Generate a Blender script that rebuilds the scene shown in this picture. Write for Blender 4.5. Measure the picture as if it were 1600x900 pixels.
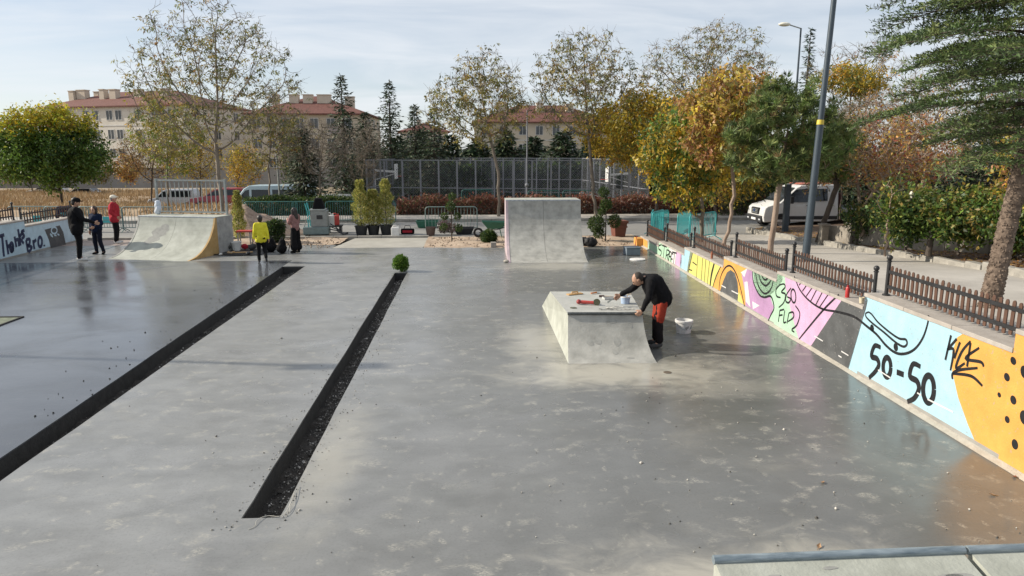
import bpy, bmesh, math, random
import numpy as np
from mathutils import Vector, Matrix, Euler, noise as mnoise

for _o in list(bpy.data.objects):
    bpy.data.objects.remove(_o, do_unlink=True)
SC = bpy.context.scene
COL = SC.collection
R = math.radians

# ------------------------------------------------------------------ camera
CAM_H, FPX = 3.4, 1100.0
PITCH = math.atan(213 / FPX)
YAW = math.atan(65 * math.cos(PITCH) / FPX)
cam_d = bpy.data.cameras.new('camera')
cam_d.sensor_width = 36.0
cam_d.lens = 36.0 * FPX / 1600.0
cam_d.clip_start, cam_d.clip_end = 0.1, 3000
cam = bpy.data.objects.new('camera', cam_d)
COL.objects.link(cam)
cam.location = (0, 0, CAM_H)
cam.rotation_euler = (math.pi / 2 - PITCH, 0, -YAW)
SC.camera = cam

# ------------------------------------------------------------------ sky, sun, exposure
SUN_EL, SUN_AZ = R(29.5), R(-81)          # azimuth measured clockwise from +Y
w = bpy.data.worlds.new('World'); SC.world = w; w.use_nodes = True
nt = w.node_tree; nt.nodes.clear()
def N(tree, t, **kw):
    n = tree.nodes.new(t)
    for k, v in kw.items(): setattr(n, k, v)
    return n
out = N(nt, 'ShaderNodeOutputWorld'); bg = N(nt, 'ShaderNodeBackground')
sky = N(nt, 'ShaderNodeTexSky', sky_type='NISHITA', sun_disc=False)
sky.sun_elevation = SUN_EL; sky.sun_rotation = SUN_AZ
sky.altitude = 1000; sky.air_density = 1.0; sky.dust_density = 1.2; sky.ozone_density = 1.5
bg.inputs['Strength'].default_value = 0.098
tc = N(nt, 'ShaderNodeTexCoord'); sep = N(nt, 'ShaderNodeSeparateXYZ')
nt.links.new(tc.outputs['Generated'], sep.inputs[0])
mx = N(nt, 'ShaderNodeMath', operation='MAXIMUM'); mx.inputs[1].default_value = 0.0
nt.links.new(sep.outputs['Z'], mx.inputs[0])
ad = N(nt, 'ShaderNodeMath', operation='ADD'); ad.inputs[1].default_value = 0.16
nt.links.new(mx.outputs[0], ad.inputs[0])
dv = N(nt, 'ShaderNodeVectorMath', operation='DIVIDE')
cb = N(nt, 'ShaderNodeCombineXYZ')
for i in range(3): nt.links.new(ad.outputs[0], cb.inputs[i])
nt.links.new(tc.outputs['Generated'], dv.inputs[0]); nt.links.new(cb.outputs[0], dv.inputs[1])
mp = N(nt, 'ShaderNodeMapping'); mp.inputs['Scale'].default_value = (0.55, 1.15, 0.0); mp.inputs['Rotation'].default_value = (0, 0, 0.5)
nt.links.new(dv.outputs[0], mp.inputs[0])
nz = N(nt, 'ShaderNodeTexNoise'); nz.inputs['Scale'].default_value = 1.5; nz.inputs['Detail'].default_value = 7; nz.inputs['Roughness'].default_value = 0.55; nz.inputs['Distortion'].default_value = 0.5
nt.links.new(mp.outputs[0], nz.inputs['Vector'])
cr = N(nt, 'ShaderNodeValToRGB'); cr.color_ramp.elements[0].position = 0.36; cr.color_ramp.elements[1].position = 0.70
cr.color_ramp.elements[0].color = (0.48, 0.48, 0.48, 1); cr.color_ramp.elements[1].color = (0.92, 0.92, 0.92, 1)
nt.links.new(nz.outputs['Fac'], cr.inputs[0])
mixc = N(nt, 'ShaderNodeMix', data_type='RGBA')
mixc.inputs['B'].default_value = (7.5, 7.8, 8.2, 1)
nt.links.new(cr.outputs[0], mixc.inputs['Factor']); nt.links.new(sky.outputs[0], mixc.inputs['A'])
nt.links.new(mixc.outputs['Result'], bg.inputs['Color']); nt.links.new(bg.outputs[0], out.inputs[0])

sun_d = bpy.data.lights.new('sun', 'SUN'); sun_d.energy = 5.0; sun_d.angle = R(0.5); sun_d.color = (1.0, 0.91, 0.77)
sun = bpy.data.objects.new('sun', sun_d); COL.objects.link(sun)
_sd = Vector((math.sin(SUN_AZ) * math.cos(SUN_EL), math.cos(SUN_AZ) * math.cos(SUN_EL), math.sin(SUN_EL)))
sun.rotation_euler = (-_sd).to_track_quat('-Z', 'Y').to_euler(); sun.location = (-30, 10, 30)
SC.view_settings.view_transform = 'Standard'; SC.view_settings.look = 'None'
SC.view_settings.exposure = 0.26; SC.view_settings.gamma = 1.0
SC.view_settings.use_curve_mapping = False

# ------------------------------------------------------------------ survey: a photo point on a known surface gives a world position
_r = np.array([math.cos(YAW), -math.sin(YAW), 0]); _f = np.array([math.sin(YAW) * math.cos(PITCH), math.cos(YAW) * math.cos(PITCH), -math.sin(PITCH)])
_u = np.array([math.sin(YAW) * math.sin(PITCH), math.cos(YAW) * math.sin(PITCH), math.cos(PITCH)])
def ray(x, y): return _f + _r * ((x - 800) / FPX) + _u * ((450 - y) / FPX)
def G(x, y, z=0.0):
    d = ray(x, y); t = (z - CAM_H) / d[2]; return Vector((t * d[0], t * d[1], z))
def atY(x, y, Y):
    d = ray(x, y); t = Y / d[1]; return Vector((t * d[0], Y, CAM_H + t * d[2]))
def pave_z(Y): return max(0.06, 0.25 + (25 - Y) * 0.06)
def GP(x, y):                                   # on the sloping pavement right of the park
    d = ray(x, y); t = (1.75 - CAM_H) / (d[2] + 0.06 * d[1])
    p = d * t
    if p[1] > 28.16: return G(x, y, 0.06)
    return Vector((p[0], p[1], CAM_H + p[2]))

# ------------------------------------------------------------------ materials
MATS = {}
def mat(name, col, rough=0.7, var=0.18, scale=6.0, bump=0.0, bscale=40.0, metal=0.0, col2=None, spec=0.5, coat=0.0, detail=6, rvar=0.0, stretch=None):
    if name in MATS: return MATS[name]
    m = bpy.data.materials.new(name); m.use_nodes = True; t = m.node_tree; b = t.nodes['Principled BSDF']
    tc = N(t, 'ShaderNodeTexCoord'); src = tc.outputs['Object']
    if stretch:
        mp = N(t, 'ShaderNodeMapping'); mp.inputs['Scale'].default_value = stretch; t.links.new(src, mp.inputs[0]); src = mp.outputs[0]
    nz = N(t, 'ShaderNodeTexNoise'); nz.inputs['Scale'].default_value = scale; nz.inputs['Detail'].default_value = detail; nz.inputs['Roughness'].default_value = 0.62
    t.links.new(src, nz.inputs['Vector'])
    rp = N(t, 'ShaderNodeValToRGB'); e = rp.color_ramp.elements; e[0].position = 0.3; e[1].position = 0.7
    c2 = col2 or tuple(min(1, c * (1 + var)) for c in col); c1 = col if col2 else tuple(c * (1 - var) for c in col)
    e[0].color = (*c1, 1); e[1].color = (*c2, 1)
    t.links.new(nz.outputs['Fac'], rp.inputs[0]); t.links.new(rp.outputs[0], b.inputs['Base Color'])
    b.inputs['Roughness'].default_value = rough; b.inputs['Metallic'].default_value = metal
    b.inputs['Specular IOR Level'].default_value = spec; b.inputs['Coat Weight'].default_value = coat
    if rvar:
        mr = N(t, 'ShaderNodeMapRange'); mr.inputs['To Min'].default_value = rough - rvar; mr.inputs['To Max'].default_value = rough + rvar
        t.links.new(nz.outputs['Fac'], mr.inputs[0]); t.links.new(mr.outputs[0], b.inputs['Roughness'])
    if bump:
        n2 = N(t, 'ShaderNodeTexNoise'); n2.inputs['Scale'].default_value = bscale; n2.inputs['Detail'].default_value = 5
        t.links.new(src, n2.inputs['Vector'])
        bp = N(t, 'ShaderNodeBump'); bp.inputs['Strength'].default_value = bump; bp.inputs['Distance'].default_value = 0.02
        t.links.new(n2.outputs['Fac'], bp.inputs['Height']); t.links.new(bp.outputs[0], b.inputs['Normal'])
    MATS[name] = m; return m
def leafmat(name, trans=0.3, rough=0.55):
    if name in MATS: return MATS[name]
    m = bpy.data.materials.new(name); m.use_nodes = True; t = m.node_tree; b = t.nodes['Principled BSDF']; o = t.nodes['Material Output']
    a = N(t, 'ShaderNodeAttribute', attribute_name='col')
    t.links.new(a.outputs['Color'], b.inputs['Base Color']); b.inputs['Roughness'].default_value = rough
    tr = N(t, 'ShaderNodeBsdfTranslucent'); t.links.new(a.outputs['Color'], tr.inputs[0])
    ms = N(t, 'ShaderNodeMixShader'); ms.inputs[0].default_value = trans
    t.links.new(b.outputs[0], ms.inputs[1]); t.links.new(tr.outputs[0], ms.inputs[2]); t.links.new(ms.outputs[0], o.inputs[0])
    MATS[name] = m; return m

# ------------------------------------------------------------------ mesh builder and tagging
class MB:
    def __init__(s): s.v = []; s.f = []
    def add(s, vs, fs):
        o = len(s.v); s.v += [tuple(v) for v in vs]; s.f += [tuple(i + o for i in f) for f in fs]; return s
    def box(s, x0, x1, y0, y1, z0, z1, M=None):
        vs = [Vector((x, y, z)) for z in (z0, z1) for y in (y0, y1) for x in (x0, x1)]
        if M is not None: vs = [M @ v for v in vs]
        return s.add(vs, [(0, 2, 3, 1), (4, 5, 7, 6), (0, 1, 5, 4), (2, 6, 7, 3), (0, 4, 6, 2), (1, 3, 7, 5)])
    def bar(s, a, b, wd, ht):                       # rectangular bar from a to b
        a, b = Vector(a), Vector(b); d = (b - a); L = d.length
        M = Matrix.Translation(a) @ d.to_track_quat('Y', 'Z').to_matrix().to_4x4()
        return s.box(-wd / 2, wd / 2, 0, L, -ht / 2, ht / 2, M)
    def tube(s, pts, rad, n=8, caps=True):
        pts = [Vector(p) for p in pts]; k = len(pts)
        rad = rad if isinstance(rad, (list, tuple)) else [rad] * k
        o = len(s.v); ref = None
        for i, p in enumerate(pts):
            d = (pts[min(i + 1, k - 1)] - pts[max(i - 1, 0)]).normalized()
            if ref is None: ref = Vector((0, 0, 1)).cross(d) if abs(d.z) < 0.9 else Vector((1, 0, 0)).cross(d)
            ref = (ref - d * ref.dot(d)).normalized(); b = d.cross(ref)
            for j in range(n):
                a = 2 * math.pi * j / n; s.v.append(tuple(p + (ref * math.cos(a) + b * math.sin(a)) * rad[i]))
        for i in range(k - 1):
            for j in range(n):
                s.f.append((o + i * n + j, o + i * n + (j + 1) % n, o + (i + 1) * n + (j + 1) % n, o + (i + 1) * n + j))
        if caps:
            s.f.append(tuple(o + j for j in reversed(range(n)))); s.f.append(tuple(o + (k - 1) * n + j for j in range(n)))
        return s
    def lathe(s, prof, n=16, c=(0, 0, 0), axis='Z', M=None):   # prof = [(r, z)...]
        o = len(s.v); k = len(prof)
        for r, z in prof:
            for j in range(n):
                a = 2 * math.pi * j / n; v = Vector((r * math.cos(a), r * math.sin(a), z))
                if axis == 'X': v = Vector((v.z, v.x, v.y))
                if axis == 'Y': v = Vector((v.x, v.z, v.y))
                v = v + Vector(c)
                if M is not None: v = M @ v
                s.v.append(tuple(v))
        for i in range(k - 1):
            for j in range(n):
                q = (o + i * n + j, o + i * n + (j + 1) % n, o + (i + 1) * n + (j + 1) % n, o + (i + 1) * n + j)
                s.f.append(q if axis != 'Y' else q[::-1])
        return s
    def ball(s, c, r, n=10, m=7, sq=(1, 1, 1)):
        prof = [(max(1e-4, math.sin(math.pi * i / m)), -math.cos(math.pi * i / m)) for i in range(m + 1)]
        M = Matrix.Translation(Vector(c)) @ Matrix.Diagonal((r * sq[0], r * sq[1], r * sq[2], 1))
        return s.lathe(prof, n, M=M)
    def prism(s, poly, thick, M=None):              # poly in local xy, extruded along z
        n = len(poly); vs = [Vector((x, y, 0)) for x, y in poly] + [Vector((x, y, thick)) for x, y in poly]
        if M is not None: vs = [M @ v for v in vs]
        return s.add(vs, [tuple(reversed(range(n))), tuple(range(n, 2 * n))] + [(i, (i + 1) % n, n + (i + 1) % n, n + i) for i in range(n)])
    def build(s, name, m, parent=None, smooth=False, bevel=0.0, seg=2, recalc=True, sub=0):
        me = bpy.data.meshes.new(name); me.from_pydata(s.v, [], s.f); me.update()
        bm = bmesh.new(); bm.from_mesh(me)
        if recalc: bmesh.ops.recalc_face_normals(bm, faces=bm.faces)
        if sub: bmesh.ops.subdivide_edges(bm, edges=bm.edges[:], cuts=sub, use_grid_fill=True)
        if bevel:
            es = [e for e in bm.edges if len(e.link_faces) == 2 and e.calc_face_angle(0) > 0.5]
            bmesh.ops.bevel(bm, geom=es, offset=bevel, segments=seg, affect='EDGES', profile=0.6)
        bm.to_mesh(me); bm.free()
        if smooth:
            me.polygons.foreach_set('use_smooth', [True] * len(me.polygons))
            try: me.set_sharp_from_angle(angle=R(50))
            except Exception: pass
        return obj(name, me, m, parent)
def obj(name, me, m, parent=None):
    if m is not None and not me.materials: me.materials.append(m)
    o = bpy.data.objects.new(name, me); COL.objects.link(o)
    if parent is not None: o.parent = parent
    return o
def tag(o, label=None, cat=None, group=None, kind=None):
    for k, v in (('label', label), ('category', cat), ('group', group), ('kind', kind)):
        if v: o[k] = v
    return o
def thing(name, label, cat, loc=(0, 0, 0), rz=0.0, group=None):
    o = bpy.data.objects.new(name, None); o.empty_display_size = 0.2; COL.objects.link(o); o.location = loc; o.rotation_euler = (0, 0, rz)
    return tag(o, label, cat, group)
def struct(o): return tag(o, kind='structure')
def dup(root, loc, rz=0.0, label=None, group=None, sc=None):
    r = root.copy(); COL.objects.link(r); r.location = loc; r.rotation_euler = (0, 0, rz)
    if sc: r.scale = (sc, sc, sc) if not isinstance(sc, tuple) else sc
    tag(r, label, None, group)
    for ch in list(root.children):
        c = ch.copy(); COL.objects.link(c); c.parent = r
        for g in ch.children:
            d = g.copy(); COL.objects.link(d); d.parent = c
    return r
def fastmesh(name, V, Fq, m, parent=None, colors=None, smooth=False):   # numpy quads / tris
    me = bpy.data.meshes.new(name); V = np.asarray(V, dtype=np.float32); Fq = np.asarray(Fq, dtype=np.int32); k = Fq.shape[1]
    me.vertices.add(len(V)); me.vertices.foreach_set('co', V.ravel())
    me.loops.add(Fq.size); me.loops.foreach_set('vertex_index', Fq.ravel())
    me.polygons.add(len(Fq)); me.polygons.foreach_set('loop_start', np.arange(0, Fq.size, k, dtype=np.int32))
    if smooth: me.polygons.foreach_set('use_smooth', np.ones(len(Fq), dtype=bool))
    me.update(calc_edges=True)
    if colors is not None:
        a = me.color_attributes.new('col', 'FLOAT_COLOR', 'POINT')
        c = np.ones((len(V), 4), dtype=np.float32); c[:, :3] = colors; a.data.foreach_set('color', c.ravel())
    return obj(name, me, m, parent)
def catmull(pts, n=6):
    P = [Vector(p) for p in pts]
    if len(P) < 3: return P
    o = []
    for i in range(len(P) - 1):
        a, b, c, d = P[max(i - 1, 0)], P[i], P[i + 1], P[min(i + 2, len(P) - 1)]
        for k in range(n):
            t = k / n; o.append(0.5 * ((2 * b) + (c - a) * t + (2 * a - 5 * b + 4 * c - d) * t * t + (3 * b - a - 3 * c + d) * t ** 3))
    return o + [P[-1]]
# ================================================================== ground, road, floor
rng0 = np.random.default_rng(5)
def sheet(name, x0, x1, y0, y1, z, m, nx=1, ny=1, zf=None):
    xs = np.linspace(x0, x1, nx + 1); ys = np.linspace(y0, y1, ny + 1)
    V = [(x, y, (zf(x, y) if zf else z)) for y in ys for x in xs]
    F = [(j * (nx + 1) + i, j * (nx + 1) + i + 1, (j + 1) * (nx + 1) + i + 1, (j + 1) * (nx + 1) + i) for j in range(ny) for i in range(nx)]
    return struct(fastmesh(name, V, F, m, smooth=bool(zf)))
M_soil = mat('soil', (0.20, 0.15, 0.11), 0.95, scale=1.3, col2=(0.34, 0.27, 0.21), bump=0.6, bscale=30)
M_asphalt = mat('asphalt', (0.19, 0.188, 0.18), 0.85, scale=0.5, col2=(0.27, 0.265, 0.25), bump=0.2, bscale=90)
M_pave = mat('pavement_concrete', (0.31, 0.29, 0.26), 0.88, scale=0.7, col2=(0.47, 0.44, 0.395), bump=0.25, bscale=25, detail=9)
M_kerb = mat('kerb_concrete', (0.20, 0.19, 0.17), 0.9, scale=3, col2=(0.36, 0.34, 0.30), bump=0.5, bscale=18)

def concrete_floor_material(name, dry, damp, pale, r0, r1, wet=False):
    m = bpy.data.materials.new(name); m.use_nodes = True; t = m.node_tree; b = t.nodes['Principled BSDF']; L = t.links.new
    tc = N(t, 'ShaderNodeTexCoord')
    def noise(sc, det, stretch=(1, 1, 1), dist=0.0, rough=0.6):
        mp = N(t, 'ShaderNodeMapping'); mp.inputs['Scale'].default_value = stretch; L(tc.outputs['Object'], mp.inputs[0])
        n = N(t, 'ShaderNodeTexNoise'); n.inputs['Scale'].default_value = sc; n.inputs['Detail'].default_value = det; n.inputs['Distortion'].default_value = dist; n.inputs['Roughness'].default_value = rough
        L(mp.outputs[0], n.inputs['Vector']); return n.outputs['Fac']
    def ramp(f, p0, p1, a=0.0, c=1.0):
        mr = N(t, 'ShaderNodeMapRange'); mr.inputs[1].default_value = p0; mr.inputs[2].default_value = p1; mr.inputs[3].default_value = a; mr.inputs[4].default_value = c; mr.interpolation_type = 'SMOOTHSTEP'
        L(f, mr.inputs[0]); return mr.outputs[0]
    def mixc(f, a, c):
        x = N(t, 'ShaderNodeMix', data_type='RGBA'); L(f, x.inputs['Factor'])
        for s, k in ((a, 'A'), (c, 'B')):
            if isinstance(s, tuple): x.inputs[k].default_value = (*s, 1)
            else: L(s, x.inputs[k])
        return x.outputs['Result']
    def mul(a, c):
        x = N(t, 'ShaderNodeMath', operation='MULTIPLY'); L(a, x.inputs[0])
        if isinstance(c, float): x.inputs[1].default_value = c
        else: L(c, x.inputs[1])
        return x.outputs[0]
    big = ramp(noise(0.22, 4, (1, 0.8, 1), 0.4), 0.30, 0.70, 0.25, 0.85)
    if not wet:                      # the pour has dried out less towards the painted wall
        sx_ = N(t, 'ShaderNodeSeparateXYZ'); L(tc.outputs['Object'], sx_.inputs[0])
        gx = ramp(sx_.outputs['X'], -3.5, 2.5, 0.75, 0.10); av = N(t, 'ShaderNodeMath', operation='MULTIPLY_ADD'); L(big, av.inputs[0]); av.inputs[1].default_value = 0.35; L(gx, av.inputs[2]); big = av.outputs[0]
    c = mixc(big, damp, dry)
    c = mixc(ramp(noise(1.6, 9, (1, 1.5, 1), 0.3), 0.3, 0.75, 0.0, 0.40), c, tuple(x * 0.80 for x in damp))
    c = mixc(ramp(noise(38, 4), 0.45, 0.8, 0.0, 0.30), c, tuple(x * 0.7 for x in damp))
    dust = ramp(noise(0.42, 5, (1, 1, 1), 1.2), 0.58, 0.80, 0.0, 0.22)
    c = mixc(dust if not wet else mul(dust, 0.4), c, pale)
    # trodden cement marks: shoe sized smudges broken up by a fine grain
    grain = ramp(noise(26, 6, (1, 2.2, 1), 0.4, 0.75), 0.42, 0.62)
    fl = mul(ramp(noise(3.1, 3, (1, 1.5, 1), 0.25, 0.45), 0.57, 0.70), grain)
    fl2 = mul(ramp(noise(5.3, 3, (1.5, 1, 1), 0.25, 0.45), 0.60, 0.74), grain)
    zone = ramp(noise(0.33, 3), 0.36, 0.58)
    c = mixc(mul(mul(fl, zone), 0.80 if not wet else 0.12), c, pale)
    c = mixc(mul(fl2, 0.62 if not wet else 0.08), c, pale)
    if not wet:      # dried cement dust trodden round the box, at the wall end and at the near ramp
        for (cx, cy, sx, sy, amt) in ((2.3, 10.45, 2.4, .95, .9), (1.15, 12.3, .8, 2.0, .65), (2.4, 4.7, 2.6, 1.15, .85), (.3, 4.5, 2.2, .75, .6), (3.6, 9.7, 1.8, .6, .35), (2.5, 20.9, 2.4, 1.0, .6), (-1.6, 7.6, .5, 2.2, .4)):
            mp = N(t, 'ShaderNodeMapping'); mp.inputs['Location'].default_value = (-cx / sx, -cy / sy, 0); mp.inputs['Scale'].default_value = (1 / sx, 1 / sy, 0); L(tc.outputs['Object'], mp.inputs[0])
            ln = N(t, 'ShaderNodeVectorMath', operation='LENGTH'); L(mp.outputs[0], ln.inputs[0])
            ds = N(t, 'ShaderNodeMath', operation='MULTIPLY_ADD'); L(noise(1.6, 7, (1, 1.4, 1), 1.0), ds.inputs[0]); ds.inputs[1].default_value = 1.3; L(ln.outputs['Value'], ds.inputs[2])
            c = mixc(ramp(ds.outputs[0], .80, 1.70, amt, 0.0), c, pale)
    L(c, b.inputs['Base Color'])
    rr = ramp(noise(0.55, 5, (1, 1.3, 1), 0.5), 0.35, 0.7, r0, r1)
    ra = N(t, 'ShaderNodeMath', operation='MULTIPLY_ADD'); L(dust, ra.inputs[0]); ra.inputs[1].default_value = 0.25 if not wet else 0.05; L(rr, ra.inputs[2])
    rb_ = N(t, 'ShaderNodeMath', operation='MULTIPLY_ADD'); L(big, rb_.inputs[0]); rb_.inputs[1].default_value = 0.12 if not wet else 0.0; L(ra.outputs[0], rb_.inputs[2])
    L(rb_.outputs[0], b.inputs['Roughness']); b.inputs['Specular IOR Level'].default_value = 0.48 if not wet else 0.75
    b.inputs['Coat Weight'].default_value = 0.0
    bp = N(t, 'ShaderNodeBump'); bp.inputs['Strength'].default_value = 0.10; bp.inputs['Distance'].default_value = 0.01
    L(noise(7.0, 9, (1, 1.6, 1)), bp.inputs['Height']); L(bp.outputs[0], b.inputs['Normal'])
    return m
M_floor = concrete_floor_material('polished_concrete', (0.262, 0.266, 0.262), (0.104, 0.106, 0.100), (0.43, 0.41, 0.35), 0.14, 0.30)
M_wet = concrete_floor_material('fresh_damp_concrete', (0.122, 0.130, 0.142), (0.056, 0.061, 0.069), (0.24, 0.24, 0.235), 0.12, 0.28, wet=True)
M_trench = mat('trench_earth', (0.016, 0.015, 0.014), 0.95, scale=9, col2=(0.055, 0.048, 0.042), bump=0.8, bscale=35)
M_shadeframe = mat('trench_shade_frame_dark', (0.016, 0.016, 0.017), 0.9, scale=8, col2=(0.034, 0.034, 0.034), bump=0.5, bscale=30)  # shade of the trench walls put into the colour; also the opening frame

# base ground is one sheet to the horizon, with the park floor sitting on it and the trenches let into it
def gz(x, y): return -0.34
sheet('ground', -900, 900, -300, 1500, -1.45, mat('dry_earth', (0.22, 0.17, 0.11), 0.95, scale=0.05, col2=(0.34, 0.27, 0.18)), 1, 1)

def slab(name, poly, z0, z1, m, jag=None):
    """poly: outline points, prism from z0 to z1"""
    mb = MB(); mb.prism(poly, z1 - z0, Matrix.Translation((0, 0, z0)))
    return mb.build(name, m)
def jagged(x, y0, y1, amp, seed, step=0.35, sl=0.0):
    r = random.Random(seed); n = max(2, int(abs(y1 - y0) / step)); o = []; a = 0
    for i in range(n + 1):
        a = a * 0.7 + r.uniform(-amp, amp); yy = y0 + (y1 - y0) * i / n; o.append((x + sl * (yy - 21.35) + (a if 0 < i < n else 0), yy))
    return o
WX = lambda Y: 5.70 + 0.0226 * Y                 # face of the right mural wall
WXL = lambda Y: -14.90 - 0.0555 * (Y - 22.93)    # face of the left mural wall
T1L, T1R, T1E, T1S = -5.70, -5.03, 21.35, -0.026
T2L, T2R, T2A, T2E = -2.20, -1.84, 6.25, 20.05
FAR = 25.4
Z0 = -0.40
# wet slab left of trench 1 (up to Y 22.55), pour lines kept 4 mm apart in level
wet = slab('damp_floor', [(-16, -8)] + jagged(T1L, -8, T1E, 0.005, 1, sl=T1S) + [(T1L, 22.55), (-16, 22.55)], Z0, 0.0, M_wet); struct(wet)
fl = []
fl.append(slab('floor_slab', [(T1R, -8), (T2L, -8)] + jagged(T2L, T2A, T2E, 0.005, 2) + [(T2L, T1E)] + jagged(T1R, T1E, -8, 0.005, 3, sl=-.004)[:-1], Z0, 0.0, M_floor))
fl.append(slab('floor_slab', [(T2L, -8), (8, -8), (8, 2.0), (WX(20) + .15, 2.0), (WX(25) + .15, FAR), (T2R, FAR), (T2R, T2E)] + jagged(T2R, T2E, T2A, 0.005, 4)[1:] + [(T2L, T2A)], Z0, 0.0, M_floor))
fl.append(slab('floor_slab', [(T1L, T1E), (T2L, T1E), (T2L, T2E), (T2R, T2E), (T2R, FAR), (-5.0, FAR), (-5.0, 26.6), (-16, 26.6), (-16, 22.55), (T1L, 22.55)], Z0, 0.0, M_floor))
for o in fl: struct(o)
fp = slab('path_slab', [(-5.0, FAR), (-1.75, FAR), (-1.5, 28.6), (-4.6, 28.6)], Z0, 0.005, mat('path_concrete', (0.30, 0.285, 0.25), 0.85, scale=1.5, col2=(0.40, 0.385, 0.34), bump=0.2)); struct(fp)
# trench beds, and dark sheets painting the shade on left and end walls
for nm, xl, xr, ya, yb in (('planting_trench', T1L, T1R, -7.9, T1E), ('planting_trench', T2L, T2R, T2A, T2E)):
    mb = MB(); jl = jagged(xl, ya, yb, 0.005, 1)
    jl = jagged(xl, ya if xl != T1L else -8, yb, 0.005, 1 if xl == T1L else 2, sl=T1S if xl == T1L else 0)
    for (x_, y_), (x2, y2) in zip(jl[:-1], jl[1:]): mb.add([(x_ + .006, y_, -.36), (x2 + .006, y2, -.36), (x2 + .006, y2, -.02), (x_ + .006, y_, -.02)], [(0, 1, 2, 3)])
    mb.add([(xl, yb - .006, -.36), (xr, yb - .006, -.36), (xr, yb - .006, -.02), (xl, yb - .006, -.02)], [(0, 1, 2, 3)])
    struct(mb.build('trench_wall_shade', M_shadeframe))
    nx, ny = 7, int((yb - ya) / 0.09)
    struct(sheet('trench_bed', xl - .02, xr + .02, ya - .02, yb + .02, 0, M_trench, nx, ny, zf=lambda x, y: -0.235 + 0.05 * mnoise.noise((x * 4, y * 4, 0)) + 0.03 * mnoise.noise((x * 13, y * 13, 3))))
def stones(name, pts, sizes, m, cols=None, label=None, cat='stones', seed=0):
    r = np.random.default_rng(seed); base = np.array([[1, 0, 0], [-1, 0, 0], [0, 1, 0], [0, -1, 0], [0, 0, 1], [0, 0, -1]], float)
    T = np.array([[0, 2, 4], [2, 1, 4], [1, 3, 4], [3, 0, 4], [2, 0, 5], [1, 2, 5], [3, 1, 5], [0, 3, 5]])
    n = len(pts); a = r.uniform(0, 6.28, n); sc = np.asarray(sizes)[:, None] * r.uniform(0.5, 1.1, (n, 3))
    V = base[None] * sc[:, None, :] + r.normal(0, 0.15, (n, 6, 3)) * np.asarray(sizes)[:, None, None]
    ca, sa = np.cos(a)[:, None], np.sin(a)[:, None]
    V = np.stack([V[..., 0] * ca - V[..., 1] * sa, V[..., 0] * sa + V[..., 1] * ca, V[..., 2]], -1) + np.asarray(pts)[:, None, :]
    F = (T[None] + (np.arange(n) * 6)[:, None, None]).reshape(-1, 3)
    o = fastmesh(name, V.reshape(-1, 3), F, m, colors=np.repeat(cols, 6, 0) if cols is not None else None)
    return tag(o, label, cat, kind='stuff')
M_chip = leafmat('stone_chips', 0.0, 0.9)
for i, (xl, xr, ya, yb, n) in enumerate(((T1L, T1R, 5, T1E, 2600), (T2L, T2R, T2A, T2E, 4200))):
    r = np.random.default_rng(40 + i); y = ya + (yb - ya) * r.random(n); xl_ = xl + (T1S * (y - 21.35) if i == 0 else 0); x = xl_ + .03 + (xr - xl_ - .05) * r.beta(1.6, 1.2, n)
    z = np.array([-0.235 + 0.05 * mnoise.noise((a * 4, b * 4, 0)) + 0.03 * mnoise.noise((a * 13, b * 13, 3)) for a, b in zip(x, y)]) + .006
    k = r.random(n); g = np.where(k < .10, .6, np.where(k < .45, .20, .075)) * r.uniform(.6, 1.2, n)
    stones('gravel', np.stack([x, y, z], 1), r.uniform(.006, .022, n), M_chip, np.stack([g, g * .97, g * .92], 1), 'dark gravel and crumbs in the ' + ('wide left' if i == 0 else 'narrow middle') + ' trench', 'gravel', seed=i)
# chips of mortar and dry leaves strewn over the floor
r = np.random.default_rng(8); n = 260; yy = 3.9 + 9.5 * r.random(n) ** 1.8; xx = np.where(r.random(n) < .55, r.uniform(1.6, 5.6, n), r.uniform(-4.8, 5.6, n))
bad = (xx > T2L - .1) & (xx < T2R + .1); xx[bad] += 1.2
g = np.where(r.random(n) < .5, .5, .1) * r.uniform(.6, 1.2, n)
stones('mortar_crumbs', np.stack([xx, yy, np.full(n, .006)], 1), r.uniform(.005, .014, n) * np.where(r.random(n) < .08, 2.0, 1), M_chip, np.stack([g, g * .95, g * .86], 1), 'pale mortar crumbs strewn over the concrete floor', 'crumbs', seed=3)
r = np.random.default_rng(9); n = 70; t = r.random(n)
yy = 9 + 12 * t; xx = -5.70 - .026 * (yy - 21.35) - r.exponential(.45, n)
stones('gravel_crumbs', np.stack([xx, yy, np.full(n, .006)], 1), r.uniform(.006, .02, n), M_chip, np.full((n, 3), .03), 'black crumbs scattered along the wide trench edge', 'crumbs', seed=4)

r = np.random.default_rng(19); n = 420; yy = 6.0 + 14 * r.random(n) ** 1.3; sd_ = r.random(n) < .6; xx = np.where(sd_, T2R + .02 + r.exponential(.10, n), T2L - .02 - r.exponential(.07, n)); g = np.where(r.random(n) < .65, .42, .07) * r.uniform(.6, 1.2, n)
stones('edge_crumbs', np.stack([xx, yy, np.full(n, .005)], 1), r.uniform(.004, .013, n), M_chip, np.stack([g, g * .96, g * .88], 1), 'crumbled concrete along both lips of the narrow trench', 'crumbs', seed=9)
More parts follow.
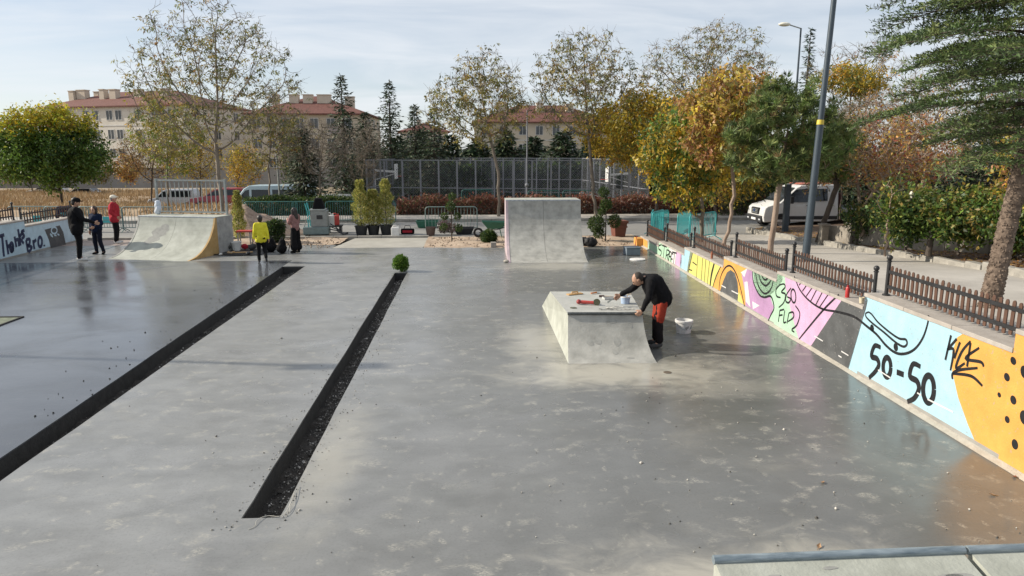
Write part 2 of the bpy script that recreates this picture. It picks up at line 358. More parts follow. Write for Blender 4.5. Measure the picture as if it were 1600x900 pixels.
# far side of the park: soil strip, street, kerbs, pavements
def lumpy(a, z, fr=1.1): return lambda x, y: z + a * mnoise.noise((x * fr, y * fr, 1.7)) + a * .5 * mnoise.noise((x * fr * 3.1, y * fr * 3.1, 5))
M_sand = mat('sandy_soil', (0.30, 0.215, 0.15), 0.95, scale=2.2, col2=(0.50, 0.40, 0.30), bump=0.7, bscale=25, detail=9)
sheet('soil_bed', -1.72, 6.6, FAR - .3, 28.6, 0, M_sand, 60, 24, zf=lambda x, y: -0.03 + min(1, (y - FAR + .3) / .5) * .07 + .05 * mnoise.noise((x * 1.1, y * 1.1, 1.7)) + .03 * mnoise.noise((x * 3.4, y * 3.4, 5)))
sheet('soil_bed', -9.2, -4.9, 26.3, 28.6, 0, M_sand, 40, 20, zf=lumpy(.05, .03))
sheet('left_verge', -90, -15.2, -12, 26.4, .02, M_soil, 1, 1)
sheet('side_path', -90, -9.0, 26.4, 34.4, -0.006, mat('pinkish_paving', (0.30, 0.24, 0.215), 0.85, scale=1.0, col2=(0.40, 0.34, 0.30)), 1, 1)
sheet('road', -120, 120, 28.5, 34.7, 0.012, M_asphalt, 1, 1)
def kerb_run(x0, x1, y0, y1, z0, z1, L, name='kerb'):
    k = thing(name, None, None); struct(k); base = None; n = int((x1 - x0) / L)
    for i in range(n):
        if base is None:
            base = MB().box(.008, L - .008, 0, y1 - y0, z0, z1).build('kerb_stone', M_kerb, k, bevel=.02); o = base
        else:
            o = base.copy(); COL.objects.link(o)
        o.location = (x0 + i * L, y0, random.Random(i).uniform(-.006, .006))
    return k
kerb_run(-24, 30, 34.7, 34.9, -.1, .16, 1.0)
kerb_run(-15, -1.6, 28.3, 28.5, -.1, .09, 0.95); kerb_run(-1.6, 7, 28.3, 28.5, -.1, .05, 0.95)
sheet('pavement', -120, 120, 34.9, 37.2, 0.14, M_pave, 1, 1)
# dry grass field at the far left, sloping up a little
def field_z(x, y): return 0.14 - 0.75 * min(1, max(0, (y - 42) / 13)) - 0.9 * min(1, max(0, (y - 55) / 38)) - .6 * min(1, max(0, (x + 32) / 6)) * min(1, max(0, (y - 49) / 6))  + .10 * mnoise.noise((x * .25, y * .25, 2)) + .05 * mnoise.noise((x * 1.1, y * 1.1, 2))
M_straw = mat('straw_ground', (0.24, 0.16, 0.095), 0.95, scale=0.35, col2=(0.38, 0.28, 0.175), bump=0.8, bscale=6, detail=9)
sheet('dry_field', -90, -10, 37.2, 95, 0, M_straw, 90, 60, zf=field_z)
sheet('far_ground', -14, 90, 37.2, 130, 0.1, mat('far_ground_earth', (0.10, 0.09, 0.06), 0.95, scale=.3, col2=(0.2, 0.17, 0.11)), 8, 60, zf=lambda x, y: .13 - 1.1 * min(1, max(0, (y - 38.7) / 2.5)))
r = np.random.default_rng(18); n = 900; xx = np.where(r.random(n) < .3, r.uniform(-9, -5, n), r.uniform(-1.6, 6, n)); yy = r.uniform(25.3, 28.3, n); g = r.uniform(.12, .42, n)
stones('clods', np.stack([xx, yy, np.full(n, .045)], 1), r.uniform(.012, .05, n), M_chip, np.stack([g, g * .78, g * .58], 1), 'sandy clods and pebbles on the far soil beds', 'clods', seed=6)
r = np.random.default_rng(77); n = 42000
x = r.uniform(-62, -11, n); y = 37.5 + 56 * r.random(n) ** 1.1; c = np.array([mnoise.noise((a * .3, b * .3, 9)) for a, b in zip(x, y)]); keep = c > -.25; x, y, c = x[keep], y[keep], c[keep]; n = len(x)
z = np.array([field_z(a, b) for a, b in zip(x, y)]); h = r.uniform(.12, .42, n) * (1 + .6 * c); a = r.uniform(0, 3.14, n); wd = .05
dx, dy = np.cos(a) * wd, np.sin(a) * wd; lx, ly = r.normal(0, .12, n), r.normal(0, .12, n)
V = np.stack([np.stack([x - dx, y - dy, z - .03], 1), np.stack([x + dx, y + dy, z - .03], 1), np.stack([x + dx * .2 + lx, y + dy * .2 + ly, z + h], 1), np.stack([x - dx * .2 + lx, y - dy * .2 + ly, z + h], 1)], 1).reshape(-1, 3)
k = r.random(n)[:, None]; cc = np.array([[.42, .31, .17]]) * (1 - k) + np.array([[.30, .19, .10]]) * k
tag(fastmesh('dry_grass', V, np.arange(4 * n).reshape(-1, 4), leafmat('straw_blades', .15, .8), colors=np.repeat(cc, 4, 0)), 'straw coloured dry grass covering the field behind the barriers', 'grass', kind='stuff')
# sloping pavement on the right, outside the mural wall
V = []; F = []
ys = [-10, 0, 5, 10, 15, 20, 25, 28.16, 28.5]
for i, y in enumerate(ys):
    for x in (WX(y) + .28, 40): V.append((x, y, (1.75 - .06 * y) if y < 28.1 else (.06 if y < 28.3 else .014)))
for i in range(len(ys) - 1): F.append((2 * i, 2 * i + 1, 2 * i + 3, 2 * i + 2))
struct(fastmesh('sloping_pavement', V, F, M_pave))
# ================================================================== mural wall on the right
M_wallc = mat('wall_concrete', (0.22, 0.215, 0.20), 0.85, scale=2.5, col2=(0.33, 0.32, 0.295), bump=0.3, bscale=30)
M_coping = mat('coping_stone', (0.30, 0.27, 0.24), 0.8, scale=5, col2=(0.42, 0.385, 0.345), bump=0.15, bscale=60)
M_black = mat('black_spray_paint', (.008, .008, .009), .6, scale=12, col2=(.022, .022, .025), spec=.25)
def paint(name, c, v=.11):
    if 'paint_' + name in MATS: return MATS['paint_' + name]
    m = mat('paint_' + name, tuple(x * (1 - v) for x in c), 0.62, scale=3.5, col2=tuple(min(1, x * (1 + v)) for x in c), bump=.25, bscale=45, detail=8, spec=.3)
    t = m.node_tree; b = t.nodes['Principled BSDF']; src = b.inputs['Base Color'].links[0].from_socket; tc = N(t, 'ShaderNodeTexCoord')
    for sc, st, p0, p1, amt, cc in ((22, (1, 1, 1), .63, .70, .55, (.30, .285, .26)), (3.0, (1, 1, .25), .58, .80, .40, tuple(x * .62 for x in c)), (1.4, (1, 1, 1), .60, .75, .25, tuple(min(.7, x * 1.15 + .06) for x in c))):   # thin coverage, run-off streaks, second passes of the roller
        mp = N(t, 'ShaderNodeMapping'); mp.inputs['Scale'].default_value = st; t.links.new(tc.outputs['Object'], mp.inputs[0]); n = N(t, 'ShaderNodeTexNoise'); n.inputs['Scale'].default_value = sc; n.inputs['Detail'].default_value = 7; t.links.new(mp.outputs[0], n.inputs['Vector'])
        mr = N(t, 'ShaderNodeMapRange'); mr.inputs[1].default_value = p0; mr.inputs[2].default_value = p1; mr.inputs[4].default_value = amt; t.links.new(n.outputs['Fac'], mr.inputs[0])
        mx_ = N(t, 'ShaderNodeMix', data_type='RGBA'); t.links.new(mr.outputs[0], mx_.inputs['Factor']); t.links.new(src, mx_.inputs['A']); mx_.inputs['B'].default_value = (*cc, 1); src = mx_.outputs['Result']
    t.links.new(src, b.inputs['Base Color']); return m
P_mint, P_pink, P_lilac = paint('mint', (.37, .56, .40)), paint('pink', (.55, .345, .50)), paint('lilac', (.38, .225, .38), .14)
P_blue, P_yel, P_org = paint('sky_blue', (.335, .52, .60)), paint('yellow', (.57, .53, .15)), paint('orange', (.62, .315, .075))
P_wht, P_gry = paint('white', (.58, .57, .56)), paint('dark_grey', (.085, .088, .09), .25)
WSLOPE = 0.0226
def WP(x, y):                                    # photo point on the wall face -> (Y along wall, z)
    d = ray(x, y); t = 5.70 / (d[0] - WSLOPE * d[1]); return (t * d[1], CAM_H + t * d[2])
SEGS = [(25.75, 22.9, .34), (22.9, 19.85, .50), (19.85, 16.46, .70), (16.46, 13.31, .93), (13.31, 10.1, 1.10), (10.1, 7.04, 1.31), (7.04, 3.9, 1.53), (3.9, 0.6, 1.72)]
CT = 0.055
mural = thing('mural_wall', 'long concrete wall with colourful street art stepping up along the right', 'wall', (WX(14), 14, 0))
ML = Vector((WX(14), 14, 0))
def wall_pt(Y, z, off): return Vector((WX(Y) - off, Y, z)) - ML
for i, (ya, yb, zt) in enumerate(SEGS):
    mb = MB(); p = [(WX(ya), ya), (WX(yb), yb), (WX(yb) + .26, yb), (WX(ya) + .26, ya)]
    mb.prism([(x - ML.x, y - ML.y) for x, y in p], zt - CT + .40, Matrix.Translation((0, 0, -.40)))
    mb.build('wall_section', M_wallc, mural)
    mb = MB(); e = .012
    p = [(WX(ya) - .012, ya + (.0 if i else 0)), (WX(yb) - .012, yb - .02), (WX(yb) + .30, yb - .02), (WX(ya) + .30, ya)]
    L = ya - yb; ncp = 3
    for k in range(ncp):
        a, b = ya - L * k / ncp - .003, ya - L * (k + 1) / ncp + .003
        MB().prism([(WX(a) - .014 - ML.x, a - ML.y), (WX(b) - .014 - ML.x, b - ML.y), (WX(b) + .36 - ML.x, b - ML.y), (WX(a) + .36 - ML.x, a - ML.y)], CT, Matrix.Translation((0, 0, zt - CT))).build('coping', M_coping, mural, bevel=.006)
def clip_poly(poly, axis, lim, keep_less):
    o = []
    for i in range(len(poly)):
        a, b = poly[i - 1], poly[i]
        ia = (a[axis] <= lim) if keep_less else (a[axis] >= lim); ib = (b[axis] <= lim) if keep_less else (b[axis] >= lim)
        if ia != ib:
            t = (lim - a[axis]) / (b[axis] - a[axis]); o.append((a[0] + (b[0] - a[0]) * t, a[1] + (b[1] - a[1]) * t))
        if ib: o.append(b)
    return o
def foot(Y): return 0.045 + .02 * math.sin(Y * 3.1) + .015 * math.sin(Y * 9.7)
def field(pts, m, name, off=.002, label=None, conv=None):
    P = [WP(*(conv(*p) if conv else p)) for p in pts]; mb = MB()
    for ya, yb, zt in SEGS:
        q = clip_poly(clip_poly(P, 0, ya, True), 0, yb, False); q = clip_poly(clip_poly(q, 1, zt - CT - .001, True), 1, foot((ya + yb) / 2), False)
        if len(q) >= 3: mb.add([wall_pt(a, b, off) for a, b in q], [tuple(range(len(q)))])
    bm = MB(); bm.v, bm.f = mb.v, mb.f
    o = bm.build(name, m, mural, recalc=False)
    if label: o['label'] = label
    return o
def ribbon(mb, pts, wd, off, to3, taper=.7):     # flat painted line in wall coordinates
    P = [Vector((a, b, 0)) for a, b in pts]
    if len(P) > 2: P = catmull(P, 6)
    n = len(P); L, Rr = [], []
    for i in range(n):
        d = (P[min(i + 1, n - 1)] - P[max(i - 1, 0)]);
        if d.length < 1e-6: d = Vector((1, 0, 0))
        d.normalize(); q = Vector((-d.y, d.x, 0)); ww = wd * .5 * (taper + (1 - taper) * math.sin(math.pi * min(1, max(0, (i + .5) / n))))
        L.append(P[i] + q * ww); Rr.append(P[i] - q * ww)
    o = len(mb.v)
    for a, b in zip(L, Rr): mb.v += [tuple(to3(a.x, a.y, off)), tuple(to3(b.x, b.y, off))]
    for i in range(n - 1): mb.f.append((o + 2 * i, o + 2 * i + 1, o + 2 * i + 3, o + 2 * i + 2))
def strokes(lines, wd, name, label=None, conv=None, off=.0045, ells=(), dots=(), m=None):
    mb = MB()
    for ln in lines: ribbon(mb, [WP(*(conv(*p) if conv else p)) for p in ln], wd, off, wall_pt)
    for (cx, cy, rx, ry, lean) in ells:
        pts = [(cx + rx * math.cos(a) + lean * math.sin(a), cy + ry * math.sin(a)) for a in [2 * math.pi * k / 14 for k in range(15)]]
        ribbon(mb, [WP(*(conv(*p) if conv else p)) for p in pts], wd, off, wall_pt, taper=1)
    for (cx, cy, rx, ry) in dots:
        pts = [(cx + rx * math.cos(a), cy + ry * math.sin(a) + rx * .4 * math.cos(a)) for a in [2 * math.pi * k / 18 for k in range(18)]]
        mb.add([wall_pt(*WP(*(conv(*p) if conv else p)), off) for p in pts], [tuple(range(18))])
    o = mb.build(name, m or M_black, mural, recalc=False)
    if label: o['label'] = label
    return o
z8 = lambda x, y: (1000 + x * .1889, 350 + y * .1889)
z6 = lambda x, y: (1200 + x / 4, 330 + y / 4)
z7 = lambda x, y: (1200 + x / 4, 480 + y / 4)
field([(-40, 40), (62, 90), (62, 260), (-40, 260)], P_org, 'paint_field', conv=z8)
field([(92, 60), (215, 60), (285, 420), (250, 420), (45, 300)], P_mint, 'paint_field', conv=z8)
field([(213, 60), (300, 60), (300, 250), (283, 420)], P_wht, 'paint_field', conv=z8)
field([(300, 100), (345, 100), (345, 460), (272, 440), (285, 360), (298, 250)], P_pink, 'paint_field', conv=z8)
field([(343, 100), (440, 100), (437, 240), (388, 470), (325, 440)], P_blue, 'paint_field', conv=z8)
field([(436, 100), (700, 100), (672, 345), (600, 520), (570, 620), (375, 480)], P_yel, 'paint_field', conv=z8)
field([(670, 100), (930, 100), (925, 380), (880, 372), (842, 420), (868, 560), (880, 800), (560, 660), (598, 530), (672, 345)], P_org, 'paint_field', conv=z8)
field([(650, 640), (660, 560), (690, 470), (720, 400), (750, 380), (785, 405), (808, 480), (815, 570), (800, 760)], P_gry, 'paint_field', off=.003, conv=z8)
field([(815, 560), (838, 600), (885, 760), (870, 800), (795, 760)], P_yel, 'paint_field', off=.003, conv=z8)
field([(925, 300), (1000, 300), (1180, 420), (1180, 600), (1110, 690), (1040, 870), (880, 800), (868, 560), (842, 420), (880, 372), (925, 380)], P_lilac, 'paint_field', conv=z8)
field([(835, 400), (888, 368), (865, 440)], P_wht, 'paint_field', off=.003, conv=z8)
field([(865, 480), (890, 475), (915, 690), (875, 640)], P_wht, 'paint_field', off=.003, conv=z8)
field([(930, 640), (990, 675), (935, 705)], P_wht, 'paint_field', off=.003, conv=z8)
field([(1176, 405), (1224, 405), (1228, 450), (1237, 490), (1256, 560), (1192, 525), (1203, 497), (1209, 480), (1204, 464), (1190, 463), (1181, 450), (1177, 440)], P_mint, 'paint_field', off=.003)
field([(1222, 400), (1345, 400), (1318, 465), (1254, 560), (1237, 490), (1228, 450)], P_pink, 'paint_field', off=.0025)
field([(1318, 465), (1345, 420), (1356, 470), (1354, 480), (1322, 590), (1246, 560)], P_gry, 'paint_field')
field([(1350, 440), (1530, 505), (1512, 517), (1496, 527), (1488, 550), (1488, 580), (1497, 620), (1512, 662), (1545, 740), (1315, 610), (1353, 480)], P_blue, 'paint_field', label='sky blue painted field')
field([(1512, 517), (1560, 500), (1800, 500), (1900, 1000), (1700, 1000), (1545, 740), (1512, 662), (1497, 620), (1488, 580), (1488, 550), (1496, 527)], P_org, 'paint_field', label='orange painted field with black dots')
strokes([[(138, 148), (143, 182)], [(180, 172), (158, 180), (156, 205), (176, 225), (172, 258), (150, 272)], [(184, 176), (222, 190)], [(203, 184), (192, 296)], [(222, 212), (210, 312)], [(222, 212), (244, 226), (236, 252), (216, 258)], [(222, 258), (240, 316)], [(262, 240), (248, 232), (238, 300), (252, 318)], [(242, 268), (256, 272)], [(276, 252), (262, 248), (254, 318), (266, 338)], [(257, 288), (270, 292)], [(268, 232), (304, 242)], [(287, 240), (274, 356)]], .055, 'lettering', 'STREET in black spray paint', conv=z8)
strokes([[(480, 262), (466, 462)], [(520, 282), (506, 490)], [(546, 292), (531, 500)], [(577, 302), (556, 510)], [(436, 240), (392, 432)], [(436, 315), (470, 340)], [(405, 375), (432, 385)]], .035, 'outline', conv=z8)
strokes([[(617, 318), (592, 420), (580, 520)]], .10, 'outline', conv=z8)
strokes([[(652, 575), (665, 450), (700, 370), (740, 345), (780, 380), (820, 480), (872, 708)], [(598, 540), (628, 440), (672, 345)], [(930, 378), (940, 480), (985, 580), (1030, 606), (1085, 600), (1110, 690), (1085, 750), (1062, 800)]], .045, 'outline', conv=z8)
field([(932, 300), (1180, 300), (1180, 470), (1110, 560), (1075, 590), (1030, 600), (985, 575), (945, 490)], P_mint, 'paint_field', off=.003, conv=z8)
strokes([[(955, 395), (980, 510), (1030, 575), (1080, 545), (1105, 465)], [(980, 400), (1000, 470), (1040, 510), (1075, 480), (1092, 445)], [(1005, 410), (1020, 450), (1040, 462), (1058, 448), (1065, 430)]], .045, 'outline', conv=z8)
strokes([[(78, 458), (52, 490), (55, 530), (80, 540)], [(72, 462), (100, 455), (108, 475), (85, 505), (110, 520), (100, 570), (68, 602)], [(145, 480), (118, 520), (112, 560), (130, 572), (143, 548), (120, 535)]], .04, 'lettering', '360 in thin black spray lines', conv=z6, ells=[(160, 530, 15, 42, 3)])
strokes([[(75, 620), (66, 692)], [(75, 620), (102, 614)], [(71, 652), (92, 648)], [(106, 620), (98, 692), (115, 692)], [(132, 636), (120, 702)], [(132, 636), (158, 632), (160, 664), (126, 690)], [(172, 590), (200, 640), (182, 710), (150, 740), (166, 756)]], .04, 'lettering', 'FLIP in thin black spray lines', conv=z6)
strokes([[(165, 405), (200, 490), (260, 560), (340, 610), (440, 630), (540, 660), (620, 720), (680, 770), (740, 840), (800, 885), (860, 890), (920, 860), (970, 790), (1000, 700), (1005, 650)], [(445, 520), (340, 625), (195, 800)]], .042, 'outline', conv=z6)
strokes([[(215, 438), (196, 462)], [(250, 452), (216, 500)], [(285, 466), (240, 532)], [(312, 478), (268, 562)], [(348, 492), (300, 585)], [(388, 505), (322, 602)]], .03, 'outline', conv=z6)
strokes([[(630, 630), (612, 640), (618, 665), (660, 705), (720, 752), (800, 820), (848, 846), (870, 830), (862, 802), (820, 795), (760, 755), (690, 695), (650, 645), (630, 630)]], .035, 'skateboard_outline', 'black outline of a skateboard', conv=z6, dots=[(652, 730, 12, 22), (800, 850, 14, 25)])
strokes([[(706, 252), (668, 242), (648, 305), (682, 322), (694, 360), (672, 402), (632, 442)], [(806, 405), (850, 422)], [(955, 372), (908, 356), (888, 430), (932, 462), (944, 512), (916, 568), (872, 590)]], .088, 'lettering', '50-50 in thick black numerals', conv=z7, ells=[(745, 375, 24, 60, 0), (1005, 512, 34, 84, 0)])
strokes([[(1146, 175), (1110, 330)], [(1182, 198), (1122, 266)], [(1124, 264), (1162, 268), (1142, 396)], [(1202, 218), (1166, 320)], [(1268, 212), (1212, 280), (1176, 380), (1232, 350)], [(1268, 222), (1246, 372)], [(1322, 254), (1236, 320), (1330, 342), (1350, 372)], [(1312, 380), (1200, 392), (1156, 415), (1155, 450)], [(1156, 415), (1270, 430), (1342, 492)]], .04, 'lettering', 'KICK in thin black spray lines', conv=z7)
strokes([], .05, 'dot', 'black painted dots', conv=z7, dots=[(1535, 335, 18, 25), (1495, 437, 18, 26), (1447, 548, 11, 16), (1535, 580, 19, 28), (1497, 702, 15, 22), (1545, 857, 20, 32), (1604, 405, 24, 40), (1604, 690, 28, 45), (1680, 540, 30, 50), (1720, 800, 36, 60)])
# worn white scuffs low on the dark and blue fields
strokes([[(292, 180), (345, 212)], [(460, 275), (505, 302)], [(442, 302), (462, 314)], [(690, 392), (768, 442)], [(935, 535), (960, 550)], [(1000, 575), (1160, 655)]], .022, 'scuff', conv=z7, m=P_wht, off=.006)
strokes([[(676, 508), (712, 528)], [(760, 552), (812, 578)]], .03, 'scuff', conv=z8, m=P_wht, off=.006)
# joint strip of mortar at the wall foot
mb = MB()
for k in range(90):
    a, b = 25.7 - k * .28, 25.7 - (k + 1) * .28; ha, hb = .03 + .012 * mnoise.noise((a, 0, 0)), .03 + .012 * mnoise.noise((b, 0, 0)); wa, wb = .09 + .03 * mnoise.noise((a, 3, 0)), .09 + .03 * mnoise.noise((b, 3, 0))
    mb.add([wall_pt(a, ha, .001), wall_pt(b, hb, .001), wall_pt(b, .003, wb), wall_pt(a, .003, wa)], [(0, 1, 2, 3)])
mb.build('mortar_fillet', mat('mortar', (.34, .31, .26), .95, scale=6, col2=(.48, .45, .39), bump=.5), mural, smooth=True, recalc=False)
# return block, orange, at the far end
mb = MB().box(WX(25.8) - .24 - ML.x, WX(25.8) - .02 - ML.x, 25.3 - ML.y, 25.8 - ML.y, -.1, .28)
mb.build('end_block', P_org, mural, bevel=.01)

# ------------------------------------------------------------------ picket fence panels on the wall
M_post = mat('black_iron', (.016, .016, .017), .45, scale=10, col2=(.03, .03, .032))
M_picket = mat('brown_picket', (.062, .031, .020), .6, scale=9, col2=(.13, .066, .042), stretch=(1, 1, .25))
pk_me = None
def picket_fence(A, B, z, label, grp, hgt=.47, n=22, posts=True):
    global pk_me
    A, B = Vector(A), Vector(B); d = B - A; L = Vector((d.x, d.y)).length; t = thing('picket_fence', label, 'fence', (A.x, A.y, z), math.atan2(d.y, d.x), grp)
    for x in (0, L):
        mb = MB().lathe([(.001, 0), (.055, 0), (.055, .02), (.027, .03), (.027, hgt + .03), (.038, hgt + .035), (.038, hgt + .05), (.02, hgt + .06)], 12, (x, 0, 0)); mb.ball((x, 0, hgt + .095), .043, 12, 8); mb.build('post', M_post, t, smooth=True)
    for zz in (.14, .36): MB().box(.03, L - .03, -.012, .012, zz - .022, zz + .022).build('rail', M_post, t)
    if pk_me is None:
        w2, h = .026, .40
        prof = [(-w2, 0.012), (-w2 + .012, 0), (w2 - .012, 0), (w2, .012), (w2, h - .03), (w2 * .6, h - .006), (0, h), (-w2 * .6, h - .006), (-w2, h - .03)]
        o = MB().prism(prof, .016, Matrix.Rotation(R(90), 4, 'X')).build('picket', M_picket, t, bevel=.002, seg=1); pk_me = o.data; bpy.data.objects.remove(o)
    rr = random.Random(int(A.y * 100))
    for i in range(n):
        o = obj('picket', pk_me, None, t); o.location = (L * (i + .5) / n, .032, .045 + rr.uniform(-.006, .006)); o.rotation_euler = (rr.uniform(-.02, .02), rr.uniform(-.02, .02), rr.uniform(-.05, .05))
    return t
fl_names = ['standing on the orange end of the mural wall', 'above the painted STREET lettering', 'above the yellow painted stripes', 'above the orange arch with grey dome', 'above the painted 360 lettering', 'above the painted skateboard and 50-50', 'above the black dots on orange at right edge', 'past the black dotted orange field']
for i, (ya, yb, zt) in enumerate(SEGS):
    a, b = ya - .22, yb + .10
    picket_fence((WX(a) + .20, a, 0), (WX(b) + .20, b, 0), zt, 'brown picket fence panel with black posts ' + fl_names[i], 'picket fence panels on the right wall', n=26)
M_spray = mat('red_can', (.42, .03, .03), .35)
p = WP(1327, 454); sc = thing('spray_can', 'red spray can standing on the wall coping', 'spray can', (WX(p[0]) + .08, 10.75, 1.10))
MB().lathe([(.001, 0), (.032, 0), (.033, .01), (.033, .15), (.02, .172)], 12).build('body', M_spray, sc, smooth=True)
MB().lathe([(.02, .17), (.018, .2), (.001, .2)], 10).build('cap', mat('red_cap', (.3, .02, .02), .4), sc)
sc = thing('paint_cup', 'small cream cup on the wall coping beside the red can', 'cup', (WX(10.3) + .07, 10.3, 1.10))
MB().lathe([(.001, .004), (.03, .004), (.037, .09), (.033, .09), (.028, .012), (.001, .012)], 14).build('body', mat('cream_cup', (.6, .53, .38), .5), sc, smooth=True)
MB().lathe([(.037, .086), (.041, .088), (.041, .094), (.037, .096)], 14).build('rim', MATS['cream_cup'], sc)
sc = thing('paint_pot', 'little rusty tin on the coping before the yellow stripes', 'tin', (WX(17.6) + .07, 17.6, .70))
MB().lathe([(.001, 0), (.03, 0), (.03, .13), (.034, .135), (.03, .14), (.012, .16), (.012, .2), (.001, .2)], 12).build('body', mat('rust_tin', (.3, .1, .05), .6), sc)

# ================================================================== mural wall on the left
lw = thing('mural_wall', 'pale blue graffiti wall reading Thanks Bro at the left edge', 'wall', (-14.9, 22.93, 0)); LL = Vector((-14.9, 22.93, 0))
def WPL(x, y):
    d = ray(x, y); k = -14.90 + .0555 * 22.93; t = k / (d[0] + .0555 * d[1]); return (t * d[1], CAM_H + t * d[2])
def lw_pt(Y, z, off): return Vector((WXL(Y) + off, Y, z)) - LL
P_lblue = paint('pale_blue', (.46, .60, .68), .12)
LSEG = [(10, 24.55, 1.16), (24.55, 28.4, .95)]
for ya, yb, zt in LSEG:
    q = [(WXL(ya), ya), (WXL(yb), yb), (WXL(yb) - .26, yb), (WXL(ya) - .26, ya)]
    MB().prism([(x - LL.x, y - LL.y) for x, y in q], zt + .35, Matrix.Translation((0, 0, -.4))).build('wall_section', M_wallc, lw)
    q = [(WXL(ya) + .02, ya + .003), (WXL(yb) + .02, yb - .003), (WXL(yb) - .33, yb - .003), (WXL(ya) - .33, ya + .003)]
    MB().prism([(x - LL.x, y - LL.y) for x, y in q], .05, Matrix.Translation((0, 0, zt - .05))).build('coping', M_coping, lw, bevel=.006)
    MB().add([lw_pt(ya, .06, .002), lw_pt(yb, .06, .002), lw_pt(yb, zt - .052, .002), lw_pt(ya, zt - .052, .002)], [(0, 1, 2, 3)]).build('paint_field', P_lblue, lw, recalc=False)
z1 = lambda x, y: (x / 4, 250 + y / 4)
def lstrokes(lines, wd, label, m, ells=(), polys=(), off=.0045, name='lettering'):
    mb = MB()
    for ln in lines: ribbon(mb, [WPL(*z1(*p)) for p in ln], wd, off, lw_pt, taper=.85)
    for (cx, cy, rx, ry) in ells: ribbon(mb, [WPL(*z1(cx + rx * math.cos(a), cy + ry * math.sin(a))) for a in [2 * math.pi * k / 14 for k in range(15)]], wd, off, lw_pt, taper=1)
    for pl in polys: mb.add([lw_pt(*WPL(*z1(*p)), off) for p in pl], [tuple(range(len(pl)))])
    o = mb.build(name, m, lw, recalc=False)
    if label: o['label'] = label
lstrokes([], .1, None, P_gry, polys=[[(278, 436), (372, 408), (395, 450), (412, 528), (318, 556), (305, 500)]], name='paint_field', off=.003)
M_navy = paint('navy', (.03, .04, .09), .2)
lstrokes([[(-6, 478), (26, 468)], [(12, 474), (24, 604)], [(38, 500), (52, 590)], [(44, 548), (64, 535), (72, 582)], [(78, 520), (82, 570)], [(90, 478), (102, 545)], [(95, 505), (112, 498), (118, 540)], [(112, 432), (128, 535)], [(118, 485), (142, 450)], [(122, 490), (148, 522)], [(152, 440), (135, 450), (150, 475), (135, 492)], [(162, 500), (175, 575)], [(162, 500), (185, 495), (182, 528), (170, 535), (198, 545), (178, 578)], [(206, 500), (214, 558)], [(208, 515), (226, 498)], [(276, 530), (277, 540)]], .12, 'Thanks Bro in dark navy letters', M_navy, ells=[(72, 545, 10, 26), (250, 512, 12, 30)])
lstrokes([[(316, 470), (330, 480)], [(312, 462), (326, 470)], [(358, 462), (370, 470)], [(338, 470), (352, 472)]], .06, 'pale emblem on dark grey', P_lblue, ells=[(338, 440, 18, 20)], name='emblem')
for i, (ya, yb, zt) in enumerate([(18.2, 21.3, 1.16), (21.3, 24.4, 1.16), (24.65, 28.2, .95)]):
    picket_fence((WXL(ya) - .2, ya + .08, 0), (WXL(yb) - .2, yb - .08, 0), zt, 'dark picket fence panel on the Thanks Bro wall, ' + ['out at the frame edge', 'over the word Thanks', 'on its lower far end'][i], 'picket fence panels on the left wall', n=20)

# ================================================================== skate ramps
M_ramp = mat('ramp_concrete', (.235, .235, .215), .75, scale=3.2, col2=(.44, .435, .40), bump=.2, bscale=35, detail=10)
M_rampg = mat('ramp_concrete_greenish', (.28, .29, .25), .75, scale=2.4, col2=(.46, .475, .42), bump=.2, bscale=35, detail=10)
M_steel = mat('worn_steel', (.22, .24, .26), .4, metal=.7, scale=14, col2=(.42, .45, .47))
M_patch = mat('filler_patch', (.235, .237, .222), .8, scale=9, col2=(.335, .335, .31))
def quarter_profile(hh, run, n=14, lipv=.1):
    # circular arc from flat floor up to near vertical lip; returns [(y, z)] with y from 0 (toe) to run
    th = 2 * math.atan2(hh, run); Rr = run / math.sin(th)
    return [(Rr * math.sin(th * i / n), Rr * (1 - math.cos(th * i / n))) for i in range(n + 1)]
def arc_profile(hh, run, a0, n=12):
    a1 = 2 * math.atan2(hh, run) - a0; rr = run / (math.sin(a1) - math.sin(a0)); return [(rr * (math.sin(a0 + (a1 - a0) * i / n) - math.sin(a0)), rr * (math.cos(a0) - math.cos(a0 + (a1 - a0) * i / n))) for i in range(n + 1)]
def stains(par, fn, specs, s0):
    for i, (u, v, a, b) in enumerate(specs):
        mb = MB(); blotch(mb, fn, u, v, a, b, s0 + i); mb.build('stain', M_patch, par, recalc=False)
def blotch(mb, fn, u, v, ru, rv, seed, n=16):
    """irregular thin patch; fn(u, v) -> point on the ramp surface"""
    r = random.Random(seed); ks = [r.uniform(.55, 1.15) for _ in range(n)]; ks = [(ks[i - 1] + ks[i] * 2 + ks[(i + 1) % n]) / 4 for i in range(n)]
    c = len(mb.v); mb.v.append(tuple(fn(u, v)))
    for i in range(n): mb.v.append(tuple(fn(u + ru * ks[i] * math.cos(2 * math.pi * i / n), v + rv * ks[i] * math.sin(2 * math.pi * i / n))))
    for i in range(n): mb.f.append((c, c + 1 + i, c + 1 + (i + 1) % n))
def surf_fn(prof, eps=.002):
    ys = [p[0] for p in prof]; zs = [p[1] for p in prof]
    def fn(x, t):
        f = max(0, min(1, t)) * (len(prof) - 1); i = min(int(f), len(prof) - 2); k = f - i
        y = ys[i] + (ys[i + 1] - ys[i]) * k; z = zs[i] + (zs[i + 1] - zs[i]) * k; d = Vector((0, ys[i + 1] - ys[i], zs[i + 1] - zs[i])).normalized()
        return Vector((x, y - d.z * eps, z + d.y * eps))
    return fn
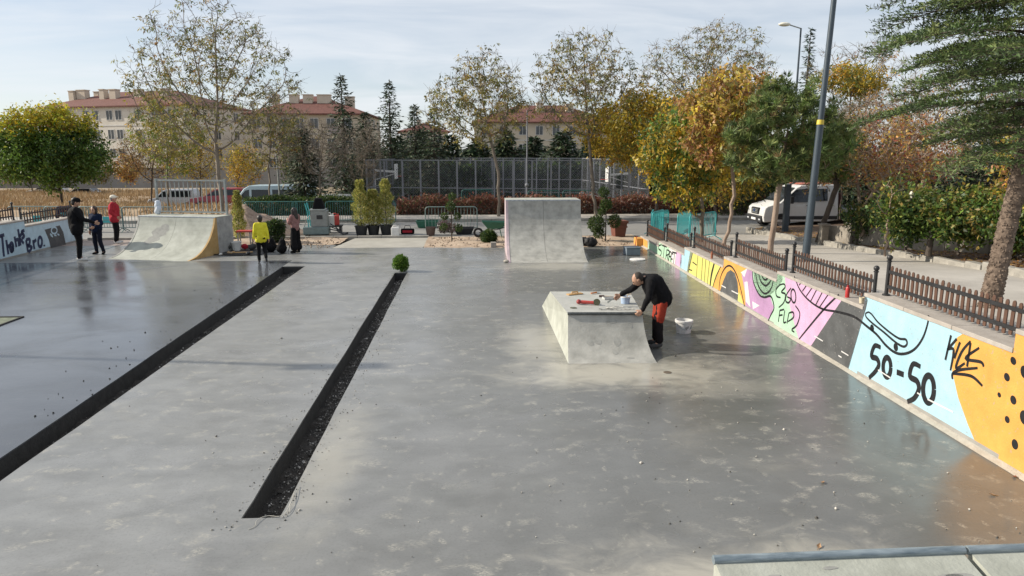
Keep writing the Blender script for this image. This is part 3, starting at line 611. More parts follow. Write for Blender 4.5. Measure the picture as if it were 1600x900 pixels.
def quarter(t, W, hh, run, deck, m, mside, back=0.0, name='ramp_panel', panels=2):
    prof = quarter_profile(hh, run)
    for k in range(panels):
        x0, x1 = W * k / panels + (.004 if k else 0), W * (k + 1) / panels - (.004 if k < panels - 1 else 0)
        mb = MB(); n = len(prof)
        pl = [(y, z) for y, z in prof] + [(run + .05, hh), (run + .05, 0)]
        mb.prism(pl, x1 - x0, Matrix(((0, 0, 1, x0), (1, 0, 0, 0), (0, 1, 0, 0), (0, 0, 0, 1))))
        mb.build(name, m, t)
    return prof
# --- tall quarter pipe in the middle
Bm = G(798, 411); Wm = 2.34
qp = thing('quarter_pipe', 'tall grey concrete quarter pipe facing the camera mid park', 'skate ramp', (1.22, 21.65, 0), R(-.8))
hm, rm = 1.78, 1.95
prm = quarter(qp, Wm, hm, rm, 1.2, M_ramp, M_ramp)
MB().box(-.005, Wm + .005, rm + .052, rm + 1.15, 0, hm).build('deck', M_ramp, qp, bevel=.015)
# cheek walls close the sides, the left one carries faded pink paint
for x0, nm, mm, lb in ((-.086, 'side_wall', paint('faded_pink', (.46, .37, .39), .2), 'faded pink painted side'), (Wm + .002, 'side_wall', M_ramp, None)):
    pl = [(y - .0, z + .012) for y, z in prm[1:]] + [(rm + 1.15, hm + .0), (rm + 1.15, 0), (.0, 0)]
    o = MB().prism(pl, .085, Matrix(((0, 0, 1, x0), (1, 0, 0, 0), (0, 1, 0, 0), (0, 0, 0, 1)))).build(nm, mm, qp)
    if lb: o['label'] = lb
MB().tube([(-.09, rm + .03, hm + .012), (Wm + .09, rm + .03, hm + .012)], .03, 12).build('coping_pipe', M_steel, qp, smooth=True)
MB().box(-.09, Wm + .09, rm + .06, rm + 1.16, hm + .002, hm + .035).build('deck_top', M_rampg, qp, bevel=.008)
stains(qp, surf_fn(prm), [(.4, .12, .1, .012), (1.0, .10, .08, .01), (1.9, .16, .07, .012)], 0)
# --- quarter pipe on the left with a guard rail on its deck
ql = thing('quarter_pipe', 'wide pale concrete quarter pipe with railed deck at left', 'skate ramp', (-11.72, 23.25, 0), R(-14.5))
hl, rl, Wl, DL = 1.22, 1.62, 2.80, .95
prl = quarter(ql, Wl, hl, rl, 1.3, M_rampg, M_ramp)
MB().box(.0, Wl, rl + .052, rl + DL, 0, hl).build('deck', M_ramp, ql, bevel=.01)
M_osb = mat('peeling_ochre_board', (.36, .22, .075), .75, scale=3.0, col2=(.50, .34, .15), bump=.3, bscale=20)
for x0, mm, lb, k0 in ((Wl + .003, M_osb, 'ochre painted side', 0), (-.07, M_ramp, None, 0)):
    pl = [(y, z + .01) for y, z in prl[1:]] + [(rl + .06, hl), (rl + .06, 0), (.05, 0)]
    o = MB().prism(pl, .06, Matrix(((0, 0, 1, x0), (1, 0, 0, 0), (0, 1, 0, 0), (0, 0, 0, 1)))).build('side_wall', mm, ql)
    if lb: o['label'] = lb
    MB().box(x0, x0 + .06, rl + .062, rl + DL, 0, hl).build('side_wall', paint('flaking_grey', (.34, .34, .33), .35), ql)
MB().tube([(-.07, rl + .02, hl + .01), (Wl + .06, rl + .02, hl + .01)], .028, 12).build('coping_pipe', M_steel, ql, smooth=True)
MB().box(-.06, Wl + .06, rl + .05, rl + DL, hl + .002, hl + .03).build('deck_top', M_rampg, ql, bevel=.008)
mb = MB(); sf = surf_fn(prl)
for i, (u, v, a, b) in enumerate([(.85, .74, .34, .10), (1.05, .82, .2, .08), (.78, .62, .26, .07), (.62, .55, .16, .05)]): blotch(mb, sf, u, v, a, b, 50 + i)
mb.build('stain', M_patch, ql, recalc=False)
M_galv = mat('galvanised_steel', (.24, .265, .26), .5, metal=.3, scale=9, col2=(.36, .385, .375))
yr = rl + DL - .08; zt = hl + .03
for x in (.06, Wl - .06): MB().box(x - .035, x + .035, yr - .035, yr + .035, zt, zt + 1.22).build('rail_post', M_galv, ql, bevel=.005)
for z in (zt + 1.17, zt + .08): MB().box(.096, Wl - .096, yr - .025, yr + .025, z - .025, z + .025).build('rail', M_galv, ql)
b0 = None
for i in range(14):
    x = .096 + (Wl - .192) * (i + 1) / 15
    if b0 is None: b0 = MB().box(-.013, .013, -.013, .013, zt + .106, zt + 1.144).build('bar', M_galv, ql); o = b0
    else: o = b0.copy(); COL.objects.link(o)
    o.location = (x, yr, 0)
# --- funbox: curved bank in front, sloping left side, flat top
M_boxtop = mat('box_top_concrete', (.32, .325, .30), .7, scale=3, col2=(.45, .45, .42), bump=.15, bscale=40)
fb = thing('skate_box', 'low concrete skate box with curved front the worker leans on', 'skate ramp', (0, 0, 0))
hb = .66
fl_, fr_ = Vector((1.56, 10.99, 0)), Vector((3.02, 10.94, 0)); tl, tr = Vector((1.65, 11.75, hb)), Vector((2.93, 11.68, hb)); bl, br = Vector((1.56, 13.72, hb)), Vector((3.14, 13.62, hb))
mb = MB(); n = 12; prb = arc_profile(hb, .76, R(12), n); rows = []
for i, (y, z) in enumerate(prb):
    t_ = y / .76; a = fl_.lerp(tl, t_); b = fr_.lerp(tr, t_); a.z = b.z = z; rows.append((a, b))
V = [p for ab in rows for p in ab]; mb.add(V, [(2 * i, 2 * i + 1, 2 * i + 3, 2 * i + 2) for i in range(n)])
mb.build('front_bank', M_ramp, fb, smooth=True)
MB().add([tl, tr, br, bl], [(0, 1, 2, 3)]).build('top', M_boxtop, fb)
# upright left and right sides, and the straight bank running down behind the flat top
kl, kr = Vector((1.57, 15.38, 0)), Vector((3.14, 15.30, 0))
for pts_, mm in (([p[0] for p in rows] + [bl, kl], M_rampg), ([p[1] for p in rows] + [br, kr], M_ramp)):
    MB().add([Vector(v) for v in pts_], [tuple(range(len(pts_)))]).build('side_wall', mm, fb)
MB().add([bl, br, kr, kl], [(0, 1, 2, 3)]).build('back_bank', M_ramp, fb)
MB().tube([tl + Vector((-.01, -.012, .004)), tr + Vector((.01, -.012, .004))], .026, 10).build('coping_pipe', mat('dark_coping', (.05, .055, .055), .5, metal=.4, scale=12, col2=(.13, .14, .14)), fb, smooth=True)
def bank(u, v):
    f = max(0, min(1, v)) * n; i = min(int(f), n - 1); kk = f - i
    a = rows[i][0].lerp(rows[i + 1][0], kk); b = rows[i][1].lerp(rows[i + 1][1], kk); p = a.lerp(b, u); return p + Vector((0, -.002, .002))
stains(fb, bank, [(.28, .48, .05, .07), (.38, .50, .05, .06), (.62, .5, .05, .09), (.58, .88, .07, .05), (.82, .82, .03, .08), (.56, .27, .04, .04), (.72, .14, .06, .03), (.56, .03, .04, .012)], 90)
# --- ramp whose lip shows at the bottom right
fg = thing('skate_ramp', 'concrete ramp deck with blue steel lip at the bottom right corner', 'skate ramp', (0, 0, 0))
zl = .95; a = G(1116, 876, zl); b = G(1610, 857, zl); d = (b - a).normalized(); b = a + d * 3.2; q = Vector((d.y, -d.x, 0))
e1, e2 = a + q * 1.6 + Vector((0, 0, -.35)), b + q * 1.6 + Vector((0, 0, -.35))
def down(v): return Vector((v.x, v.y, 0))
j = .50
for s0, s1 in ((0, j - .008), (j + .008, 1)):
    p0, p1, p2, p3 = a.lerp(b, s0), a.lerp(b, s1), e2.lerp(e1, 1 - s1), e2.lerp(e1, 1 - s0)
    MB().add([p0, p1, p2, p3, down(p0), down(p1), down(p2), down(p3)], [(0, 1, 2, 3), (4, 5, 1, 0), (5, 6, 2, 1), (6, 7, 3, 2), (7, 4, 0, 3)]).build('ramp_panel', M_rampg, fg)
M_blsteel = mat('bluish_coping', (.13, .17, .20), .42, metal=.35, scale=5, col2=(.36, .42, .45), stretch=(1, 6, 6))
for s0, s1 in ((-.002, j - .003), (j + .003, 1)):
    MB().tube([a.lerp(b, s0) + Vector((0, 0, .006)), a.lerp(b, s1) + Vector((0, 0, .006))], .028, 12).build('coping_pipe', M_blsteel, fg, smooth=True)
mb = MB(); r = random.Random(4)
for i in range(7):
    p = a.lerp(b, r.uniform(.05, .9)) - Vector((0, 0, .0)); blotch(mb, lambda u, v: a + d * u + q * v + Vector((0, 0, -.35 * v / 1.6 + .002)), r.uniform(.1, 2.2), r.uniform(.06, .25), r.uniform(.04, .16), r.uniform(.01, .03), 200 + i)
mb.build('stain', M_patch, fg, recalc=False)
# ================================================================== vegetation
def unit(v): return v / np.maximum(1e-9, np.linalg.norm(v, axis=-1, keepdims=True))
def colonize(r, start, att, step=.35, kill=.5, infl=3.0, iters=70):
    nodes = [np.array(p, float) for p in start]; par = [-1] + list(range(len(start) - 1))
    Nn = np.array(nodes); d2 = ((att[:, None] - Nn[None]) ** 2).sum(-1); near = d2.argmin(1); nd = d2.min(1); alive = np.ones(len(att), bool)
    for it in range(iters):
        ok = alive & (nd < infl * infl * (9 if it < 6 else 1))
        if not ok.any(): break
        ids = np.unique(near[ok]); new = []; np_ = []
        dirs = unit(att - np.array(nodes)[near])
        acc = np.zeros((len(nodes), 3)); np.add.at(acc, near[ok], dirs[ok])
        for i in ids:
            d = acc[i] + r.normal(0, .25, 3)
            L = np.linalg.norm(d)
            if L < 1e-6: continue
            new.append(nodes[i] + d / L * step); np_.append(i)
        if not new: break
        base = len(nodes); nodes += new; par += [int(i) for i in np_]
        A = np.array(new); d2 = ((att[:, None] - A[None]) ** 2).sum(-1); m = d2.min(1); am = d2.argmin(1) + base
        up = m < nd; nd = np.where(up, m, nd); near = np.where(up, am, near); alive &= nd > kill * kill
    return np.array(nodes), np.array(par)
def radii(nodes, par, tip, power, rmax):
    n = len(nodes); s = np.zeros(n); ch = np.zeros(n, int)
    for i in range(n - 1, 0, -1):
        if ch[i] == 0: s[i] = 1
        s[par[i]] += s[i]; ch[par[i]] += 1
    rad = tip * np.maximum(s, 1) ** (1 / power); return np.minimum(rad * min(1e9, 1), rmax * (rad / rad.max()) ** .0 if rad.max() > rmax else rad), ch
def limbs(nodes, par, rad, m, parent, name='trunk', k=5, extra=None):
    idx = np.arange(1, len(nodes)); A = nodes[par[idx]]; B = nodes[idx]; ra = np.minimum(rad[par[idx]], rad[idx] * 1.6); rb = rad[idx]
    if extra is not None: A = np.concatenate([A, extra[0]]); B = np.concatenate([B, extra[1]]); ra = np.concatenate([ra, extra[2]]); rb = np.concatenate([rb, extra[3]])
    d = unit(B - A); ref = np.where(np.abs(d[:, 2:3]) < .9, np.array([[0, 0, 1.]]), np.array([[1., 0, 0]])); u = unit(np.cross(ref, d)); v = np.cross(d, u)
    B = B + d * rb[:, None] * .4
    a = np.arange(k) * 2 * math.pi / k; ring = u[:, None] * np.cos(a)[None, :, None] + v[:, None] * np.sin(a)[None, :, None]
    V = np.concatenate([A[:, None] + ring * ra[:, None, None], B[:, None] + ring * rb[:, None, None]], 1)
    e = len(A); j = np.arange(k); q = np.stack([j, (j + 1) % k, (j + 1) % k + k, j + k], 1)
    F = (q[None] + (np.arange(e) * 2 * k)[:, None, None]).reshape(-1, 4)
    return fastmesh(name, V.reshape(-1, 3), F, m, parent, smooth=True)
def leaves(C, D, Wd, L, W, cols, m, parent, name='crown', fold=0.0):
    """diamond leaves: base C, direction D, width direction Wd"""
    C, D, Wd = np.asarray(C), unit(D), unit(Wd); L = np.asarray(L)[:, None]; W = np.asarray(W)[:, None]; nrm = np.cross(D, Wd)
    V = np.stack([C, C + D * L * .45 + Wd * W * .5 + nrm * W * fold, C + D * L, C + D * L * .45 - Wd * W * .5 + nrm * W * fold], 1).reshape(-1, 3)
    return fastmesh(name, V, np.arange(len(V)).reshape(-1, 4), m, parent, colors=np.repeat(cols, 4, 0))
def pick(r, pal, n, jit=.2):
    p = np.array([c[:3] for c in pal]); wgt = np.array([c[3] if len(c) > 3 else 1 for c in pal], float); i = r.choice(len(p), n, p=wgt / wgt.sum())
    return np.clip(p[i] * (1 + r.normal(0, jit, (n, 1))) * (1 + r.normal(0, .06, (n, 3))), .004, .9)
M_bark = mat('grey_bark', (.13, .105, .08), .9, scale=7, col2=(.24, .205, .165), bump=.6, bscale=25, stretch=(1, 1, .3))
M_barkd = mat('dark_bark', (.05, .04, .033), .9, scale=7, col2=(.11, .088, .07), bump=.6, bscale=25, stretch=(1, 1, .3))
M_barkp = mat('pinkish_bark', (.22, .155, .115), .9, scale=6, col2=(.36, .28, .22), bump=.7, bscale=20, stretch=(1, 1, .35))
M_leaf = leafmat('leaf', .42, .5)
M_needle = leafmat('needles', .12, .6)
OLIVE = [(.13, .14, .035, 3), (.22, .20, .05, 3), (.34, .27, .07, 2), (.075, .09, .03, 2), (.25, .15, .05, 1)]
YELLOW = [(.54, .37, .035, 4), (.46, .34, .045, 3), (.30, .28, .045, 2.5), (.48, .26, .035, 2), (.14, .17, .035, 1)]
GREENY = [(.09, .16, .03, 4), (.16, .23, .04, 3), (.32, .29, .05, 2), (.44, .33, .06, 1.2), (.055, .10, .025, 2)]
ORANGE = [(.46, .25, .075, 3), (.34, .17, .065, 3), (.50, .33, .08, 3), (.24, .12, .05, 1.5), (.48, .38, .06, 1.5)]
DGREEN = [(.035, .075, .018, 4), (.055, .10, .02, 3), (.09, .13, .025, 2), (.025, .05, .015, 2)]
def ellipsoid_points(r, ells, n):
    P = []; vol = np.array([e[3] * e[4] * e[5] for e in ells]); ks = r.multinomial(n, vol / vol.sum())
    for e, k in zip(ells, ks):
        d = unit(r.normal(size=(k, 3))); P.append(np.array(e[:3]) + d * (r.random((k, 1)) ** (1 / 2.3)) * np.array(e[3:6]))
    return np.concatenate(P)
def tree(name, label, base, trunk, ells, n_att=350, step=.35, kill=.45, tip=.012, power=2.3, rmax=.2, bark=None, pal=OLIVE, nleaf=3000, lsize=(.10, .2), lw=.4, droop=.5, clump=None, top_pal=None, seed=0, cat='tree', group=None, twig_r=.03, crown='crown', spread=.12, infl=3.0, fold=0., extra_twigs=0, rz=0):
    r = np.random.default_rng(seed); t = thing(name, label, cat, base, rz, group)
    att = ellipsoid_points(r, ells, n_att); nodes, par = colonize(r, trunk, att, step, kill, infl)
    rad, ch = radii(nodes, par, tip, power, rmax)
    nt_ = len(trunk)
    if rad[0] > rmax: rad = np.where(rad > twig_r, twig_r + (rad - twig_r) * (rmax - twig_r) / (rad[0] - twig_r), rad)
    rad[0] *= 1.25
    ex = None; tips = np.where((rad < twig_r) & (np.arange(len(nodes)) >= nt_))[0]
    if extra_twigs:
        i = r.choice(tips, extra_twigs); d = unit(nodes[i] - nodes[par[i]] + r.normal(0, .5, (extra_twigs, 3)) + np.array([0, 0, .25])); L = r.uniform(.3, 1.0, (extra_twigs, 1)) * step * 2
        ex = (nodes[i], nodes[i] + d * L, np.full(extra_twigs, tip * .8), np.full(extra_twigs, tip * .35))
    limbs(nodes, par, rad, bark or M_bark, t, 'trunk', extra=ex)
    if nleaf:
        if clump:                                   # leaves hang in bunches at twig ends
            nc = max(1, nleaf // clump); i = r.choice(tips, nc)
            c = nodes[i] + r.normal(0, spread, (nc, 3)); c = np.repeat(c, clump, 0); n = len(c)
            D = r.normal(size=(n, 3)) * np.array([1, 1, .6]) + np.array([0, 0, -droop]); cols = np.repeat(pick(r, pal, nc, .15), clump, 0) * (1 + r.normal(0, .15, (n, 1)))
            C = c + unit(D) * r.uniform(.0, .12, (n, 1))
        else:
            n = nleaf; i = r.choice(tips, n); C = nodes[i] + r.normal(0, spread, (n, 3)); D = r.normal(size=(n, 3)) + np.array([0, 0, -droop]); cols = np.where(r.random((n, 1)) < .6, pick(r, pal, len(nodes), .22)[i] * (1 + r.normal(0, .12, (n, 1))), pick(r, pal, n))
        if top_pal is not None:
            zz = C[:, 2] + r.normal(0, .35, n); hi = zz > top_pal[0]; cols[hi] = pick(r, top_pal[1], int(hi.sum()))
        leaves(C, D, r.normal(size=(n, 3)), r.uniform(lsize[0], lsize[1], n), r.uniform(lsize[0], lsize[1], n) * lw, np.clip(cols, .004, .9), M_leaf, t, crown, fold)
    return t
def trunk_line(h, lean=(0, 0), n=6, wob=.05, seed=0):
    r = random.Random(seed); return [(lean[0] * (i / n) + (r.uniform(-wob, wob) if 0 < i < n else 0), lean[1] * (i / n) + (r.uniform(-wob, wob) if 0 < i < n else 0), h * i / n) for i in range(n + 1)]
def spot(px, py_top, Y, zb):    # x position, height over base for a thing at depth Y
    p = atY(px, py_top, Y); return p.x, p.z - zb
m_px = lambda Y: Y / FPX * 1.02   # metres per photo pixel at depth Y

def std_tree(name, label, px, Y, zb, boxes, trunk_h, **kw):
    """boxes: crown extents in photo pixels (x0, x1, y0, y1[, depth radius])"""
    b = atY(px, 300, Y); bx = b.x; E_ = []
    for q in boxes:
        A, B = atY(q[0], q[2], Y), atY(q[1], q[3], Y); rx = abs(B.x - A.x) / 2 * 1.07; rz_ = abs(A.z - B.z) / 2 * 1.07
        E_.append(((A.x + B.x) / 2 - bx, 0 if len(q) < 6 else q[5], (A.z + B.z) / 2 - zb, rx, q[4] if len(q) > 4 else rx * .85, rz_))
    lean = kw.pop('lean', (0, 0)); sd = kw.get('seed', 0)
    return tree(name, label, (bx, Y, zb), trunk_line(trunk_h, lean, 6, kw.pop('wob', .05), sd), E_, **kw)

def spruce(name, label, px, Y, zb, top_py, Rb, pal, seed=0, nb=130, z_lo=.06, cat='conifer', group=None, sparse_top=True, tuft=.34):
    r = np.random.default_rng(seed); p = atY(px, top_py, Y); h = p.z - zb; t = thing(name, label, cat, (p.x, Y, zb), 0, group)
    MB().tube([(0, 0, 0), (0, 0, h * .5), (.02, 0, h)], [.03 * h * .55, .013 * h, .008], 7).build('trunk', M_barkd, t, smooth=True)
    Cs, Ds, Ws = [], [], []; A_, B_ = [], []
    for i in range(nb):
        f = z_lo + (1 - z_lo) * (i + r.random()) / nb; z = f * h; Lb = Rb * (1 - f) ** .8 * r.uniform(.65, 1.12) + .10
        a = i * 2.4 + r.normal(0, .3); d = np.array([math.cos(a), math.sin(a), .1 - .35 * (1 - f)]); q = np.array([0, 0, z]) + d * Lb; A_.append([0, 0, z]); B_.append(q)
        k = max(3, int(Lb / .16)); s = (np.arange(k) + r.random(k)) / k
        side = np.array([-d[1], d[0], 0])
        for rep in range(3):
            off = r.normal(0, 1, (k, 1)) * side * (.10 + .16 * (1 - s[:, None])) * Lb
            Cs.append(np.array([0, 0, z]) + d * Lb * s[:, None] + off + np.array([0, 0, .0])); Ds.append(d + r.normal(0, .45, (k, 3)) + side * np.sign(off[:, :1] * side[0] + off[:, 1:2] * side[1]) * .6 + np.array([0, 0, -.25])); Ws.append(side + r.normal(0, .35, (k, 3)))
    C, D, W = np.concatenate(Cs), np.concatenate(Ds), np.concatenate(Ws); n = len(C)
    limbs(np.zeros((1, 3)), np.array([-1]), np.array([.02]), M_barkd, t, 'branches', 3, extra=(np.array(A_), np.array(B_), np.full(nb, .025), np.full(nb, .006)))
    leaves(C, D, W, r.uniform(.6, 1.2, n) * tuft, r.uniform(.6, 1.2, n) * tuft * .42, pick(r, pal, n), M_needle, t)
    return t
def foliage_block(name, label, pts_fn, n, pal, lsize, cat, seed=0, core=None, M_core=None, lw=.55, group=None, loc=(0, 0, 0), twigs=None, droop=0.):
    r = np.random.default_rng(seed); t = thing(name, label, cat, loc, 0, group)
    C = pts_fn(r, n); n = len(C)
    leaves(C, r.normal(size=(n, 3)) + np.array([0, 0, .25 - droop]), r.normal(size=(n, 3)), r.uniform(lsize[0], lsize[1], n), r.uniform(lsize[0], lsize[1], n) * lw, pick(r, pal, n), M_leaf, t, 'foliage')
    if twigs is not None:
        k, z0, m = twigs; i = r.choice(n, k); B = C[i]; A = B * np.array([1, 1, 0]) + np.array([0, 0, z0]) + r.normal(0, .12, (k, 3)) * np.array([1, 1, 0])
        limbs(np.zeros((1, 3)), np.array([-1]), np.array([.01]), m, t, 'stems', 3, extra=(A, B, np.full(k, .012), np.full(k, .004)))
    return t
def hedge_pts(x0, x1, y0, y1, z0, z1, bumps=.12):
    def fn(r, n):
        k = r.random(n); x = r.uniform(x0, x1, n); y = r.uniform(y0, y1, n); top = z1 + bumps * np.sin(x * 2.3) * .5 + r.normal(0, bumps * .6, n)
        z = np.where(k < .45, top, r.uniform(z0, 1, n) * 0 + z0 + (top - z0) * r.random(n)); y = np.where(k > .6, y0 + r.normal(0, .06, n), y)
        return np.stack([x, y, z], 1)
    return fn
# ================================================================== buildings
M_cream = mat('cream_render', (.58, .54, .47), .85, scale=.6, col2=(.68, .64, .57))
M_cream2 = mat('beige_render', (.46, .39, .30), .85, scale=.6, col2=(.55, .48, .38))
M_roof = mat('red_roof_tiles', (.105, .036, .029), .8, scale=3, col2=(.175, .07, .052), bump=.5, bscale=8)
M_glass = mat('window_glass', (.045, .052, .06), .12, scale=.5, col2=(.10, .11, .12))
M_frame = mat('window_frame_white', (.55, .54, .52), .5)
M_chim = mat('chimney_render', (.50, .43, .34), .85, scale=2, col2=(.60, .53, .43))
def block(name, label, px0, px1, eave_py, ridge_py, Y, depth, rz, floors, cols, m, chims, zb=0.3, fh=2.9, win=(1.1, 1.35)):
    A, B = atY(px0, eave_py, Y), atY(px1, eave_py, Y); W = B.x - A.x; eh = A.z - zb; rh = atY(px0, ridge_py, Y + depth * .35).z - A.z
    t = thing(name, label, 'building', (A.x, Y, zb), rz)
    MB().box(0, W, 0, depth, 0, eh).build('wall', m, t)
    o = .55; rf = MB().add([(-o, -o, eh), (W + o, -o, eh), (W + o, depth + o, eh), (-o, depth + o, eh), (depth * .5, depth * .5, eh + rh), (W - depth * .5, depth * .5, eh + rh), (-o, -o, eh - .18), (W + o, -o, eh - .18), (W + o, depth + o, eh - .18), (-o, depth + o, eh - .18)], [(0, 1, 5, 4), (1, 2, 5), (2, 3, 4, 5), (3, 0, 4), (6, 7, 1, 0), (7, 8, 2, 1), (8, 9, 3, 2), (9, 6, 0, 3), (9, 8, 7, 6)]).build('roof', M_roof, t)
    for (u, wd, hh, vy) in chims:
        x = W * u; MB().box(x - wd / 2, x + wd / 2, depth * vy - .5, depth * vy + .5, eh + .3, eh + rh + hh).box(x - wd / 2 - .08, x + wd / 2 + .08, depth * vy - .58, depth * vy + .58, eh + rh + hh + .001, eh + rh + hh + .12).build('chimney', M_chim, rf)
    MB().box(-.04, W + .04, -.06, -.002, eh - fh - .12, eh - fh).build('string_course', M_frame, t)
    def win_at(P, U, wd, hh):         # P centre on facade, U along, outward normal n
        n = Vector((U.y, -U.x, 0)); X = lambda u, o_, z: P + U * u + n * o_ + Vector((0, 0, z))
        f = MB()
        for (u0, u1, z0, z1) in ((-wd / 2 - .08, -wd / 2, -hh / 2 - .08, hh / 2 + .08), (wd / 2, wd / 2 + .08, -hh / 2 - .08, hh / 2 + .08), (-wd / 2, wd / 2, hh / 2, hh / 2 + .08), (-wd / 2, wd / 2, -hh / 2 - .08, -hh / 2), (-.03, .03, -hh / 2, hh / 2)):
            f.add([X(u, o_, z) for z in (z0, z1) for o_ in (.002, .07) for u in (u0, u1)], [(0, 2, 3, 1), (4, 5, 7, 6), (0, 1, 5, 4), (2, 6, 7, 3), (0, 4, 6, 2), (1, 3, 7, 5)])
        fo = f.build('window', M_frame, t)
        MB().add([X(-wd / 2, .02, -hh / 2), X(wd / 2, .02, -hh / 2), X(wd / 2, .02, hh / 2), X(-wd / 2, .02, hh / 2)], [(0, 1, 2, 3)]).build('pane', M_glass, fo)
    for fl_ in range(floors):
        z = eh - fh * (fl_ + .5) + .05
        for u in cols: win_at(Vector((W * u, 0, z)), Vector((1, 0, 0)), *win)
        for v in (.2, .5, .8): win_at(Vector((W, depth * v, z)), Vector((0, 1, 0)), *win); win_at(Vector((0, depth * v, z)), Vector((0, -1, 0)), *win)
        u = cols[len(cols) // 2]
    # projecting balcony stack
    for fl_ in range(floors):
        z = eh - fh * (fl_ + 1) + .02; x = W * (cols[-1] + cols[-2]) / 2
        MB().box(x - 1.3, x + 1.3, -1.2, -.004, z, z + .14).box(x - 1.3, x + 1.3, -1.2, -1.12, z + .14, z + 1.0).build('balcony', mat('balcony_grey', (.30, .26, .25), .8), t)
    return t
block('apartment_block', 'cream apartment block with dark red roof at far left', 64, 335, 168, 144, 118, 15, R(-20), 3, [.06, .2, .33, .40, .50, .565, .70, .82, .93], M_cream, [(.10, 1.0, -.1, .25), (.155, 1.7, .05, .28), (.20, .9, -.1, .4), (.33, .9, .0, .25), (.41, 1.2, -.05, .25), (.56, 1.2, -.1, .3), (.75, 1.2, -.1, .3)], fh=2.85)
block('apartment_block', 'beige apartment block with bright red roof behind the spruces', 385, 572, 177, 148, 108, 16, R(0), 3, [.08, .2, .32, .44, .56, .70, .84], M_cream2, [(.18, .9, -.1, .3), (.34, 1.4, -.1, .3), (.46, 1.4, -.1, .3), (.60, 2.0, -.1, .3), (.80, 1.4, -.2, .45)])
block('apartment_block', 'pale apartment block with red roof between the airy trees', 742, 960, 190, 163, 118, 15, R(0), 3, [.07, .2, .34, .46, .58, .7, .82, .93], M_cream2, [(.2, 1.8, .1, .3), (.48, 1.2, .1, .3), (.7, 1.3, .0, .3)])
block('distant_house', 'low grey roofed house far behind the slim spruces', 625, 700, 205, 192, 135, 10, R(5), 2, [.2, .5, .8], M_cream, [(.4, .8, .5, .4)])
# long garden wall closing the dry field
struct_wall = thing('boundary_wall', 'grey wall along the back of the dry field', 'wall', (-75, 84, -.7)); MB().box(0, 65, 0, .3, 0, 2.2).build('wall_panel', mat('grey_wall', (.22, .21, .20), .9, scale=.5, col2=(.3, .29, .27)), struct_wall); MB().box(-.1, 65.1, -.06, .36, 2.202, 2.3).build('coping', M_kerb, struct_wall)

# ================================================================== court cage
cage = thing('court_cage', 'tall grey chain link cage round the ball court', 'fence', (0, 0, 0))
M_cage = mat('grey_blue_steel', (.17, .18, .205), .5, metal=.1, scale=4, col2=(.24, .25, .28))
a, b = atY(572, 253, 46), atY(1014, 262, 42.5); zt_ = 2.85; A = Vector((a.x, 46, 0)); B = Vector((b.x, 42.5, 0)); bk = Vector((.9, 15, 0)); A2, B2 = A + bk + Vector((1.2, 0, 0)), B + bk + Vector((-2.6, 0, 0))
mesh_mb = MB(); post_me = None
for s, e, n in ((A, B, 15), (A2, B2, 15), (A, A2, 9), (B, B2, 9)):
    d = (e - s); L = d.length; u = d.normalized()
    for i in range(n + 1):
        if i in (0, n) and s is not A and s is not B2 and (s, e) != (A2, B2): continue
        p = s + d * i / n
        if post_me is None:
            o = MB().box(-.045, .045, -.045, .045, -1.05, zt_).build('post', M_cage, cage); post_me = o.data
        else: o = obj('post', post_me, None, cage)
        o.location = p + Vector((0, 0, .05)); o.rotation_euler = (0, 0, math.atan2(d.y, d.x))
    for z in (.10, 1.15, zt_ + .02): MB().bar(s + Vector((0, 0, z)) + u * .05, e + Vector((0, 0, z)) - u * .05, .05, .05).build('rail', M_cage, cage)
    sp = .16; k = int((L + zt_) / sp)
    nrm = Vector((-u.y, u.x, 0)) * .004; wv = .005
    for i in range(k):
        for sg in (1, -1):
            x0 = i * sp if sg > 0 else L - i * sp
            t0 = max(0, (i * sp - L)); t1 = min(zt_, i * sp)
            P0 = s + u * (x0 - sg * t0) + Vector((0, 0, t0 + .08)); P1 = s + u * (x0 - sg * t1) + Vector((0, 0, t1 + .08))
            q = Vector((0, 0, wv * 1.4)); mesh_mb.add([P0 - q + nrm * sg, P0 + q + nrm * sg, P1 + q + nrm * sg, P1 - q + nrm * sg], [(0, 1, 2, 3)])
tag(mesh_mb.build('chain_link', M_cage, cage, recalc=False), kind='stuff')
M_wht = mat('white_paint', (.72, .72, .71), .5, var=.05)
M_redp = mat('red_paint', (.45, .05, .04), .5)
def hoop(px, py, Y, face, label):
    p = atY(px, py, Y); t = thing('basketball_hoop', label, 'basketball hoop', (p.x, Y, .05)); h = p.z
    MB().box(-face * 1.5 - .07, -face * 1.5 + .07, -.07, .07, 0, h + .2).build('pole', M_wht, t)
    MB().bar((-face * 1.5, 0, h + .13), (-face * .06, 0, h + .02), .1, .14).bar((-face * 1.4, 0, h - .5), (-face * .06, 0, h - .1), .05, .05).build('arm', M_wht, t)
    MB().box(-.04, .04, -.75, .75, h - .45, h + .55).build('backboard', M_wht, t)
    for yy in (-.3, .3): MB().box(face * .041 - .004, face * .041 + .004, yy - .03, yy + .03, h - .25, h + .2).build('target_line', M_black, t)
    MB().box(face * .041 - .004, face * .041 + .004, -.27, .27, h + .14, h + .2).build('target_line', M_black, t)
    pts = [(face * (.28 + .22 * math.cos(q)), .22 * math.sin(q), h - .28) for q in [2 * math.pi * i / 16 for i in range(17)]]; MB().tube(pts, .014, 6, False).build('rim', M_redp, t)
hoop(619, 270, 50, 1, 'white basketball backboard at the left end of the court'); hoop(950, 275, 48, -1, 'white basketball backboard at the right end of the court')

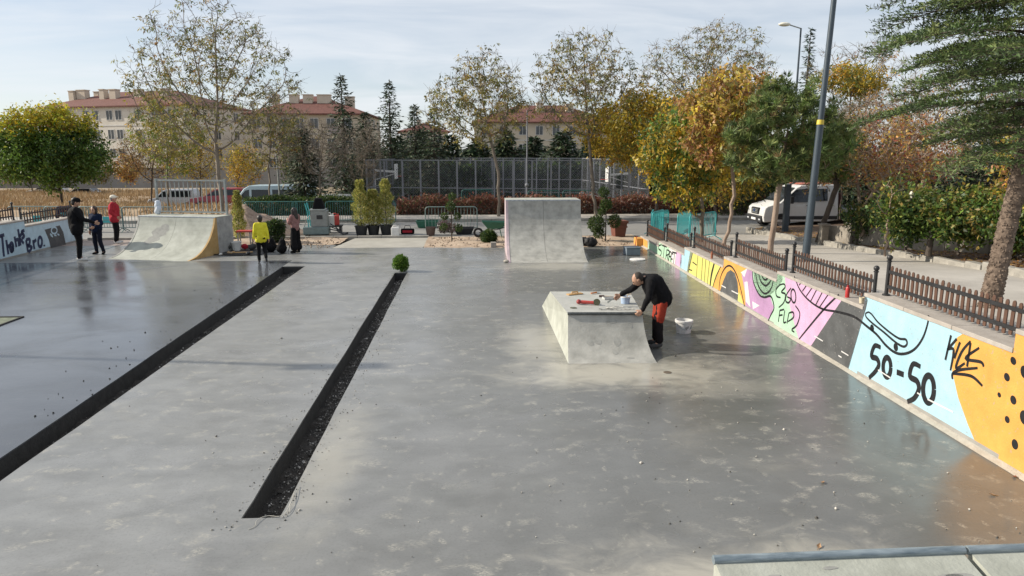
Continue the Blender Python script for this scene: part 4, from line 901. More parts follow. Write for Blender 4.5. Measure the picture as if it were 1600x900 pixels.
# ================================================================== lamp poles
M_pole = mat('slate_blue_steel', (.045, .062, .078), .42, metal=.2, scale=4, col2=(.06, .08, .10))
b = GP(1258, 408); tp = atY(1303, 0, b.y + .1); d = (tp - b) / (tp.z - b.z)
lp = thing('lamp_pole', 'tall slate blue lamp pole with yellow band on the pavement', 'lamp pole', b)
MB().tube([(0, 0, -.05), d * 3.3], [.095, .080], 16).build('lower_tube', M_pole, lp, smooth=True)
MB().tube([d * 3.38, d * 9.2], [.070, .055], 16).build('upper_tube', M_pole, lp, smooth=True)
o = MB().tube([d * 3.29, d * 3.40], [.086, .080], 16).build('collar', mat('yellow_tape', (.55, .42, .05), .5), lp, smooth=True); o['label'] = 'yellow band'
MB().box(-.2, .2, -.2, .2, -.04, .015).build('base_plate', M_pole, lp)
MB().bar(d * 9.1, d * 9.1 + Vector((-1.4, 0, .25)), .05, .05).build('arm', M_pole, lp)
MB().box(-1.9, -1.3, -.13, .13, 9.32, 9.42, Matrix.Translation((d.x * 9.1, 0, 0))).build('lamp_head', M_cage, lp, bevel=.03)
lq = thing('lamp_pole', 'lamp pole left of the park whose thin shadow crosses the floor', 'lamp pole', (-18.3, 13.6, 0)); MB().tube([(0, 0, -.3), (0, 0, 9.2)], [.09, .055], 12).build('shaft', M_pole, lq, smooth=True)
MB().box(.1, .75, -.16, .16, 9.15, 9.27).build('lamp_head', M_cage, lq, bevel=.03); MB().box(-.75, -.1, -.16, .16, 9.15, 9.27).build('lamp_head', M_cage, lq, bevel=.03); MB().box(-.1, .1, -.04, .04, 9.17, 9.24).build('arm', M_pole, lq)
b2 = atY(1247, 106, 48); zb = .1; hh = atY(1248, 44, 48).z
sl = thing('street_lamp', 'distant street lamp with white head above the orange tree', 'street lamp', (b2.x, 48, zb))
MB().tube([(0, 0, 0), (0, 0, hh - zb)], [.10, .055], 10).build('pole', M_pole, sl, smooth=True)
q = atY(1220, 38, 48); MB().tube([(0, 0, hh - zb - .02), (q.x - b2.x + .5, 0, q.z - zb)], .04, 8).build('arm', M_galv, sl)
MB().ball((q.x - b2.x + .25, 0, q.z - zb), .42, 12, 8, (1, .5, .32)).build('lamp_head', mat('lamp_white', (.75, .72, .6), .4), sl, smooth=True)
p = GP(1210, 362); gp = thing('square_post', 'square blue grey post in front of the white truck', 'post', (p.x, p.y - 1, p.z)); MB().box(-.10, .10, -.10, .10, -.05, 2.05).build('shaft', M_pole, gp, bevel=.01); MB().box(-.17, .17, -.17, .17, -.03, .03).build('base', M_pole, gp)
MB().bar((0, 0, 2.0), (.35, 0, 2.15), .05, .05).box(.2, .6, -.12, .12, 2.12, 2.24).build('flood_lamp', M_galv, gp)
tp_ = atY(824, 110, 41); t = thing('thin_pole', 'thin grey pole rising behind the tall quarter pipe', 'pole', (tp_.x, 41, .1)); MB().tube([(0, 0, 0), (0, 0, atY(824, 175, 41).z)], [.05, .035], 8).build('shaft', M_cage, t); MB().ball((0, 0, 1.4), .12, 8, 6).build('box', M_cage, t)
t = thing('thin_pole', 'thin pale pole beside the grey forked tree', 'pole', (atY(437, 300, 43).x, 43, .1)); MB().tube([(0, 0, 0), (-.06, 0, atY(435, 238, 43).z)], [.06, .05], 8).build('shaft', M_galv, t); MB().ball((-.06, 0, atY(435, 238, 43).z), .07, 8, 6).build('cap', M_galv, t)

# ================================================================== crowd barriers
M_teal = mat('teal_paint', (.035, .30, .32), .45, scale=5, col2=(.06, .40, .42)); M_dkteal = mat('dark_green_paint', (.03, .12, .11), .5, scale=5, col2=(.05, .17, .15)); M_gteal = mat('greyed_green_paint', (.13, .19, .18), .5, scale=5, col2=(.20, .27, .25))
BAR = {}
def barrier(loc, rz, label, m, W=2.2, Hh=1.08, nb=15, plate=None, grp='crowd barriers', tilt=None):
    key = (m.name, W)
    if key not in BAR:
        t = thing('crowd_barrier', label, 'barrier', loc, rz, grp); rc = .14
        pts = [(-W / 2, 0, .14)] + [(-W / 2 + rc - rc * math.cos(a), 0, Hh - rc + rc * math.sin(a)) for a in [i * math.pi / 8 for i in range(5)]] + [(W / 2 - rc + rc * math.sin(a), 0, Hh - rc + rc * math.cos(a)) for a in [i * math.pi / 8 for i in range(5)]] + [(W / 2, 0, .14)]
        MB().tube(pts, .021, 8).build('frame', m, t, smooth=True); MB().tube([(-W / 2, 0, .2), (W / 2, 0, .2)], .018, 8).build('lower_rail', m, t, smooth=True)
        b0 = None
        for i in range(nb):
            if b0 is None: b0 = MB().tube([(0, 0, .2), (0, 0, Hh - .02)], .011, 6).build('bar', m, t); o = b0
            else: o = b0.copy(); COL.objects.link(o)
            o.location = (-W / 2 + W * (i + 1) / (nb + 1), 0, 0)
        for sx in (-1, 1): MB().tube([(sx * (W / 2 - .1), -.32, .02), (sx * (W / 2 - .1), -.28, .05), (sx * (W / 2 - .1), 0, .16), (sx * (W / 2 - .1), .28, .05), (sx * (W / 2 - .1), .32, .02)], .018, 6).build('foot', m, t)
        BAR[key] = t
    else: t = dup(BAR[key], loc, rz, label, grp)
    if tilt: t.rotation_euler = (tilt, 0, rz)
    return t
def bar_px(x0, x1, pyb, label, m, z=0.0, Y=None, **kw):
    a, b = G(x0, pyb, z), G(x1, pyb, z); c = (a + b) / 2; c.z = z; return barrier(c, math.atan2((b - a).y, (b - a).x), label, m, **kw)
for i, (x0, x1) in enumerate([(15, 78), (80, 135), (134, 194), (197, 282)]):
    a = atY((x0 + x1) / 2, 330, 31.5); barrier((a.x, 31.5 - .2 * i, .012), R(-4), 'grey green crowd barrier at left, ' + ['before the round tree trunk', 'with a dark blue jacket on it', 'behind the man in red', 'running behind the railed ramp'][i], M_gteal, W=1.9 if i != 3 else 2.2)
for i, (x0, x1) in enumerate([(388, 425), (425, 462), (462, 500), (520, 560), (560, 618)]):
    a = atY((x0 + x1) / 2, 340, 34.0); barrier((a.x, 33.9, .012), 0, 'dark green crowd barrier along the road, ' + ['leftmost beside the sand heap', 'second, left of the girl', 'third, behind the girl', 'fourth, behind the trowel machine', 'last, behind the potted conifers'][i], M_dkteal, W=1.35 if i < 3 else 1.8)
for i, px in enumerate([705, ]): a = atY(px, 340, 30); barrier((a.x, 30.2, .012), 0, 'thin dark barrier behind the cloud pruned topiary', M_gteal, W=2.2)
for i, (px, Y) in enumerate([(745, 45), (840, 44), (890, 44)]): barrier((atY(px, 320, Y).x, Y - 3.6, .14), 0, 'green barrier before the court cage, ' + ['left of the airy tree', 'behind the tall quarter pipe', 'right above the quarter pipe'][i], M_dkteal, W=1.8)
TB = [((1018, 370), R(73), None, 'teal barrier seen edge on, leftmost of the teal ones'), ((1031, 371), R(54), None, 'teal barrier right beside the edge on one'), ((1027, 369), R(60), None, 'teal barrier behind the two leftmost teal ones'), ((1068, 373), R(57), None, 'teal barrier standing left of the forked trunk'), ((1097, 377), R(40), None, 'teal barrier standing behind the forked trunk')]
for (px, py), rz, tl_, lab in TB:
    p = GP(px, py); barrier((p.x, p.y, p.z), rz, lab, M_teal, W=1.7, Hh=1.0, nb=17, grp='teal barriers on the pavement')

# ================================================================== right bed: kerb stones, soil, low walls
kp = [GP(*q) for q in ((1165, 361), (1205, 369), (1262, 379), (1330, 391), (1400, 401), (1470, 412), (1540, 423), (1600, 435), (1680, 452), (1800, 480))]
kb = struct(thing('bed_kerb', None, None))
kc = catmull(kp, 4); r = random.Random(6); acc = [kc[0]]
pts = [kc[0]]
for p in kc[1:]:
    while (p - pts[-1]).length > .58: pts.append(pts[-1] + (p - pts[-1]).normalized() * .58)
for a, b in zip(pts[:-1], pts[1:]):
    h = r.uniform(.12, .19); wd = r.uniform(.16, .22); mb = MB(); d = b - a; M_ = Matrix.Translation(a + Vector((0, 0, -.06))) @ Matrix.Rotation(math.atan2(d.y, d.x) + r.uniform(-.06, .06), 4, 'Z')
    mb.box(.012, d.length - .012, 0, wd, 0, h + .06); o = mb.build('kerb_stone', M_kerb, kb, bevel=.022); o.matrix_local = M_
off = [p + Vector((.15, .1, .06)) for p in kc]; V = []; F = []
for p in off: V += [tuple(p), (p.x + 2.4, p.y + 2.0, p.z + .02), (p.x + 14, p.y + 10, p.z + .1)]
for i in range(len(off) - 1): F += [(3 * i, 3 * i + 1, 3 * i + 4, 3 * i + 3), (3 * i + 1, 3 * i + 2, 3 * i + 5, 3 * i + 4)]
struct(fastmesh('planting_bed', V, F, mat('leaf_litter', (.085, .055, .035), .95, scale=5, col2=(.20, .13, .085), bump=.8, bscale=30)))
r_ = np.random.default_rng(66); n = 2600; i = r_.integers(0, len(off) - 1, n); f = r_.random(n); base = np.array([off[k].lerp(off[k + 1], ff) for k, ff in zip(i, f)]); sft = r_.random((n, 1)) * np.array([[1.5, 1.2, .01]]); C = base + sft + np.array([0, 0, .012])
lt = fastmesh('fallen_leaves', (np.stack([C, C + r_.normal(0, .035, (n, 3)) * [1, 1, .3], C + r_.normal(0, .045, (n, 3)) * [1, 1, .4], C + r_.normal(0, .035, (n, 3)) * [1, 1, .3]], 1)).reshape(-1, 3), np.arange(4 * n).reshape(-1, 4), M_leaf, colors=np.repeat(pick(r_, ORANGE + [(.1, .06, .04, 3)], n), 4, 0)); tag(lt, 'dry brown leaves littering the right planting bed', 'leaves', kind='stuff')
M_oldc = mat('old_concrete', (.17, .15, .125), .92, scale=2.2, col2=(.34, .31, .265), bump=.6, bscale=16, detail=10)
gw = thing('garden_wall', 'low weathered concrete wall holding up the garden hedge', 'wall', (0, 0, 0))
wl = [(1268, 377, .42), (1316, 382, .46), (1372, 389, .50), (1390, 392, .34), (1460, 397, .34), (1530, 404, .36), (1600, 412, .38), (1700, 428, .4)]
for k in range(len(wl) - 1):
    a, b = GP(wl[k][0], wl[k][1] + 6), GP(wl[k + 1][0], wl[k + 1][1] + 6); a = a + Vector((.6, .5, .05)); b = b + Vector((.6, .5, .05)); d = b - a; h = wl[k][2] + .12
    o = MB().box(.006, Vector((d.x, d.y, 0)).length - .006, 0, .2, -.1, h).build('wall_panel', M_oldc, gw, bevel=.012); o.location = a; o.rotation_euler = (0, -math.atan2(d.z, Vector((d.x, d.y)).length), math.atan2(d.y, d.x))
for q, hh in (((1314, 388), .62), ((1270, 384), .55)):
    a = GP(*q) + Vector((.5, .35, .05)); o = MB().box(-.11, .11, -.11, .11, -.1, hh).box(-.15, .15, -.15, .15, hh + .002, hh + .07).build('pillar', M_oldc, gw, bevel=.012); o.location = a
# small white marker lamp among the leaves
p = atY(1425, 305, 17.2); t = thing('garden_lamp', 'small white cylindrical garden lamp above the hedge', 'lamp', (p.x, 17.2, .9)); MB().tube([(0, 0, 0), (0, 0, p.z - 1.05)], .03, 8).build('post', M_oldc, t); MB().lathe([(.001, p.z - 1.03), (.055, p.z - 1.03), (.06, p.z - .86), (.04, p.z - .8), (.001, p.z - .79)], 12).build('shade', mat('cream_plastic', (.65, .62, .52), .5), t, smooth=True)
t = thing('kerb_rock', 'pale rounded rock before the white truck wheel', 'rock', GP(1200, 364)); MB().ball((0, 0, .12), .28, 9, 6, (1, .7, .7)).build('stone', M_kerb, t, smooth=True); t['label'] = 'pale rounded rock before the white truck wheel'
for i, (px, py) in enumerate([(1105, 0)]): pass

# ================================================================== vehicles
M_tyre = mat('tyre', (.02, .02, .021), .85); M_rim = mat('rim', (.30, .30, .31), .4, metal=.6); M_plast = mat('black_plastic', (.022, .023, .025), .55); M_carglass = mat('car_glass', (.018, .022, .026), .06, var=.1); M_lens = mat('head_lamp_lens', (.55, .57, .6), .12, var=.1); M_tail = mat('tail_lamp', (.35, .02, .02), .25)
def vehicle(name, label, cat, loc, rz, body_m, prof, W, wheels, wr, glass_side, shield, rear, tuck=.84, belt=.95, extras=None):
    """x forward. prof: side outline [(x, z)...]; glass polygons in (x, z)."""
    t = thing(name, label, cat, loc, rz); zt = max(z for x, z in prof)
    hw = lambda z: W / 2 * (1 if z < belt else 1 - (1 - tuck) * (z - belt) / (zt - belt))
    n = len(prof); mb = MB(); vs = [(x, -hw(z), z) for x, z in prof] + [(x, hw(z), z) for x, z in prof]
    mb.add(vs, [tuple(range(n)), tuple(reversed(range(n, 2 * n)))] + [(i, n + i, n + (i + 1) % n, (i + 1) % n) for i in range(n)])
    mb.build('body', body_m, t, smooth=True, bevel=.05, seg=3)
    for s in (-1, 1):
        for g in glass_side: MB().add([(x, s * (hw(z) + .006), z) for x, z in g], [tuple(range(len(g)))]).build('side_window', M_carglass, t)
        for x in wheels:
            o = MB().lathe([(wr * .62, -.11), (wr * .97, -.11), (wr, -.07), (wr, .07), (wr * .97, .11), (wr * .62, .11)], 20, (0, 0, 0), 'Y').build('wheel', M_tyre, t, smooth=True); o.location = (x, s * (W / 2 - .10), wr)
            q = MB().lathe([(.001, s * .08), (wr * .2, s * .10), (wr * .5, s * .07), (wr * .62, s * .112)], 14, (0, 0, 0), 'Y').build('rim', M_rim, o, smooth=True)
            MB().lathe([(wr * 1.0, s * (W / 2 + .004)), (wr * 1.16, s * (W / 2 + .004))], 20, (x, 0, wr), 'Y').build('wheel_arch', M_plast, t)
    for g, nm in ((shield, 'windscreen'), (rear, 'rear_window')):
        if g: (x0, z0), (x1, z1) = g; o_ = .012 * (1 if x0 > x1 else -1); MB().add([(x0 + o_, -hw(z0) * .9, z0 + .01), (x0 + o_, hw(z0) * .9, z0 + .01), (x1 + o_, hw(z1) * .88, z1 + .01), (x1 + o_, -hw(z1) * .88, z1 + .01)], [(0, 1, 2, 3)]).build(nm, M_carglass, t)
    if extras: extras(t, hw)
    return t
M_wcar = mat('white_car_paint', (.66, .66, .65), .3, var=.03, coat=.4); M_rcar = mat('red_car_paint', (.30, .025, .03), .3, var=.05, coat=.4); M_scar = mat('silver_car_paint', (.42, .45, .50), .3, var=.05, coat=.4); M_gcar = mat('dark_car_paint', (.05, .055, .06), .3, coat=.4)
# --- white cab truck at the right
tp = G(1178, 358, .03)
TP = [(2.75, .32), (2.80, .55), (2.74, .98), (2.62, 1.10), (2.05, 1.28), (1.30, 2.02), (1.05, 2.13), (-.55, 2.16), (-.62, 2.1), (-.64, .42), (-.2, .34)]
def tx(t, hw):
    MB().box(2.60, 2.86, -.86, .86, .28, .62).build('bumper', M_plast, t, bevel=.05)
    MB().box(2.70, 2.835, -.42, .42, .68, 1.0).build('grille', M_plast, t, bevel=.03)
    for z in (.75, .83, .91): MB().box(2.836, 2.846, -.38, .38, z - .012, z + .012).build('grille_bar', M_galv, t)
    o = MB().lathe([(.001, 0), (.075, 0), (.075, .012), (.001, .012)], 18, (2.848, 0, .85), 'X').build('badge', mat('blue_badge', (.02, .05, .16), .3), t)
    o.scale = (1, 1.0, 1)
    for s in (-1, 1):
        MB().add([(2.775, s * .46, .86), (2.70, s * .88, .92), (2.50, s * (hw(1) + .008), 1.04), (2.60, s * (hw(1) + .008), .80), (2.755, s * .80, .74), (2.79, s * .46, .72)], [(0, 1, 2, 3, 4, 5)]).build('headlight', M_lens, t)
        MB().box(2.855, 2.865, s * .68 - .09, s * .68 + .09, .40, .47).build('fog_lamp', M_lens, t)
        MB().bar((1.55, s * .9, 1.35), (1.6, s * 1.12, 1.38), .05, .05).box(1.55, 1.70, s * 1.16 - .07, s * 1.16 + .07, 1.25, 1.62).build('mirror', M_plast, t, bevel=.02)
        MB().box(-.60, 2.2, s * (hw(.5) + .004) - .003, s * (hw(.5) + .004) + .003, .45, .62).build('side_trim', M_plast, t)
        MB().box(.62, .635, s * (hw(.9) + .003) - .002, s * (hw(.9) + .003) + .002, .62, 1.25).build('door_seam', M_plast, t)
        MB().box(.70, .88, s * (hw(.9) + .02) - .015, s * (hw(.9) + .02) + .015, 1.12, 1.16).build('door_handle', M_plast, t)
    MB().box(2.862, 2.872, -.26, .26, .38, .49).build('number_plate', M_wht, t)
    MB().box(-4.3, -.70, -.95, .95, .72, .80).build('load_bed', M_galv, t)
    MB().box(-.78, -.70, -.92, .92, .802, 1.75).build('headboard', mat('dark_red_board', (.10, .04, .035), .7), t)
    for s in (-1, 1): MB().box(-4.3, -.80, s * .95 - .02, s * .95 + .02, .802, 1.02).build('drop_side', M_scar, t)
    MB().box(-4.2, -.4, -.4, .4, .42, .715).build('chassis', M_plast, t)
    MB().box(-.5, 1.0, -.7, .7, 2.165, 2.2).build('roof_rack', mat('faded_red', (.4, .12, .08), .6), t)
vehicle('flatbed_truck', 'white flatbed truck with dark bumper parked behind the square post', 'truck', (tp.x + 3.3, tp.y + 1.2, .014), math.pi, M_wcar, TP, 1.98, [1.95, -3.0], .35, [[(1.30, 1.30), (1.95, 1.30), (1.35, 1.92), (.72, 1.98), (.72, 1.30)], [(-.1, 1.36), (.58, 1.36), (.58, 1.96), (-.1, 1.96)]], ((2.02, 1.32), (1.34, 2.0)), None, .86, 1.15, tx).scale = (1.0, .94, .90)
VP_ = [(2.7, .3), (2.72, .8), (2.5, 1.05), (2.0, 1.25), (1.35, 2.1), (1.0, 2.3), (-2.6, 2.35), (-2.75, 2.2), (-2.78, .35)]
def lamp_front(x, z, W):
    def f(t, hw):
        for s in (-1, 1): MB().box(x - .06, x + .02, s * W - .14, s * W + .14, z - .08, z + .08).build('headlight', M_lens, t, bevel=.02)
        MB().box(x - .1, x + .05, -W - .1, W + .1, z - .42, z - .2).build('bumper', M_plast, t, bevel=.03)
    return f
def lamp_rear(x, z, W):
    def f(t, hw):
        for s in (-1, 1): MB().box(x - .03, x + .05, s * W - .09, s * W + .09, z - .16, z + .16).build('tail_light', M_tail, t, bevel=.02)
        MB().box(x - .06, x + .05, -W - .1, W + .1, z - .5, z - .26).build('bumper', M_plast, t, bevel=.03)
        MB().box(x - .07, x - .06, -.26, .26, z - .12, z - .01).build('number_plate', M_wht, t)
    return f
a = atY(425, 300, 47); vehicle('minibus', 'white and blue minibus parked behind the thin trees', 'van', (a.x, 46.5, -1.0), R(178), mat('pale_blue_van', (.42, .55, .62), .3, var=.05, coat=.4), VP_, 2.0, [1.8, -1.7], .36, [[(1.0, 1.4), (1.75, 1.4), (1.25, 2.0), (1.0, 2.05)], [(-.3, 1.4), (.85, 1.4), (.85, 2.05), (-.3, 2.05)], [(-2.4, 1.4), (-.45, 1.4), (-.45, 2.05), (-2.4, 2.05)]], ((1.95, 1.32), (1.38, 2.1)), None, .9, 1.2, lamp_front(2.7, .85, .75))
CP = [(2.1, .28), (2.15, .6), (2.0, .78), (1.1, .92), (.45, 1.36), (.1, 1.46), (-1.3, 1.46), (-1.85, 1.05), (-2.05, .95), (-2.1, .3)]
GS = [[(.05, .98), (.95, .96), (.40, 1.30), (.05, 1.36)], [(-1.55, 1.0), (-.05, .98), (-.05, 1.36), (-1.2, 1.36)]]
a = atY(436, 305, 44.5); vehicle('blue_car', 'blue car half hidden by the green hedge', 'car', (a.x, 43.8, -.85), R(180), mat('blue_car_paint', (.05, .16, .24), .3, coat=.4), CP, 1.75, [1.35, -1.3], .31, GS, ((1.05, .95), (.48, 1.34)), ((-1.8, 1.07), (-1.36, 1.42)), .8, .92, lamp_front(2.05, .66, .62))
HP = [(1.9, .28), (1.95, .7), (1.75, .92), (1.2, 1.05), (.7, 1.6), (.4, 1.72), (-1.75, 1.74), (-1.95, 1.05), (-1.95, .3)]
a = atY(522, 310, 45); vehicle('hatchback', 'white hatchback seen from behind beside the spruce', 'car', (a.x, 46, -1.0), R(75), M_wcar, HP, 1.75, [1.25, -1.25], .31, [[(.1, 1.1), (1.1, 1.1), (.62, 1.55), (.1, 1.6)], [(-1.6, 1.1), (0, 1.1), (0, 1.6), (-1.6, 1.6)]], ((1.18, 1.08), (.72, 1.58)), ((-1.94, 1.1), (-1.78, 1.62)), .85, 1.05, lamp_rear(-1.95, .9, .72))
a = atY(350, 305, 50); vehicle('red_car', 'red car parked beyond the railed ramp', 'car', (a.x, 50, -.5), R(185), M_rcar, CP, 1.75, [1.35, -1.3], .31, GS, ((1.05, .95), (.48, 1.34)), ((-1.8, 1.07), (-1.36, 1.42)), .8, .92, lamp_front(2.05, .66, .62))
a = atY(272, 300, 62); vehicle('silver_car', 'silver estate car seen through the ramp railing', 'car', (a.x, 62, -1.45), R(182), M_scar, HP, 1.75, [1.25, -1.25], .31, [[(.1, 1.1), (1.1, 1.1), (.62, 1.55), (.1, 1.6)], [(-1.6, 1.1), (0, 1.1), (0, 1.6), (-1.6, 1.6)]], ((1.18, 1.08), (.72, 1.58)), None, .85, 1.05, lamp_front(1.9, .75, .62))
a = atY(74, 292, 88); vehicle('white_car', 'white car parked far behind the round tree trunk', 'car', (a.x, 88, -1.95), R(180), M_wcar, CP, 1.75, [1.35, -1.3], .31, GS, ((1.05, .95), (.48, 1.34)), ((-1.8, 1.07), (-1.36, 1.42)), .8, .92, lamp_front(2.05, .66, .62))
a = atY(127, 295, 86); vehicle('white_car', 'low white car sunk in the dry grass right of the round tree', 'car', (a.x, 86, -2.2), R(180), M_wcar, CP, 1.75, [1.35, -1.3], .31, GS, ((1.05, .95), (.48, 1.34)), ((-1.8, 1.07), (-1.36, 1.42)), .8, .92, lamp_front(2.05, .66, .62))
a = atY(493, 312, 47.5); vehicle('dark_car', 'dark car half hidden left of the white hatchback', 'car', (a.x - .8, 47, -1.0), R(178), M_gcar, CP, 1.75, [1.35, -1.3], .31, GS, ((1.05, .95), (.48, 1.34)), ((-1.8, 1.07), (-1.36, 1.42)), .8, .92, lamp_front(2.05, .66, .62))
# ------------------------------------------------------------------ trees, left to right
zf = lambda px, Y: field_z(atY(px, 300, Y).x, Y)
std_tree('round_tree', 'dense round green tree with yellowing top in the dry field', 95, 50, zf(95, 50), [(-22, 90, 178, 284), (60, 172, 182, 280), (5, 120, 158, 235), (70, 150, 165, 230), (20, 140, 230, 292)], 1.5, n_att=620, step=.45, kill=.6, rmax=.22, bark=M_barkd, pal=[(.085, .165, .03, 4), (.12, .20, .035, 3), (.18, .24, .04, 1.5), (.05, .10, .022, 2)], nleaf=30000, lsize=(.15, .29), lw=.6, droop=.3, top_pal=(5.2, [(.50, .42, .03, 3), (.28, .30, .035, 4), (.30, .18, .03, 1)]), seed=1, spread=.30)
std_tree('round_tree', 'green treetop cut by the left frame edge', -30, 52, zf(0, 52), [(-80, 12, 155, 280)], 1.5, n_att=200, step=.5, kill=.6, rmax=.2, bark=M_barkd, pal=DGREEN, nleaf=5000, lsize=(.18, .32), lw=.6, seed=2, spread=.28)
AIL = dict(bark=M_bark, clump=7, lsize=(.11, .25), lw=.32, droop=1.0, spread=.16)
std_tree('tall_tree', 'tall airy tree with sparse drooping leaves behind the railed ramp', 347, 36.5, .14, [(180, 468, 15, 225), (235, 430, -15, 120), (195, 330, 110, 240), (320, 470, 110, 215)], 2.6, n_att=1100, step=.28, kill=.36, tip=.0085, rmax=.17, pal=OLIVE, nleaf=9500, seed=3, extra_twigs=2200, lean=(-.1, 0), **AIL)
std_tree('low_tree', 'yellow green leafy tree drooping before the left apartment block', 262, 40, .2, [(195, 320, 150, 255), (245, 312, 215, 282)], 1.6, n_att=300, step=.3, kill=.4, tip=.009, rmax=.10, pal=GREENY[1:4] + OLIVE[1:3], nleaf=6500, seed=4, **AIL)
FAN = dict(step=.32, kill=.42, tip=.010, rmax=.13, bark=M_barkd, lsize=(.10, .2), lw=.5, droop=0., spread=.22)
std_tree('bushy_tree', 'half bare rusty bushy tree below the left apartment block', 235, 56, zf(235, 56), [(182, 292, 208, 282)], .8, n_att=420, pal=[(.30, .19, .07, 3), (.24, .20, .06, 2), (.20, .12, .05, 2)], nleaf=3800, seed=5, extra_twigs=900, **FAN)
std_tree('bushy_tree', 'half bare golden bushy tree left of the tall airy trunk', 312, 55, zf(312, 55), [(275, 350, 215, 285)], .8, n_att=300, pal=YELLOW[:3] + [(.25, .16, .06, 3)], nleaf=3000, seed=6, extra_twigs=600, **FAN)
std_tree('bushy_tree', 'golden leaved bushy tree right of the tall airy trunk', 372, 52, .3, [(350, 415, 222, 290)], .9, n_att=260, pal=YELLOW, nleaf=3600, seed=7, extra_twigs=300, **FAN)
std_tree('thin_tree', 'grey sparse tree with pale forked trunk beside the blue van', 422, 41, .2, [(372, 475, 150, 262), (400, 455, 130, 230)], 2.3, n_att=320, step=.28, kill=.36, tip=.009, rmax=.11, bark=M_bark, pal=OLIVE, nleaf=2100, clump=6, lsize=(.12, .26), lw=.35, droop=.8, seed=8, extra_twigs=1100, spread=.15)
std_tree('bare_tree', 'leafless grey tree before the red roofed middle block', 500, 42, .15, [(455, 555, 185, 282)], 1.4, n_att=330, step=.26, kill=.34, tip=.009, rmax=.09, bark=M_bark, pal=[(.2, .15, .08)], nleaf=300, lsize=(.08, .15), seed=9, extra_twigs=1500)
for i, (px, Y, a, b, c, d) in enumerate([(150, 66, 118, 182, 235, 285), (200, 68, 175, 225, 240, 285), (18, 66, -10, 45, 240, 286), (455, 60, 430, 480, 200, 290)]):
    std_tree('distant_tree', ['small olive tree low behind the round tree', 'thin brownish tree before the left block', 'grey green tree behind the left edge of the field', 'dark slim tree behind the blue van'][i], px, Y, .4, [(a, b, c, d)], .9, n_att=180, step=.4, kill=.5, tip=.012, rmax=.12, bark=M_barkd, pal=[OLIVE, ORANGE, DGREEN + OLIVE, DGREEN][i], nleaf=2400, lsize=(.14, .28), lw=.5, seed=20 + i, extra_twigs=400, spread=.22)
for i, (x_, y_) in enumerate([(-58, 74), (-66, 80), (-75, 72), (-84, 82), (-95, 76), (-50, 84)]):
    tree('distant_tree', 'olive green tree along the far edge of the dry field, ' + ['nearest the frame edge', 'second out', 'third out', 'fourth out', 'outermost', 'behind the round tree'][i], (x_, y_, -1.3), trunk_line(1.6, (0, 0), 6, .05, i), [(0, 0, 4.2, 3.4, 3.0, 2.6)], n_att=160, step=.6, kill=.8, tip=.014, rmax=.2, bark=M_barkd, pal=OLIVE + DGREEN, nleaf=3200, lsize=(.3, .55), lw=.55, seed=400 + i, spread=.5)
CON = [(.022, .045, .022, 3), (.035, .06, .028, 3), (.05, .075, .03, 2), (.075, .075, .03, 1)]
for i, (px, Y, top, Rb, lab) in enumerate([(532, 50, 118, 2.3, 'spruce with tall bare spire before the middle roof'), (607, 54, 128, 2.2, 'slim spruce at the right end of the middle roof'), (647, 58, 165, 2.0, 'short dark spruce above the left of the court cage'), (678, 56, 168, 2.2, 'dark spruce left of the first airy tree by the road'), (472, 43, 200, 1.7, 'dense dark conifer beside the white and blue van'), (570, 52, 175, 2.3, 'dark conifer squeezed between the two slim spruces')]):
    spruce('spruce_tree', lab, px, Y, .1, top, Rb, CON, seed=30 + i, nb=150, group='spruces behind the court')
for i, (px, top) in enumerate([(620, 215), (660, 205), (705, 212), (745, 218), (790, 205), (835, 215), (880, 205), (925, 212), (965, 205), (1005, 215), (590, 230), (1050, 190), (1110, 200), (1180, 190), (1250, 200), (1330, 180), (1410, 190)]):
    spruce('cedar_tree', 'dark bushy cedar in the row behind the court, ' + ['second', 'third', 'fourth', 'fifth', 'sixth', 'seventh', 'eighth', 'ninth', 'tenth', 'eleventh', 'first', 'twelfth', 'thirteenth', 'fourteenth', 'fifteenth', 'sixteenth', 'last'][i] + ' from its left end', px, 62 + (i % 3) * 2.2, -1.0, top, 4.0, CON, seed=60 + i, nb=150, group='cedar row behind the court', tuft=.62, z_lo=.0)
std_tree('tall_tree', 'airy tree with forked trunk left of the tall quarter pipe', 779, 36.2, .14, [(660, 830, 100, 225), (700, 815, 72, 190)], 2.2, n_att=800, step=.27, kill=.35, tip=.0085, rmax=.14, pal=OLIVE + [(.42, .34, .09, 3)], nleaf=7500, seed=11, extra_twigs=1500, **AIL)
std_tree('tall_tree', 'airy tree with slanting trunk right of the tall quarter pipe', 932, 36.2, .14, [(825, 1000, 60, 220), (850, 985, 40, 150)], 2.0, n_att=850, step=.27, kill=.35, tip=.0085, rmax=.15, pal=OLIVE + [(.42, .34, .09, 1.5)], nleaf=7500, seed=12, extra_twigs=1600, lean=(-.25, 0), **AIL)
std_tree('tall_tree', 'high airy treetop behind the orange and yellow crowns', 1085, 42, .1, [(1000, 1210, 50, 170), (1060, 1190, 32, 110)], 4.5, n_att=800, step=.3, kill=.38, tip=.009, rmax=.16, pal=OLIVE, nleaf=7500, seed=13, extra_twigs=1600, **AIL)
std_tree('tall_tree', 'thin bare branched tree behind the lamp pole', 1330, 40, .1, [(1270, 1420, 60, 190)], 4.5, n_att=420, step=.3, kill=.38, tip=.009, rmax=.12, pal=OLIVE + ORANGE[:2], nleaf=1500, seed=14, extra_twigs=1500, **AIL)
